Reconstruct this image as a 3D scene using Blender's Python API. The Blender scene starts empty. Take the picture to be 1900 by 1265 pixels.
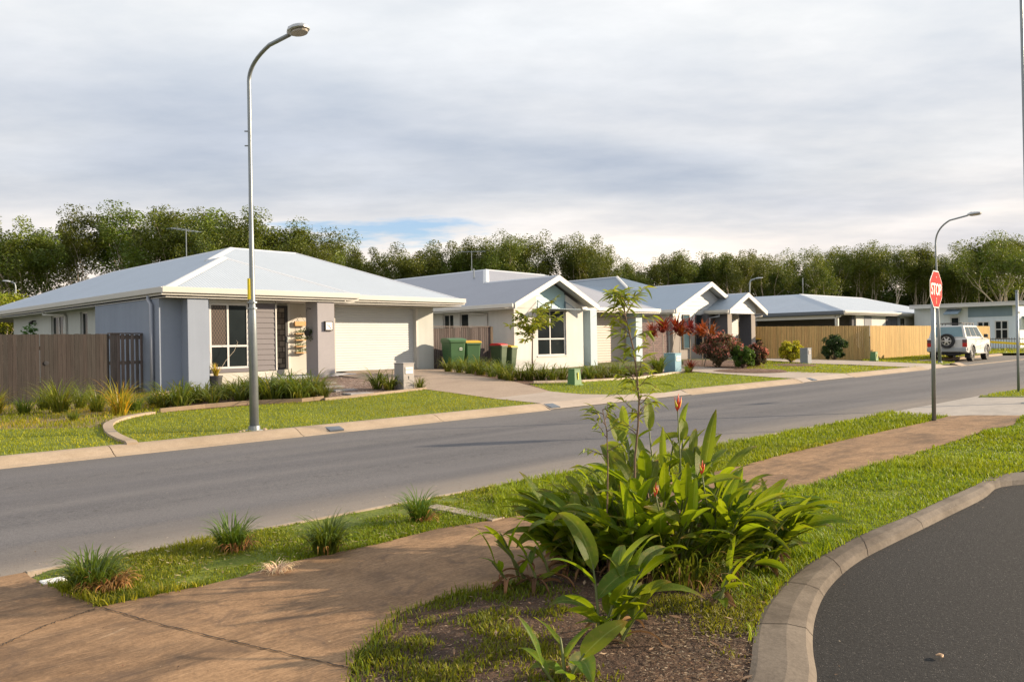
import bpy, bmesh, math, random
import numpy as np
from mathutils import Vector, Matrix
rnd = random.Random(7)
rs = np.random.RandomState(11)
sc = bpy.context.scene
COL = sc.collection
R_ = math.radians

# ------------------------------------------------------------------ camera
FPX, CX, CY = 1478., 950., 632.5
HD, PT, RL, EYE = R_(47.6), R_(0.1), R_(0.95), 1.6
_f = np.array([math.cos(HD)*math.cos(PT), math.sin(HD)*math.cos(PT), math.sin(PT)])
_r0 = np.array([math.sin(HD), -math.cos(HD), 0.]); _u0 = np.cross(_r0, _f)
_r = math.cos(RL)*_r0 - math.sin(RL)*_u0
_u = math.cos(RL)*_u0 + math.sin(RL)*_r0
_c = np.array([0., 0., EYE])
cam_d = bpy.data.cameras.new('camera'); cam = bpy.data.objects.new('camera', cam_d); COL.objects.link(cam)
cam_d.sensor_width = 36; cam_d.lens = FPX/1900*36; cam_d.clip_end = 6000; cam_d.clip_start = .05
cam.matrix_world = Matrix(((_r[0], _u[0], -_f[0], 0), (_r[1], _u[1], -_f[1], 0), (_r[2], _u[2], -_f[2], EYE), (0, 0, 0, 1)))
sc.camera = cam
SL = .006                                   # the street climbs gently along +X

def ray(px, py): return _f + _r*(px-CX)/FPX - _u*(py-CY)/FPX
def onp(px, py, z=0.):                      # surveyed point on the sloping street plane
    d = ray(px, py); t = (z-EYE)/(d[2]-SL*d[0]); return _c + d*t
def at_y(px, py, y): d = ray(px, py); return _c + d*(y/d[1])
def at_x(px, py, x): d = ray(px, py); return _c + d*(x/d[0])
def at_k(px, py, k): return _c + ray(px, py)*k

# ------------------------------------------------------------------ sky, sun, exposure
SUN_AZ, SUN_EL = R_(-34), R_(17)
w = bpy.data.worlds.new('World'); sc.world = w; w.use_nodes = True
nt = w.node_tree; nt.nodes.clear()
def N(t, loc=None, **k):
    n = nt.nodes.new(t)
    for a, b in k.items(): setattr(n, a, b)
    return n
def LK(a, b): nt.links.new(a, b)
sky = N('ShaderNodeTexSky', sky_type='NISHITA', sun_disc=False)
sky.sun_elevation = SUN_EL; sky.sun_rotation = math.pi/2 - SUN_AZ
sky.air_density = 1.3; sky.dust_density = .6; sky.ozone_density = 1.5
bg1 = N('ShaderNodeBackground'); bg1.inputs[1].default_value = .085
tc = N('ShaderNodeTexCoord'); sx = N('ShaderNodeSeparateXYZ'); LK(tc.outputs['Generated'], sx.inputs[0])
def MA(op, a, b=None, c=None, cl=False):
    n = N('ShaderNodeMath', operation=op); n.use_clamp = cl
    for i, v in enumerate((a, b, c)):
        if v is None: continue
        if isinstance(v, (int, float)): n.inputs[i].default_value = v
        else: LK(v, n.inputs[i])
    return n.outputs[0]
zz = MA('MAXIMUM', sx.outputs[2], 0.)
den = MA('ADD', zz, .10)
u_ = MA('DIVIDE', sx.outputs[0], den); v_ = MA('DIVIDE', sx.outputs[1], den)
cv = N('ShaderNodeCombineXYZ')
# clouds drawn out roughly across the view (a rotated, stretched plane at cloud height)
ca, sa = math.cos(HD), math.sin(HD)
al = MA('ADD', MA('MULTIPLY', u_, ca), MA('MULTIPLY', v_, sa))
ac = MA('SUBTRACT', MA('MULTIPLY', u_, sa), MA('MULTIPLY', v_, ca))
LK(MA('MULTIPLY', ac, .42), cv.inputs[0]); LK(MA('MULTIPLY', al, .62), cv.inputs[1])
cv.inputs[2].default_value = 3.3
n1 = N('ShaderNodeTexNoise'); n1.inputs['Scale'].default_value = .85; n1.inputs['Detail'].default_value = 5; n1.inputs['Roughness'].default_value = .42
n1.inputs['Distortion'].default_value = .35
LK(cv.outputs[0], n1.inputs['Vector'])
n2 = N('ShaderNodeTexNoise'); n2.inputs['Scale'].default_value = 3.1; n2.inputs['Detail'].default_value = 8; n2.inputs['Roughness'].default_value = .58
LK(cv.outputs[0], n2.inputs['Vector'])
def RP(fac, pts):
    n = N('ShaderNodeValToRGB'); el = n.color_ramp.elements
    while len(el) < len(pts): el.new(.5)
    for e, (p, c) in zip(el, pts): e.position = p; e.color = (*c, 1)
    LK(fac, n.inputs[0]); return n.outputs[0]
def MX(fac, a, b, bt='MIX'):
    n = N('ShaderNodeMix', data_type='RGBA', blend_type=bt)
    if isinstance(fac, (int, float)): n.inputs[0].default_value = fac
    else: LK(fac, n.inputs[0])
    for s, v in ((6, a), (7, b)):
        if isinstance(v, tuple): n.inputs[s].default_value = (*v, 1)
        else: LK(v, n.inputs[s])
    return n.outputs[2]
elev = RP(zz, [(0., (.66, .55, .44)), (.08, (.64, .56, .49)), (.14, (.53, .50, .475)), (.19, (.42, .425, .435)), (.27, (.42, .43, .45)), (.36, (.475, .485, .495)), (1, (.40, .415, .44))])
dk = RP(n1.outputs[0], [(.36, (1.15, 1.14, 1.12)), (.48, (1.03, 1.03, 1.03)), (.56, (.86, .895, .945)), (.65, (.70, .76, .86))])
dk2 = RP(n2.outputs[0], [(.30, (1.16, 1.14, 1.12)), (.5, (1., 1., 1.)), (.70, (.84, .87, .91))])
LK(MX(1., sky.outputs[0], (.82, 1.0, 1.45), 'MULTIPLY'), bg1.inputs[0])
ccol = MX(1., MX(1., elev, dk, 'MULTIPLY'), dk2, 'MULTIPLY')
# the break in the cloud low over the houses, where blue shows
vd = ray(680, 440); vd = vd/np.linalg.norm(vd)
azp = MA('SUBTRACT', MA('ARCTAN2', sx.outputs[1], sx.outputs[0]), math.atan2(vd[1], vd[0]))
elp = MA('SUBTRACT', sx.outputs[2], float(vd[2]))
elp = MA('SUBTRACT', elp, MA('MULTIPLY', azp, -.04))
rr = MA('ADD', MA('POWER', MA('MULTIPLY', azp, 7.4), 2.), MA('POWER', MA('MULTIPLY', elp, 38.), 2.))
rr = MA('ADD', rr, MA('MULTIPLY', MA('SUBTRACT', n2.outputs[0], .5), 5.5))
hole = N('ShaderNodeMapRange', interpolation_type='SMOOTHSTEP'); LK(rr, hole.inputs[0])
for i, v in ((1, 1.15), (2, .25), (3, 0.), (4, .85)): hole.inputs[i].default_value = v
bg2 = N('ShaderNodeBackground'); bg2.inputs[1].default_value = 1.0; LK(ccol, bg2.inputs[0])
bgb = N('ShaderNodeMixShader'); LK(hole.outputs[0], bgb.inputs[0]); LK(bg2.outputs[0], bgb.inputs[1]); LK(bg1.outputs[0], bgb.inputs[2])
wo = N('ShaderNodeOutputWorld'); LK(bgb.outputs[0], wo.inputs[0])
sd = bpy.data.lights.new('sun', 'SUN'); sd.energy = 5.0; sd.angle = R_(.8); sd.color = (1., .80, .56)
so = bpy.data.objects.new('sun', sd); COL.objects.link(so)
sv = Vector((math.cos(SUN_AZ)*math.cos(SUN_EL), math.sin(SUN_AZ)*math.cos(SUN_EL), math.sin(SUN_EL)))
so.rotation_euler = sv.to_track_quat('Z', 'Y').to_euler(); so.location = sv*60
sc.view_settings.view_transform = 'Standard'; sc.view_settings.look = 'None'
sc.view_settings.exposure = 0.9; sc.view_settings.gamma = 1
sc.render.engine = 'CYCLES'

# ------------------------------------------------------------------ materials
MATS = {}
class NB:
    def __init__(s, name):
        s.m = bpy.data.materials.new(name); s.m.use_nodes = True; s.t = s.m.node_tree; s.t.nodes.clear()
        s.out = s.n('ShaderNodeOutputMaterial'); s.p = s.n('ShaderNodeBsdfPrincipled'); s.l(s.p.outputs[0], s.out.inputs[0])
    def n(s, t, **k):
        x = s.t.nodes.new(t)
        for a, b in k.items(): setattr(x, a, b)
        return x
    def l(s, a, b): s.t.links.new(a, b)
    def noise(s, vec, scale, detail=4, rough=.55, dist=0.):
        x = s.n('ShaderNodeTexNoise'); x.inputs['Scale'].default_value = scale; x.inputs['Detail'].default_value = detail
        x.inputs['Roughness'].default_value = rough; x.inputs['Distortion'].default_value = dist
        if vec is not None: s.l(vec, x.inputs['Vector'])
        return x.outputs[0]
    def ramp(s, fac, pts, interp='LINEAR'):
        x = s.n('ShaderNodeValToRGB'); el = x.color_ramp.elements; x.color_ramp.interpolation = interp
        while len(el) < len(pts): el.new(.5)
        for e, (p, c) in zip(el, pts):
            e.position = p; e.color = (*c, 1) if isinstance(c, tuple) else (c, c, c, 1)
        s.l(fac, x.inputs[0]); return x.outputs[0]
    def mix(s, fac, a, b, bt='MIX'):
        x = s.n('ShaderNodeMix', data_type='RGBA', blend_type=bt)
        if isinstance(fac, (int, float)): x.inputs[0].default_value = fac
        else: s.l(fac, x.inputs[0])
        for i, v in ((6, a), (7, b)):
            if isinstance(v, tuple): x.inputs[i].default_value = (*v, 1)
            else: s.l(v, x.inputs[i])
        return x.outputs[2]
    def math(s, op, a, b=None, cl=False):
        x = s.n('ShaderNodeMath', operation=op); x.use_clamp = cl
        for i, v in enumerate((a, b)):
            if v is None: continue
            if isinstance(v, (int, float)): x.inputs[i].default_value = v
            else: s.l(v, x.inputs[i])
        return x.outputs[0]
    def bump(s, h, st=.3, d=.01):
        x = s.n('ShaderNodeBump'); x.inputs['Strength'].default_value = st; x.inputs['Distance'].default_value = d
        s.l(h, x.inputs['Height']); s.l(x.outputs[0], s.p.inputs['Normal']); return x
    def obj(s): return s.n('ShaderNodeTexCoord').outputs['Object']
    def pos(s): return s.n('ShaderNodeNewGeometry').outputs['Position']
    def mapv(s, v, sc_=(1, 1, 1), rot=(0, 0, 0)):
        x = s.n('ShaderNodeMapping'); x.inputs['Scale'].default_value = sc_; x.inputs['Rotation'].default_value = rot
        s.l(v, x.inputs[0]); return x.outputs[0]
    def base(s, c):
        if isinstance(c, tuple): s.p.inputs['Base Color'].default_value = (*c, 1)
        else: s.l(c, s.p.inputs['Base Color'])
    def rough(s, r):
        if isinstance(r, (int, float)): s.p.inputs['Roughness'].default_value = r
        else: s.l(r, s.p.inputs['Roughness'])

def pm(name, col, rough=.7, var=.12, scale=3., bump=.15, bscale=60., metal=0., spec=.5, streak=None, bd=.004):
    """plain procedural material: colour broken by two noises, fine bump"""
    if name in MATS: return MATS[name]
    b = NB(name); v = b.obj()
    if streak: v2 = b.mapv(v, streak)
    else: v2 = v
    a = b.noise(v2, scale, 5, .6); c = b.noise(v2, scale*9, 3, .6)
    k = b.math('ADD', b.math('MULTIPLY', a, .7), b.math('MULTIPLY', c, .3))
    lo = tuple(x*(1-var) for x in col); hi = tuple(min(1, x*(1+var)) for x in col)
    b.base(b.ramp(k, [(.3, lo), (.7, hi)])); b.rough(rough)
    b.p.inputs['Metallic'].default_value = metal; b.p.inputs['Specular IOR Level'].default_value = spec
    if bump: b.bump(b.noise(v2, bscale, 3), bump, bd)
    MATS[name] = b.m; return b.m

def leafmat(name, col, trans=.35, rough=.5, var=.25, uvrib=False, spec=.35, tcol=None):
    """foliage: per-leaf tint stored on the mesh, some light passes through"""
    if name in MATS: return MATS[name]
    b = NB(name)
    at = b.n('ShaderNodeAttribute', attribute_name='tint'); oi = b.n('ShaderNodeObjectInfo')
    c = b.mix(1., col, at.outputs['Color'], 'MULTIPLY')
    hv = b.n('ShaderNodeHueSaturation'); b.l(c, hv.inputs['Color'])
    b.l(b.math('ADD', b.math('MULTIPLY', oi.outputs['Random'], .035), .4825), hv.inputs['Hue'])
    b.l(b.math('ADD', b.math('MULTIPLY', oi.outputs['Random'], var*1.2), 1-var*.6), hv.inputs['Value'])
    c = hv.outputs[0]
    if uvrib:
        uv = b.n('ShaderNodeUVMap'); sx = b.n('ShaderNodeSeparateXYZ'); b.l(uv.outputs[0], sx.inputs[0])
        d = b.math('ABSOLUTE', b.math('SUBTRACT', sx.outputs[0], .5))
        rib = b.ramp(d, [(.015, 1.), (.045, 0.)])
        c2 = b.mix(b.math('MULTIPLY', rib, .45), c, (.32, .40, .10))
        vn = b.math('SINE', b.math('ADD', b.math('MULTIPLY', sx.outputs[1], 190.), b.math('MULTIPLY', d, 260.)))
        c = b.mix(b.math('MULTIPLY', b.math('MULTIPLY', vn, .5, ), .16, cl=True), c2, (.16, .22, .03))
        nb = b.noise(b.obj(), 38., 4, .65)
        c = b.mix(b.ramp(nb, [(.54, 0.), (.66, .55)]), c, (.24, .20, .03))
        nb2 = b.noise(b.obj(), 70., 3, .7)
        c = b.mix(b.ramp(nb2, [(.66, 0.), (.70, .8)]), c, (.10, .055, .02))
        b.bump(b.math('ADD', b.math('MULTIPLY', vn, .4), rib), .35, .002)
    b.base(c); b.rough(rough); b.p.inputs['Specular IOR Level'].default_value = spec
    tr = b.n('ShaderNodeBsdfTranslucent')
    b.l(b.mix(.5, c, tcol or tuple(min(1, x*1.9+.02) for x in col)), tr.inputs[0])
    ms = b.n('ShaderNodeMixShader'); ms.inputs[0].default_value = trans
    b.l(b.p.outputs[0], ms.inputs[1]); b.l(tr.outputs[0], ms.inputs[2]); b.l(ms.outputs[0], b.out.inputs[0])
    MATS[name] = b.m; return b.m

# ------------------------------------------------------------------ mesh builder
class MB:
    def __init__(s): s.v = []; s.f = []; s.uv = {}; s.t = []
    def _add(s, vs, fs, tint=None):
        o = len(s.v); s.v += [tuple(map(float, p)) for p in vs]; s.f += [tuple(i+o for i in f) for f in fs]
        s.t += [tint or (1, 1, 1)]*len(vs); return o
    def box(s, x0, x1, y0, y1, z0, z1):
        if x0 > x1: x0, x1 = x1, x0
        if y0 > y1: y0, y1 = y1, y0
        s._add([(x0, y0, z0), (x1, y0, z0), (x1, y1, z0), (x0, y1, z0), (x0, y0, z1), (x1, y0, z1), (x1, y1, z1), (x0, y1, z1)],
               [(0, 3, 2, 1), (4, 5, 6, 7), (0, 1, 5, 4), (1, 2, 6, 5), (2, 3, 7, 6), (3, 0, 4, 7)]); return s
    def poly(s, pts): s._add(pts, [tuple(range(len(pts)))]); return s
    def prism(s, pts, d):
        """pts: 3-D outline, d: extrusion vector"""
        n = len(pts); q = [tuple(np.array(p)+np.array(d)) for p in pts]
        s._add(list(pts)+q, [tuple(range(n))[::-1], tuple(range(n, 2*n))]+[(i, (i+1) % n, n+(i+1) % n, n+i) for i in range(n)]); return s
    def tube(s, pts, r, n=8, cap=True, tint=None):
        pts = [Vector(p) for p in pts]; m = len(pts)
        rr = r if isinstance(r, (list, tuple)) else [r]*m
        vs = []; pd = None; up = None
        for i, p in enumerate(pts):
            d = (pts[min(i+1, m-1)]-pts[max(i-1, 0)])
            if d.length < 1e-9: d = Vector((0, 0, 1))
            d.normalize()
            if up is None:
                up = d.cross(Vector((0.31, .95, .02)) if abs(d.z) > .9 else Vector((0, 0, 1))); up.normalize()
            up = (up - d*up.dot(d)); up.normalize(); b = d.cross(up)
            for k in range(n):
                a = 2*math.pi*k/n; vs.append(p+(up*math.cos(a)+b*math.sin(a))*rr[i])
        fs = [(i*n+k, i*n+(k+1) % n, (i+1)*n+(k+1) % n, (i+1)*n+k) for i in range(m-1) for k in range(n)]
        if cap: fs += [tuple(range(n))[::-1], tuple(range((m-1)*n, m*n))]
        s._add(vs, fs, tint); return s
    def lathe(s, c, prof, n=16, sx=1, sy=1):
        vs = [(c[0]+r*math.cos(2*math.pi*k/n)*sx, c[1]+r*math.sin(2*math.pi*k/n)*sy, c[2]+z) for r, z in prof for k in range(n)]
        m = len(prof)
        fs = [(i*n+k, i*n+(k+1) % n, (i+1)*n+(k+1) % n, (i+1)*n+k) for i in range(m-1) for k in range(n)]
        fs += [tuple(range(n))[::-1], tuple(range((m-1)*n, m*n))]
        s._add(vs, fs); return s
    def strip(s, pts, wid, side, tint=None):
        """ribbon along pts, half widths wid, side vector(s)"""
        vs = []
        for i, p in enumerate(pts):
            sd_ = side[i] if isinstance(side, list) else side
            vs += [Vector(p)-sd_*wid[i], Vector(p)+sd_*wid[i]]
        s._add(vs, [(2*i, 2*i+1, 2*i+3, 2*i+2) for i in range(len(pts)-1)], tint); return s
    def build(s, name, mat, parent=None, smooth=False, bevel=0, tint=False, loc=None):
        me = bpy.data.meshes.new(name); me.from_pydata(s.v, [], s.f); me.validate(); me.update()
        if tint and len(me.vertices) == len(s.t):
            a = me.color_attributes.new('tint', 'FLOAT_COLOR', 'POINT')
            arr = np.ones((len(s.t), 4), dtype=np.float32); arr[:, :3] = s.t; a.data.foreach_set('color', arr.ravel())
        me.materials.append(mat)
        if smooth: me.polygons.foreach_set('use_smooth', [True]*len(me.polygons))
        o = bpy.data.objects.new(name, me); COL.objects.link(o)
        if parent: o.parent = parent
        if loc: o.location = loc
        if bevel:
            b = o.modifiers.new('b', 'BEVEL'); b.width = bevel; b.segments = 2; b.limit_method = 'ANGLE'; b.angle_limit = R_(40)
        return o

def npmesh(name, V, F, mat, parent=None, tint=None, uv=None, smooth=False, loc=None):
    me = bpy.data.meshes.new(name); nv = len(V); nf, k = F.shape
    me.vertices.add(nv); me.vertices.foreach_set('co', V.astype(np.float32).ravel())
    me.loops.add(nf*k); me.loops.foreach_set('vertex_index', F.astype(np.int32).ravel())
    me.polygons.add(nf); me.polygons.foreach_set('loop_start', np.arange(0, nf*k, k, dtype=np.int32))
    me.polygons.foreach_set('loop_total', np.full(nf, k, dtype=np.int32))
    me.update(calc_edges=True)
    if tint is not None:
        a = me.color_attributes.new('tint', 'FLOAT_COLOR', 'POINT'); arr = np.ones((nv, 4), dtype=np.float32); arr[:, :3] = tint
        a.data.foreach_set('color', arr.ravel())
    if uv is not None:
        l = me.uv_layers.new(name='UVMap'); l.data.foreach_set('uv', uv[F.ravel()].astype(np.float32).ravel())
    me.materials.append(mat)
    if smooth: me.polygons.foreach_set('use_smooth', np.ones(nf, dtype=bool))
    o = bpy.data.objects.new(name, me); COL.objects.link(o)
    if parent: o.parent = parent
    if loc is not None: o.location = loc
    return o

def tag(o, label=None, cat=None, group=None, kind=None):
    if label: o['label'] = label
    if cat: o['category'] = cat
    if group: o['group'] = group
    if kind: o['kind'] = kind
    return o
def thing(name, label, cat, loc=(0, 0, 0), rz=0., group=None):
    o = bpy.data.objects.new(name, None); COL.objects.link(o); o.location = loc; o.rotation_euler = (0, 0, rz)
    o.empty_display_size = .2
    return tag(o, label, cat, group)
def dup(root, loc, rz=0., label=None, group=None, scale=None):
    r = root.copy(); COL.objects.link(r); r.location = loc; r.rotation_euler = (0, 0, rz)
    if scale: r.scale = (scale,)*3 if isinstance(scale, (int, float)) else scale
    if label: r['label'] = label
    if group: r['group'] = group
    for ch in list(root.children):
        c = ch.copy(); COL.objects.link(c); c.parent = r
        for g in ch.children:
            d = g.copy(); COL.objects.link(d); d.parent = c
    return r

# ------------------------------------------------------------------ terrain height
def sstep(t): t = min(1, max(0, t)); return t*t*(3-2*t)
_RX = [-10, 4, 7, 9, 12, 15, 18, 21.6, 25.5, 30, 36, 41, 60]
_RZ = [.05, .13, .24, .33, .45, .50, .42, .22, .28, .32, .25, .06, .06]
KB = 12.95                                   # back of the far kerb
def G(x, y):
    z = SL*max(-60, min(x, 130))
    if 39.6 < x < 54.4 and 12.6 < y < 15.45: return z
    if y >= KB:
        r = float(np.interp(x, _RX, _RZ)); t = (y-KB)/9.2
        return z + .12 + r*min(1, max(0, t))
    if y > 12.6: return z + .12*(y-12.6)/.35
    if y >= 6.5: return z
    if y > 6.3: return z + .07*(6.5-y)/.2
    return z + .07
def onG(px, py, dz=0.):
    d = ray(px, py); t = .5
    # march then bisect
    a = .5; b = None
    while a < 200:
        p = _c + d*a
        if p[2] < G(p[0], p[1])+dz: b = a; break
        a += .25
    if b is None: return _c + d*100
    lo, hi = b-.25, b
    for _ in range(20):
        m = (lo+hi)/2; p = _c+d*m
        if p[2] < G(p[0], p[1])+dz: hi = m
        else: lo = m
    return _c + d*hi
def GP(px, py): p = onG(px, py); return (float(p[0]), float(p[1]))

def clip(poly, ax, val, keep_gt):
    out = []
    for i in range(len(poly)):
        a, b = poly[i-1], poly[i]
        ia = (a[ax] > val) == keep_gt; ib = (b[ax] > val) == keep_gt
        if ia != ib:
            t = (val-a[ax])/(b[ax]-a[ax]); out.append((a[0]+(b[0]-a[0])*t, a[1]+(b[1]-a[1])*t))
        if ib: out.append(b)
    return out
def pinside(P, X, Y):
    P = np.array(P); ins = np.zeros(X.shape, bool); n = len(P); j = n-1
    for i in range(n):
        xi, yi = P[i]; xj, yj = P[j]
        c = ((yi > Y) != (yj > Y)) & (X < (xj-xi)*(Y-yi)/((yj-yi) if yj != yi else 1e-9)+xi)
        ins ^= c; j = i
    return ins
def sheet(name, poly, mat, dz=.0, cell=.6, zf=None, label=None, kind='structure', skirt=0.):
    zf = zf or G; xs = [p[0] for p in poly]; ys = [p[1] for p in poly]
    m = MB(); x = math.floor(min(xs)/cell)*cell
    ylines = sorted(set(list(np.arange(math.floor(min(ys)/cell)*cell, max(ys)+cell, cell))+[v for v in (6.3, 6.5, 12.6, KB) if min(ys) < v < max(ys)]))
    vid = {}
    def V_(p):
        k = (round(p[0], 4), round(p[1], 4))
        if k not in vid: vid[k] = len(m.v); m.v.append((k[0], k[1], zf(*k)+dz)); m.t.append((1, 1, 1))
        return vid[k]
    while x < max(xs):
        cx = clip(clip(poly, 0, x, True), 0, x+cell, False)
        if len(cx) > 2:
            for y0, y1 in zip(ylines[:-1], ylines[1:]):
                c = clip(clip(cx, 1, y0, True), 1, y1, False)
                if len(c) > 2:
                    ids = []
                    for p in c:
                        i = V_(p)
                        if not ids or ids[-1] != i: ids.append(i)
                    if ids[0] == ids[-1]: ids = ids[:-1]
                    if len(ids) > 2:
                        ar = sum(m.v[ids[k-1]][0]*m.v[ids[k]][1]-m.v[ids[k]][0]*m.v[ids[k-1]][1] for k in range(len(ids)))
                        if abs(ar) > 1e-7: m.f.append(tuple(ids if ar > 0 else ids[::-1]))
        x += cell
    if skirt:
        n = len(poly)
        for i in range(n):
            a, b = poly[i], poly[(i+1) % n]
            L = math.hypot(b[0]-a[0], b[1]-a[1]); k = max(1, int(L/.6))
            for j in range(k):
                p = [a[q]+(b[q]-a[q])*j/k for q in (0, 1)]; r = [a[q]+(b[q]-a[q])*(j+1)/k for q in (0, 1)]
                m._add([(p[0], p[1], zf(*p)+dz-skirt), (r[0], r[1], zf(*r)+dz-skirt), (r[0], r[1], zf(*r)+dz), (p[0], p[1], zf(*p)+dz)], [(0, 1, 2, 3)])
    o = m.build(name, mat)
    return tag(o, label, kind=kind)
# ------------------------------------------------------------------ ground materials
def asphalt_mat(name, col, edge=False, agg=1.):
    b = NB(name); v = b.pos(); big = b.noise(v, .35, 4, .55); mid = b.noise(v, 5., 5, .65); fine = b.noise(v, 55., 3, .85)
    vo = b.n('ShaderNodeTexVoronoi'); vo.inputs['Scale'].default_value = 130.; b.l(v, vo.inputs['Vector'])
    sp = b.ramp(vo.outputs['Distance'], [(.10, 1.), (.28, 0.)])
    c = b.ramp(b.math('ADD', b.math('MULTIPLY', big, .6), b.math('MULTIPLY', mid, .4)), [(.32, tuple(x*.78 for x in col)), (.68, tuple(x*1.2 for x in col))])
    c = b.mix(min(1, .7*agg), c, b.ramp(fine, [(.3, tuple(x*.45 for x in col)), (.7, tuple(x*1.6 for x in col))]))
    gate = b.ramp(b.noise(v, 60., 2), [(.5, 0.), (.62, 1.)])
    c = b.mix(b.math('MULTIPLY', b.math('MULTIPLY', sp, gate), .55*agg), c, (.42, .40, .37))
    if edge:                                            # dust and worn concrete colour along the gutters, tyre-polished lanes
        s = b.n('ShaderNodeSeparateXYZ'); b.l(v, s.inputs[0])
        yy = b.math('ADD', s.outputs[1], b.math('MULTIPLY', b.math('SUBTRACT', b.noise(b.mapv(v, (.25, 1, 1)), 1.5, 4), .5), .9))
        m1 = b.n('ShaderNodeMapRange'); b.l(yy, m1.inputs[0]); m1.inputs[1].default_value = 6.75; m1.inputs[2].default_value = 7.7; m1.inputs[3].default_value = .75; m1.inputs[4].default_value = 0.
        c = b.mix(m1.outputs[0], c, (.235, .205, .175))
        m2 = b.n('ShaderNodeMapRange'); b.l(yy, m2.inputs[0]); m2.inputs[1].default_value = 12.1; m2.inputs[2].default_value = 12.6; m2.inputs[3].default_value = 0.; m2.inputs[4].default_value = .45
        c = b.mix(m2.outputs[0], c, (.20, .18, .15))
        ln = b.ramp(b.noise(b.mapv(v, (.05, .9, 1)), 1.3, 3, .5), [(.4, (.86, .86, .88)), (.62, (1.12, 1.1, 1.07))])
        c = b.mix(1., c, ln, 'MULTIPLY')
        ck = b.n('ShaderNodeTexVoronoi', feature='DISTANCE_TO_EDGE'); ck.inputs['Scale'].default_value = .28
        wv = b.n('ShaderNodeVectorMath', operation='ADD'); b.l(v, wv.inputs[0])
        nn = b.n('ShaderNodeTexNoise'); nn.inputs['Scale'].default_value = 2.; nn.inputs['Detail'].default_value = 5; b.l(v, nn.inputs['Vector']); b.l(nn.outputs['Color'], wv.inputs[1])
        b.l(wv.outputs[0], ck.inputs['Vector'])
        for yc in (7.9, 9.3, 10.1, 11.5):                  # wheel paths polished a little paler
            d_ = b.math('ABSOLUTE', b.math('SUBTRACT', yy, yc))
            c = b.mix(b.ramp(d_, [(.05, .16), (.38, 0.)]), c, (.20, .19, .195))
        for yc in (8.6, 10.8):                             # oil drips mid-lane
            d_ = b.math('ABSOLUTE', b.math('SUBTRACT', s.outputs[1], yc))
            k_ = b.math('MULTIPLY', b.ramp(d_, [(.1, 1.), (.42, 0.)]), b.ramp(b.noise(v, 5.5, 5, .7), [(.55, 0.), (.68, .6)]))
            c = b.mix(k_, c, (.045, .043, .046))
        pn2 = b.noise(v, 14., 3, .7); c = b.mix(b.ramp(pn2, [(.60, 0.), (.72, .28)]), c, (.045, .043, .046))
        c = b.mix(b.ramp(b.noise(v, 21., 2, .6), [(.64, 0.), (.74, .35)]), c, (.26, .25, .24))
        c = b.mix(b.math('MULTIPLY', b.ramp(ck.outputs['Distance'], [(.0, 1.), (.004, 0.)]), .22), c, (.05, .048, .05))
    b.base(c); b.rough(.86); b.p.inputs['Specular IOR Level'].default_value = .35
    b.bump(b.math('ADD', fine, b.math('MULTIPLY', sp, .5)), .55*agg, .006); return b.m
M_road = asphalt_mat('road_asphalt', (.112, .110, .117), True)
M_park = asphalt_mat('dark_asphalt', (.015, .0145, .015), False, 1.5)

def concrete_mat(name, lo, hi, stain=None, marks=False, joint=None, spk=.25, stain_amt=.6):
    b = NB(name); v = b.pos()
    a = b.noise(v, .9, 6, .62, .4); f = b.noise(v, 55., 3, .7); m = b.noise(v, 7., 5, .6)
    c = b.ramp(b.math('ADD', b.math('MULTIPLY', a, .6), b.math('MULTIPLY', m, .4)), [(.33, lo), (.66, hi)])
    c = b.mix(spk, c, b.ramp(f, [(.3, tuple(x*.45 for x in lo)), (.7, tuple(min(1, x*1.5) for x in hi))]))
    if stain:
        st = b.ramp(b.noise(b.mapv(v, (.55, 1.5, 1), (0, 0, R_(35))), 1.6, 6, .65, .6), [(.46, 0.), (.68, 1.)])
        c = b.mix(b.math('MULTIPLY', st, stain_amt), c, stain)
    if marks:                                          # pale scuffs and tyre arcs left on the path
        for ctr, r0 in (((3.2, 1.2), 2.35), ((4.6, -1.), 4.9), ((.5, 6.5), 2.2), ((7., 1.), 3.4)):
            s = b.n('ShaderNodeVectorMath', operation='DISTANCE'); mp = b.mapv(v, (1, 1, 0)); b.l(mp, s.inputs[0]); s.inputs[1].default_value = (*ctr, 0)
            d = b.math('ABSOLUTE', b.math('SUBTRACT', b.math('ADD', s.outputs['Value'], b.math('MULTIPLY', b.noise(v, 1.2, 2), .3)), r0))
            k = b.ramp(d, [(.004, 1.), (.014, 0.)]); g = b.ramp(b.noise(v, 3.5, 3), [(.48, 0.), (.62, 1.)])
            c = b.mix(b.math('MULTIPLY', b.math('MULTIPLY', k, g), .35), c, (.55, .43, .30))
        sc2 = b.noise(b.mapv(v, (1.2, 26, 1), (0, 0, R_(-28))), 2., 3, .5)
        c = b.mix(b.ramp(sc2, [(.58, 0.), (.72, .30)]), c, (.46, .31, .19))
        br_ = b.noise(b.mapv(v, (9, 60, 1), (0, 0, R_(-12))), 1.5, 4, .7)
        c = b.mix(1., c, b.ramp(br_, [(.3, (.72, .70, .68)), (.7, (1.25, 1.24, 1.22))]), 'MULTIPLY')
        bl = b.noise(v, 3.2, 6, .72, 1.)
        c = b.mix(b.ramp(bl, [(.52, 0.), (.66, .65)]), c, (.105, .068, .046))
    b.base(c); b.rough(.88); b.p.inputs['Specular IOR Level'].default_value = .3
    b.bump(b.math('ADD', b.math('MULTIPLY', f, .7), m), .3, .006); return b.m
M_path = concrete_mat('footpath_concrete', (.142, .082, .043), (.35, .222, .125), (.060, .040, .028), True, stain_amt=.7)
M_kerb = concrete_mat('kerb_concrete', (.29, .225, .165), (.42, .335, .25), (.25, .19, .12), spk=.2, stain_amt=.4)
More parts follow.
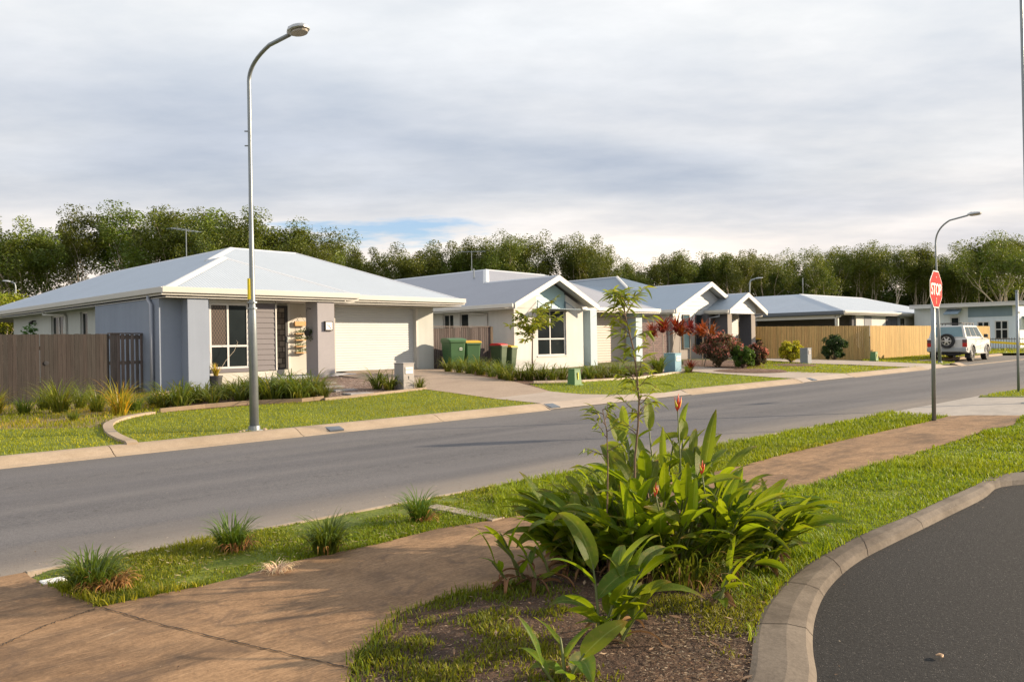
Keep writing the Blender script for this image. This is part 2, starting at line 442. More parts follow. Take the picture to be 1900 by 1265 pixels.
M_nkerb = concrete_mat('near_kerb_concrete', (.30, .25, .20), (.42, .35, .28), (.16, .12, .09), spk=.2)
M_pkerb = concrete_mat('carpark_kerb_concrete', (.090, .074, .060), (.185, .156, .128), (.040, .030, .022), spk=.22, stain_amt=.85)
M_drive = concrete_mat('driveway_aggregate', (.27, .205, .155), (.38, .30, .235), (.21, .16, .125), spk=.45, stain_amt=.35)
M_cross = concrete_mat('crossover_concrete', (.33, .275, .235), (.42, .36, .305), (.26, .215, .175), spk=.18, stain_amt=.35)
M_apron = concrete_mat('apron_concrete', (.28, .26, .245), (.39, .355, .32), (.22, .205, .19), spk=.15, stain_amt=.5)

def soil_mat(name, cols, sc_=6., chips=True):
    b = NB(name); v = b.pos(); a = b.noise(v, sc_, 8, .7); g = b.noise(v, 1.1, 4)
    c = b.ramp(b.math('ADD', b.math('MULTIPLY', a, .65), b.math('MULTIPLY', g, .35)), [(.35, cols[0]), (.5, cols[1]), (.65, cols[2])])
    if chips:
        vo = b.n('ShaderNodeTexVoronoi'); vo.inputs['Scale'].default_value = 42.; b.l(b.mapv(v, (1, 1.8, 1), (0, 0, .6)), vo.inputs['Vector'])
        c = b.mix(b.ramp(vo.outputs['Distance'], [(.15, .65), (.4, 0.)]), c, b.ramp(vo.outputs['Color'], [(.2, (.05, .033, .022)), (.6, (.17, .12, .08)), (.9, (.36, .29, .21))]))
    b.base(c); b.rough(.95); b.bump(b.math('ADD', a, b.noise(v, 40., 4)), .9, .03); return b.m
M_soil = soil_mat('island_soil', [(.028, .014, .008), (.070, .036, .020), (.120, .068, .040)])
M_mulch = soil_mat('bark_mulch', [(.06, .03, .02), (.13, .07, .045), (.2, .12, .08)])
M_dry = soil_mat('dry_yard', [(.10, .085, .03), (.20, .15, .07), (.30, .23, .13)], 4.)
def turf_mat(name, lo, mid, hi):
    b = NB(name); v = b.pos(); a = b.noise(v, 1.2, 5, .6); f = b.noise(b.mapv(v, (1, 1, 1)), 26., 4, .7)
    b.base(b.ramp(b.math('ADD', b.math('MULTIPLY', a, .45), b.math('MULTIPLY', f, .55)), [(.33, lo), (.5, mid), (.68, hi)])); b.rough(.95)
    b.bump(f, .9, .03); return b.m
M_turf = turf_mat('turf', (.05, .075, .006), (.12, .16, .010), (.22, .23, .02))
M_land = turf_mat('land', (.06, .07, .02), (.11, .12, .03), (.17, .16, .06))
M_litter = soil_mat('forest_floor', [(.02, .015, .01), (.045, .035, .02), (.08, .06, .035)], 2., False)

# ------------------------------------------------------------------ ground, road, kerbs
def ground_sheet():
    gx = sorted(set([-3000, -1200, -400, -150, -80]+list(range(-40, 80, 2))+[80, 90, 110, 150, 250, 500, 1200, 3000]))
    gy = sorted(set([-3000, -800, -200, -60, -20]+list(range(-10, 40, 2))+[6.2, 6.5, 12.6, 12.95]+[45, 50, 60, 80, 120, 200, 500, 1200, 3000]))
    m = MB()
    def z(x, y): return (SL*max(-60, min(x, 130))-.09 if y < 6.5 else G(x, y)-.035-(.16 if 37 < x < 55 and 12.6 < y < 16.1 else 0))
    for y in gy:
        for x in gx: m.v.append((x, y, z(x, y))); m.t.append((1, 1, 1))
    n = len(gx)
    for j in range(len(gy)-1):
        for i in range(n-1): m.f.append((j*n+i, j*n+i+1, (j+1)*n+i+1, (j+1)*n+i))
    return tag(m.build('ground', M_land), kind='structure')
ground_sheet()
road = [(-60, 6.48), (140, 6.48), (140, 12.62), (-60, 12.62)]
sheet('road', road, M_road, .0, cell=2.)
sheet('parking_bay', [(38.9, 12.60), (54.5, 12.60), (53.6, 15.5), (40.6, 15.5)], M_road, .006, zf=lambda x, y: SL*x)
# far kerb: rolled, cast in lengths with open joints; left out where the crossovers run through
def kerb_run(name, x0, x1, L, prof, mat, zf=None):
    m = MB(); x = x0
    while x < x1-.05:
        e = min(x+L, x1); a, b_ = x+.007, e-.007
        o = len(m.v); k = len(prof)
        segs = max(1, int((b_-a)/1.5)); 
        for j in range(segs+1):
            xx = a+(b_-a)*j/segs
            m._add([(xx, y, z+SL*xx) for y, z in prof], [])
        for j in range(segs):
            for i in range(k-1): m.f.append((o+j*k+i, o+(j+1)*k+i, o+(j+1)*k+i+1, o+j*k+i+1))
        m.f.append(tuple(range(o, o+k))); m.f.append(tuple(range(o+segs*k, o+segs*k+k))[::-1])
        x = e
    return tag(m.build(name, mat), kind='structure')
KP = [(12.56, -.05), (12.57, .006), (12.66, .028), (12.78, .085), (12.88, .122), (12.96, .130), (13.03, .126), (13.04, -.02)]
cr1 = (GP(1009, 753)[0], GP(1262, 724)[0]); cr2 = (GP(1480, 706)[0], GP(1576, 697)[0]); cr3 = (34.6, 38.2)
kerb_run('kerb', -30+.35, cr1[0], 3.02, KP, M_kerb)
kerb_run('kerb', cr1[1], cr2[0], 3.02, KP, M_kerb)
kerb_run('kerb', cr2[1], cr3[0], 3.02, KP, M_kerb)
kerb_run('kerb', cr3[1], 39.0, 1.2, KP, M_kerb)
kerb_run('bay_edge', 39.0, 54.3, 3.0, [(12.50, -.03), (12.51, .010), (12.68, .012), (12.69, -.03)], M_kerb)
kerb_run('bay_kerb', 40.4, 53.8, 3.0, [(15.4, -.05), (15.42, .1), (15.5, .125), (15.62, .13), (15.63, -.02)], M_kerb)
kerb_run('kerb', 54.6, 110, 3.02, KP, M_kerb)
NKP = [(6.56, -.05), (6.55, .006), (6.49, .012), (6.40, .055), (6.32, .078), (6.27, .080), (6.26, -.02)]
nk0 = GP(62, 1076)[0]
kerb_run('near_kerb', nk0, 15.4, 3.0, [(y, z) for y, z in NKP[::-1]], M_nkerb)
# side-street apron and corner
def poly_px(l): return [GP(*p) for p in l]
ap = poly_px([(1622, 772), (1668, 764), (1733, 749), (1790, 741)])
apr = [(15.0, 6.5), (16.6, 6.52), (19.0, 6.5), (21.2, 6.5)]+poly_px([(1815, 737), (1900, 736.5)])+[(34., 4.4), (34., .5), (20.5, -1.), (17.3, 3.1)]+poly_px([(1897, 771), (1800, 770.5), (1762, 772), (1700, 772)])
sheet('street_apron', apr, M_apron, .003, cell=.8)
sheet('corner_turf', poly_px([(1815, 737.5), (1850, 729), (1900, 721)])+[(34., 5.9), (34., 4.4)]+poly_px([(1900, 737)]), M_turf, .012, cell=.8)
# foot path
P_far = [(57, 1072), (185, 1127), (300, 1102), (380, 1087), (450, 1070), (510, 1050), (580, 1035), (700, 1010), (810, 982), (925, 964), (1050, 942), (1250, 893), (1390, 861), (1440, 847), (1548, 821), (1655, 797), (1733, 780), (1762, 772), (1800, 770.5)]
P_near = [(1897, 771), (1880, 789), (1828, 800), (1759, 823), (1698, 843), (1625, 864), (1513, 899), (1466, 907), (1380, 935), (1300, 962), (1150, 1015), (1040, 1055), (950, 1084), (840, 1105), (750, 1135), (705, 1172), (660, 1215), (648, 1265), (660, 1400)]
pf, pn = poly_px(P_far), poly_px(P_near)
M_pathz = lambda x, y: SL*x+.07
path = [(-8, 6.3), (pf[0][0], 6.3)]+pf+pn+[(.2, -.6), (-1.5, -2.5), (-8, -2.5)]
sheet('footpath', path, M_path, .006, cell=.5, zf=lambda x, y: SL*x+.07 if y < 6.26 else SL*x+.07)
# expansion joints and cracks (open saw cuts: thin dark grooves)
M_gap = pm('joint_filler', (.035, .025, .018), .95, .4)
def crack(name, pts, w, wob=.01, n=26, dz=.0105):
    m = MB(); P = []
    for (a, b) in zip(pts[:-1], pts[1:]):
        for i in range(n): P.append((a[0]+(b[0]-a[0])*i/n+rnd.uniform(-wob, wob), a[1]+(b[1]-a[1])*i/n+rnd.uniform(-wob, wob)))
    P.append(pts[-1]); V = [Vector((x, y, SL*x+.07+dz)) for x, y in P]
    d = (V[-1]-V[0]).normalized(); s = d.cross(Vector((0, 0, 1)))
    m.strip(V, [w*rnd.uniform(.4, 1.3) for _ in V], s)
    return tag(m.build(name, M_gap), kind='structure')
crack('path_joint', [GP(187, 1128), GP(300, 1161), GP(480, 1203), GP(655, 1243)], .0045, .005)
crack('path_joint', [GP(863, 977), GP(935, 989), GP(985, 997)], .006, .003)
crack('path_crack', [GP(0, 1202), GP(70, 1168), GP(150, 1140), GP(180, 1130)], .004, .014)
crack('path_joint', [GP(1230, 905), GP(1330, 950)], .006, .003)
# car park: asphalt with a broad kerb swinging round the planted island
K_in = [(1900, 869), (1828, 892), (1759, 920), (1681, 957), (1612, 983), (1561, 1009), (1492, 1047), (1440, 1095), (1408, 1140), (1396, 1190), (1394, 1265), (1400, 1400)]
K_out = [(1900, 893), (1849, 914), (1776, 948), (1716, 978), (1625, 1022), (1582, 1047), (1543, 1082), (1522, 1116), (1509, 1159), (1509, 1215), (1524, 1265), (1560, 1400)]
ki = [onp(a, b, .085)[:2] for a, b in K_in]; ko = [onp(a, b, .01)[:2] for a, b in K_out]
ki = [np.array((14., -1.2))]+[np.array((12.2, .05))]+ki; ko = [np.array((14., -2.0))]+[np.array((12.2, -.45))]+ko
ki.append(np.array((.75, -1.2))); ko.append(np.array((1.25, -1.2)))
def spl(P, n=6):
    P = [np.array(p, float) for p in P]; out = []
    for i in range(len(P)-1):
        p0, p1, p2, p3 = P[max(i-1, 0)], P[i], P[i+1], P[min(i+2, len(P)-1)]
        for k in range(n):
            t = k/n; out.append(.5*((2*p1)+(-p0+p2)*t+(2*p0-5*p1+4*p2-p3)*t*t+(-p0+3*p1-3*p2+p3)*t**3))
    out.append(P[-1]); return out
def smooth(P, n=3):
    for _ in range(n): P = [P[0]]+[(P[i-1]+2*P[i]+P[i+1])/4 for i in range(1, len(P)-1)]+[P[-1]]
    return P
kis, kos = smooth(spl(ki), 10), smooth(spl(ko), 10)
m = MB()
cross = [(0, -.06), (.0, .078), (.10, .082), (.55, .074), (.88, .048), (1., .004), (1., -.06)]
k = len(cross)
for a, b_ in zip(kis, kos):
    m._add([(a[0]+(b_[0]-a[0])*t, a[1]+(b_[1]-a[1])*t, SL*a[0]+z) for t, z in cross], [])
for j in range(len(kis)-1):
    for i in range(k-1): m.f.append((j*k+i, j*k+i+1, (j+1)*k+i+1, (j+1)*k+i))
tag(m.build('carpark_kerb', M_pkerb, smooth=False), kind='structure')
mj = MB()
for j in (12, 30, 38, 45, 52, 62):
    if j < len(kis):
        a, b_ = kis[j], kos[j]; d = (b_-a)/np.linalg.norm(b_-a); s = Vector((-d[1], d[0], 0))
        mj.strip([Vector((*(a+(b_-a)*t), SL*a[0]+z+.0025)) for t, z in cross[1:-1]], [.003]*5, s)
tag(mj.build('kerb_joint', M_gap), kind='structure')
park = [tuple(p) for p in kos]+[(1.25, -8), (30, -8), (30, -2)]
sheet('car_park', park, M_park, .004, cell=1., zf=lambda x, y: SL*x)
# planted island soil and near lawns
isl = pn[8:]+[(.75, -1.0)]+[tuple(p) for p in ki[::-1][1:]]
near_cut = pn[8]
nG = lambda x, y: SL*x+.07+.0*x
isl_poly = [p for p in pn if p[0] < 6.6]+[(.5, -1.0)]+[tuple(p) for p in ki[::-1] if p[0] < 5.2]
def isl_z(x, y): return SL*x+.072+.03*math.sin(x*2.1)*math.sin(y*2.3+1)*.4
sheet('island_soil', isl_poly, M_soil, .0, cell=.25, zf=isl_z)
lawnB = [p for p in pn if p[0] >= 5.4]+[tuple(p) for p in ki if p[0] > 3.9]
lawnB = [p for p in pn if p[0] > 5.2]; 
lawnB = lawnB+[tuple(p) for p in ki[::-1] if p[0] > 3.35]+[(16.5, -.5), (17.2, 2.4)]
sheet('near_turf', lawnB, M_turf, -.006, cell=.6, zf=M_pathz)
stripA = pf[0:10]; stripA = [(pf[0][0]+.02, 6.27)]+pf[:10]+[GP(803, 940)]
sheet('verge_turf', [(1.35, 6.27)]+pf[:10]+[(5.45, 6.27)], M_turf, -.004, cell=.5, zf=M_pathz)
sheet('verge_turf', [(5.2, 6.27)]+pf[9:18]+[(15.3, 6.27)], M_turf, -.004, cell=.6, zf=M_pathz)
# concrete divider across the verge strip
a, b_ = GP(800, 941), GP(925, 965)
m = MB(); d = np.array(b_)-np.array(a); d /= np.linalg.norm(d); s = np.array((-d[1], d[0]))*.075
m.prism([(a[0]-s[0], a[1]-s[1], .03), (b_[0]-s[0], b_[1]-s[1], .03), (b_[0]+s[0], b_[1]+s[1], .03), (a[0]+s[0], a[1]+s[1], .03)], (0, 0, .085))
tag(m.build('verge_divider', M_nkerb), kind='structure')
# driveways, crossovers and lots on the far side
drv = poly_px([(618, 684.5), (620, 696), (689, 706), (748, 722), (790, 723), (850, 731), (914, 740), (1022, 727), (956, 709), (881, 697), (816, 684)])
sheet('driveway', [(14.0, 23.6)]+drv[1:]+[(18.6, 24.2), (18.3, 25.2), (14.2, 25.2)], M_drive, .014, cell=.6)
crs = poly_px([(914, 740), (1009, 752.5)])+[(cr1[0], 12.6), (cr1[1], 12.6)]+poly_px([(1262, 724.5), (1235, 729), (1160, 733), (1080, 732), (1022, 727)])
sheet('crossover', crs, M_cross, .014, cell=.5)
d3 = poly_px([(1225, 675), (1268, 678), (1349, 684), (1440, 689), (1576, 696)])+[(cr2[1], 12.6), (cr2[0], 12.6)]+poly_px([(1480, 705), (1440, 701), (1340, 694), (1276, 689), (1225, 689)])
sheet('driveway', d3, M_cross, .014, cell=.6)
d4 = poly_px([(1410, 659), (1508, 667), (1602, 670), (1690, 674), (1750, 678)])+[(cr3[1], 12.6), (cr3[0], 12.6)]+poly_px([(1693, 683), (1579, 677), (1508, 675), (1410, 668)])
sheet('driveway', d4, M_cross, .014, cell=.6)
L1 = [(-14, 13.0), (cr1[0]-.02, 13.0)]+poly_px([(1009, 752.5), (914, 740), (850, 731), (790, 723), (745, 728), (610, 743), (470, 752), (297, 766), (240, 776), (205, 786), (190, 793), (0, 797)])+[(-14, 17.5)]
sheet('front_turf', L1, M_turf, .004, cell=.8)
L2 = [(cr1[1], 13.0), (cr2[0]-.1, 13.0)]+poly_px([(1480, 705.5), (1440, 701.5), (1340, 694.5), (1290, 691), (1245, 694), (1180, 704), (1062, 710), (980, 713), (1022, 727.5), (1080, 732.5), (1160, 733.5), (1235, 729.5)])
sheet('front_turf', L2, M_turf, .004, cell=.8)
L3 = poly_px([(1380, 686), (1410, 669), (1508, 675.5), (1579, 678), (1693, 684)])+[(cr3[0], 13.0), (cr2[1], 13.0)]+poly_px([(1576, 696), (1474, 692)])
sheet('front_turf', L3, M_turf, .004, cell=.8)
L4 = poly_px([(1602, 669.5), (1690, 673.5), (1748, 677)])+[(39.0, 13.0), (40.2, 15.7), (60, 15.7), (60, 18.2), (41, 18.2)]
sheet('front_turf', L4, M_turf, .004, cell=.8)
L5 = [(54.7, 13.0), (110, 13.0), (110, 40), (60.6, 40), (60.6, 16), (54, 15.6)]
sheet('front_turf', L5, M_turf, .004, cell=2.)
bed1 = poly_px([(0, 797), (190, 793), (205, 786), (240, 776), (297, 766), (300, 735)])+[(7.4, 22.2), (6.4, 23.4), (-14, 23.4), (-14, 17.5)]
sheet('dry_yard', bed1, M_dry, .003, cell=.8)
bed2 = poly_px([(297, 765.5), (470, 751.5), (560, 747), (600, 742), (480, 716), (300, 735)])
sheet('garden_bed', bed2, M_mulch, .006, cell=.6)
M_peb = soil_mat('pebbles', [(.10, .06, .05), (.22, .15, .12), (.36, .28, .24)], 9.)
bed3 = poly_px([(470, 716), (600, 741), (745, 727), (748, 722), (689, 706), (620, 697)])+[(13.4, 23.3), (10., 22.6)]
sheet('pebble_bed', bed3, M_peb, .009, cell=.5)
bed4 = poly_px([(1022, 726.5), (980, 712), (1062, 709.5), (1180, 703), (1245, 693), (1290, 690), (1225, 688), (1225, 678), (1100, 684), (960, 690), (830, 683), (881, 697), (956, 709)])
sheet('garden_bed', bed4, M_mulch, .006, cell=.6)
bed5 = poly_px([(1268, 677.5), (1349, 683.5), (1420, 686), (1415, 670), (1350, 668), (1268, 668)])
sheet('garden_bed', bed5, M_mulch, .006, cell=.6)
tag(MB().poly([(-70, 42, .40), (150, 42, 1.0), (150, 170, 1.0), (-70, 170, .40)]).build('forest_floor', M_litter), kind='structure')

# ------------------------------------------------------------------ grass blades
M_gr = leafmat('lawn_blades', (.165, .205, .008), .35, .6, .0, tcol=(.46, .48, .01))
def noise2(x, y, s, seed):
    """smooth value noise for patchiness"""
    r_ = np.random.RandomState(seed); g = r_.rand(64, 64)
    X = (x*s) % 63; Y = (y*s) % 63; i = X.astype(int); j = Y.astype(int); fx = X-i; fy = Y-j
    fx = fx*fx*(3-2*fx); fy = fy*fy*(3-2*fy)
    return (g[i, j]*(1-fx)+g[i+1, j]*fx)*(1-fy)+(g[i, j+1]*(1-fx)+g[i+1, j+1]*fx)*fy
Gv = np.vectorize(G)
def lawn(name, label, poly, dens, h, wd, seed, zoff=0., near=False, bare=.0, tint=(1, 1, 1), zf=None, clumpy=0., edge_ok=True, cat=None, thin=None, dry=.25):
    r_ = np.random.RandomState(seed); P = np.array(poly)
    x0, y0 = P.min(0); x1, y1 = P.max(0)
    n = int((x1-x0)*(y1-y0)*dens); X = r_.uniform(x0, x1, n); Y = r_.uniform(y0, y1, n)
    ok = pinside(poly, X+r_.normal(0, .012, n), Y+r_.normal(0, .012, n)); X, Y = X[ok], Y[ok]
    if thin:
        D = np.hypot(X, Y); ok = r_.rand(len(X)) < np.clip((thin/D)**1.6, .12, 1); X, Y = X[ok], Y[ok]
    pn_ = noise2(X+50, Y+50, 1.3, seed)*.6+noise2(X+50, Y+50, 5.1, seed+1)*.4
    if bare: ok = pn_+r_.normal(0, .06, len(X)) > bare; X, Y, pn_ = X[ok], Y[ok], pn_[ok]
    n = len(X); Z = (np.array([zf(a, b) for a, b in zip(X, Y)]) if zf else Gv(X, Y))+zoff
    hh = h*r_.uniform(.45, 1.25, n)*(1+clumpy*(pn_-.5)*3).clip(.3, 2.2); az = r_.uniform(0, 2*np.pi, n); ln = r_.uniform(.1, 1.1, n)
    ww = wd*r_.uniform(.6, 1.3, n)
    if near or thin: D = np.hypot(X, Y); ww = ww*np.clip(D/(thin or 99), 1, 4)
    dx, dy = np.cos(az), np.sin(az); px, py = -dy*ww, dx*ww
    base = np.stack([X, Y, Z], 1)
    def P_(a, lat, up): return np.stack([X+dx*ln*hh*a+px*lat, Y+dy*ln*hh*a+py*lat, Z+hh*up], 1)
    V = np.stack([P_(0, -.5, 0), P_(0, .5, 0), P_(.35, .42, .6), P_(1., 0, .95), P_(.35, -.42, .6)], 1).reshape(-1, 3)
    i = np.arange(n)*5
    F = np.concatenate([np.stack([i, i+1, i+2, i+4], 1), np.stack([i+4, i+2, i+3, i+3], 1)])
    # triangles for the tips: use separate tri faces
    F1 = np.stack([i, i+1, i+2], 1); F2 = np.stack([i, i+2, i+4], 1); F3 = np.stack([i+4, i+2, i+3], 1)
    F = np.concatenate([F1, F2, F3])
    dryness = np.clip((noise2(X+9, Y+20, .8, seed+5)-.45)*2.2+r_.normal(0, .35, n), 0, 1)*dry*2
    pat = (.62+.76*noise2(X+31, Y+17, .55, seed+7)*.6+.56*.4*noise2(X+3, Y+71, 2.3, seed+8))[:, None]
    t = np.stack([1+.9*dryness, 1+.25*dryness, 1+1.2*dryness], 1)*r_.uniform(*((.82, 1.18) if dens < 1000 else (.55, 1.4)), (n, 1))*np.array(tint)*pat
    o = npmesh(name, V, F, M_gr, tint=np.repeat(t, 5, 0))
    return tag(o, label, cat, kind='stuff')
lawn('lawn', 'sunlit mown lawn in front of the grey and white house', L1, 620, .040, .010, 1, .0, thin=20, dry=.14, tint=(1.55, 1.42, 1.1))
lawn('lawn', 'mown lawn in front of the white gabled house', L2, 330, .05, .013, 2, thin=24, dry=.16, tint=(1.6, 1.45, 1.1))
lawn('lawn', 'mown lawn beyond the second crossover by red bushes', L3, 200, .06, .018, 3, thin=30, dry=.16, tint=(1.6, 1.45, 1.1))
lawn('lawn', 'lawn strip along the new timber fence', L4, 110, .07, .03, 4, thin=40, dry=.3, tint=(1.8, 1.6, 1.2))
lawn('lawn', 'far lawn behind the white four wheel drive', [p for p in L5 if p[1] < 60], 14, .09, .07, 5, thin=60, tint=(1.3, 1.2, 1.))
lawn('lawn', 'grass on the far street corner around the grey post', poly_px([(1817, 737), (1850, 730), (1900, 723)])+[(33, 5.8), (33, 4.6)]+poly_px([(1900, 736)]), 500, .07, .012, 6, thin=16, tint=(1.1, 1.15, 1.))
lawn('lawn', 'bright green lawn between footpath and car park kerb', lawnB, 6400, .045, .006, 7, .0, zf=M_pathz, thin=5.2, clumpy=.8, dry=.22, tint=(.95, 1.22, .9))
lawn('lawn', 'rough green verge strip with grass tussocks beside the road', [(1.35, 6.27)]+pf[:10]+[(5.45, 6.27)], 6200, .032, .0065, 8, -.002, zf=M_pathz, thin=6., bare=.34, clumpy=.9, dry=.5, tint=(.85, 1.0, .9))
lawn('lawn', 'green verge strip running to the stop sign', [(5.4, 6.27)]+pf[9:18]+[(15.3, 6.27)], 2600, .055, .008, 9, -.002, zf=M_pathz, thin=8., clumpy=.4, dry=.12, tint=(.92, 1.2, .9))
lawn('dry_grass', 'sparse dry grass in the yard before the brown fence', [p for p in bed1], 420, .075, .012, 10, thin=18, bare=.40, dry=.8, tint=(1.1, 1.05, .9))
lawn('lawn', 'narrow lawn between strappy plants and the blue grey wall', poly_px([(300, 737), (460, 713), (470, 722), (440, 736), (300, 752)]), 500, .05, .012, 12, thin=18, dry=.3)
# weeds and low grass over the island
lawn('island_weeds', 'patchy weeds and creeping grass on bare island soil', isl_poly, 7000, .022, .0075, 13, .0, zf=isl_z, bare=.56, clumpy=1.2, dry=.7, tint=(.45, .54, .5))

def band(pts, w, side=1):
    """thin polygon hugging a path edge"""
    P = [np.array(p[:2], float) for p in pts]; A, B = [], []
    for i in range(len(P)):
        d = P[min(len(P)-1, i+1)]-P[max(0, i-1)]; d /= np.linalg.norm(d); s_ = np.array((-d[1], d[0]))
        A.append(tuple(P[i]-s_*.02*side)); B.append(tuple(P[i]+s_*w*side))
    return A+B[::-1]
e1_ = band([p for p in pn if p[0] < 6.], .10, 1)
lawn('edge_grass', 'ragged grass fringe where the footpath meets the island soil', e1_, 2600, .035, .006, 31, .0, zf=isl_z, bare=.52, clumpy=1.0, dry=.5, tint=(.55, .65, .7))
lawn('edge_grass', 'ragged grass fringe hanging over the verge side of the footpath', band(pf[:18], .05, 1), 3800, .045, .007, 33, .0, zf=M_pathz, bare=.35, clumpy=1., thin=6., dry=.4)
# ------------------------------------------------------------------ house materials
def roof_mat(name, col):
    b = NB(name); t = b.n('ShaderNodeTexCoord'); o = t.outputs['Object']
    s = b.n('ShaderNodeSeparateXYZ'); b.l(o, s.inputs[0]); nn = b.n('ShaderNodeSeparateXYZ'); b.l(t.outputs['Normal'], nn.inputs[0])
    sel = b.math('GREATER_THAN', b.math('ABSOLUTE', nn.outputs[0]), b.math('ABSOLUTE', nn.outputs[1]))
    c = b.math('ADD', b.math('MULTIPLY', s.outputs[1], sel), b.math('MULTIPLY', s.outputs[0], b.math('SUBTRACT', 1., sel)))
    rib = b.math('SINE', b.math('MULTIPLY', c, 2*math.pi/.095))
    big = b.noise(o, .5, 5, .6); sm = b.noise(b.mapv(o, (4, 4, 1)), 2., 4)
    sheetln = b.math('LESS_THAN', b.math('FRACT', b.math('MULTIPLY', c, 1/.762)), .025)
    k = b.ramp(b.math('ADD', b.math('MULTIPLY', big, .6), b.math('MULTIPLY', sm, .4)), [(.3, tuple(x*.93 for x in col)), (.7, tuple(min(1, x*1.05) for x in col))])
    k = b.mix(b.math('MULTIPLY', sheetln, .12), k, (.3, .3, .32))
    k = b.mix(b.ramp(rib, [(.0, .10), (.45, 0.)]), k, tuple(x*.55 for x in col))
    b.base(k); b.rough(.55); b.p.inputs['Specular IOR Level'].default_value = .45
    b.bump(rib, .32, .010); return b.m
M_roofA = roof_mat('roof_sheeting_pale', (.38, .44, .52))
M_roofB = roof_mat('roof_sheeting_grey', (.305, .32, .37))
M_roofC = roof_mat('roof_sheeting_blue', (.33, .40, .48))
def render_mat(name, col, var=.06):
    b = NB(name); o = b.obj(); a = b.noise(o, .8, 5, .6); f = b.noise(o, 70., 3, .7)
    st = b.noise(b.mapv(o, (3, 3, .25)), 1.5, 4)
    c = b.ramp(b.math('ADD', b.math('MULTIPLY', a, .6), b.math('MULTIPLY', st, .4)), [(.32, tuple(x*(1-var*1.6) for x in col)), (.68, tuple(min(1, x*(1+var)) for x in col))])
    s = b.n('ShaderNodeSeparateXYZ'); b.l(o, s.inputs[0])            # soil splash at the foot of the wall
    z = b.math('ADD', s.outputs[2], b.math('MULTIPLY', f, -.1))
    m = b.n('ShaderNodeMapRange'); b.l(z, m.inputs[0]); m.inputs[1].default_value = .45; m.inputs[2].default_value = .75; m.inputs[3].default_value = .22; m.inputs[4].default_value = 0
    c = b.mix(m.outputs[0], c, tuple(x*.5 for x in col))
    b.base(c); b.rough(.9); b.p.inputs['Specular IOR Level'].default_value = .25; b.bump(f, .3, .004); return b.m
W_blue = render_mat('wall_blue_grey', (.25, .29, .37))
W_white = render_mat('wall_white', (.46, .48, .47))
W_cream = render_mat('wall_cream', (.50, .485, .45))
W_wht2 = render_mat('wall_bright_white', (.58, .58, .57))
W_dark = render_mat('wall_charcoal', (.10, .10, .115))
W_taupe = render_mat('wall_taupe', (.31, .28, .26))
W_mid = render_mat('wall_grey', (.26, .27, .30))
M_trim = pm('trim_cream', (.475, .472, .450), .5, .05, 2., .03)
M_trimw = pm('trim_white', (.56, .55, .53), .45, .05, 2., .03)
M_cap = pm('ridge_cap', (.52, .55, .60), .45, .05, 2., .03)
M_capw = pm('hip_cap_white', (.60, .61, .62), .45, .05, 2., .03)
M_alu = pm('window_frame_white', (.56, .56, .56), .35, .04, 3., 0)
M_dkfr = pm('frame_dark', (.03, .03, .035), .4, .1, 3., 0)
M_cladd = pm('cladding_purple_grey', (.125, .115, .132), .6, .08, 2., .1)
M_cladw = pm('cladding_white', (.46, .48, .49), .55, .05, 2., .06)
M_clada = pm('cladding_aqua', (.36, .52, .56), .55, .05, 2., .06)
M_blued = pm('door_aqua', (.22, .36, .40), .45, .08, 2., .03)
M_bluep = pm('post_pale_blue', (.36, .46, .53), .6, .06, 2., .1)
M_gdoor = pm('garage_door', (.47, .50, .52), .5, .04, 1.5, .03)
M_gdoorp = pm('garage_door_beige', (.44, .385, .36), .5, .05, 1.5, .03)
M_concs = pm('porch_slab', (.32, .34, .39), .8, .12, 2., .2)
M_dark = pm('interior_dark', (.02, .018, .016), .9, .2, 2., 0)
M_pipe = pm('downpipe_grey', (.30, .33, .40), .4, .06, 2., .02)
M_gutd = pm('gutter_dark', (.10, .12, .15), .4, .08, 2., .02)
def glass_mat(name, c=(.012, .016, .018)):
    b = NB(name); o = b.obj(); b.base(b.ramp(b.noise(o, .9, 3), [(.3, c), (.7, tuple(x*1.9 for x in c))]))
    b.rough(.07); b.p.inputs['Specular IOR Level'].default_value = .06; b.bump(b.noise(o, .8, 2), .12, .02); return b.m
M_glass = glass_mat('window_glass'); M_glassb = glass_mat('window_glass_blue', (.035, .06, .075))
b = NB('diamond_screen'); o = b.obj(); s = b.n('ShaderNodeSeparateXYZ'); b.l(o, s.inputs[0])
d1 = b.math('ABSOLUTE', b.math('SINE', b.math('MULTIPLY', b.math('ADD', s.outputs[0], b.math('MULTIPLY', s.outputs[2], .62)), 38.)))
d2 = b.math('ABSOLUTE', b.math('SINE', b.math('MULTIPLY', b.math('SUBTRACT', s.outputs[0], b.math('MULTIPLY', s.outputs[2], .62)), 38.)))
b.base(b.mix(b.ramp(b.math('MINIMUM', d1, d2), [(.12, 1.), (.3, 0.)]), (.02, .014, .012), (.13, .085, .06))); b.rough(.4); M_scr = b.m


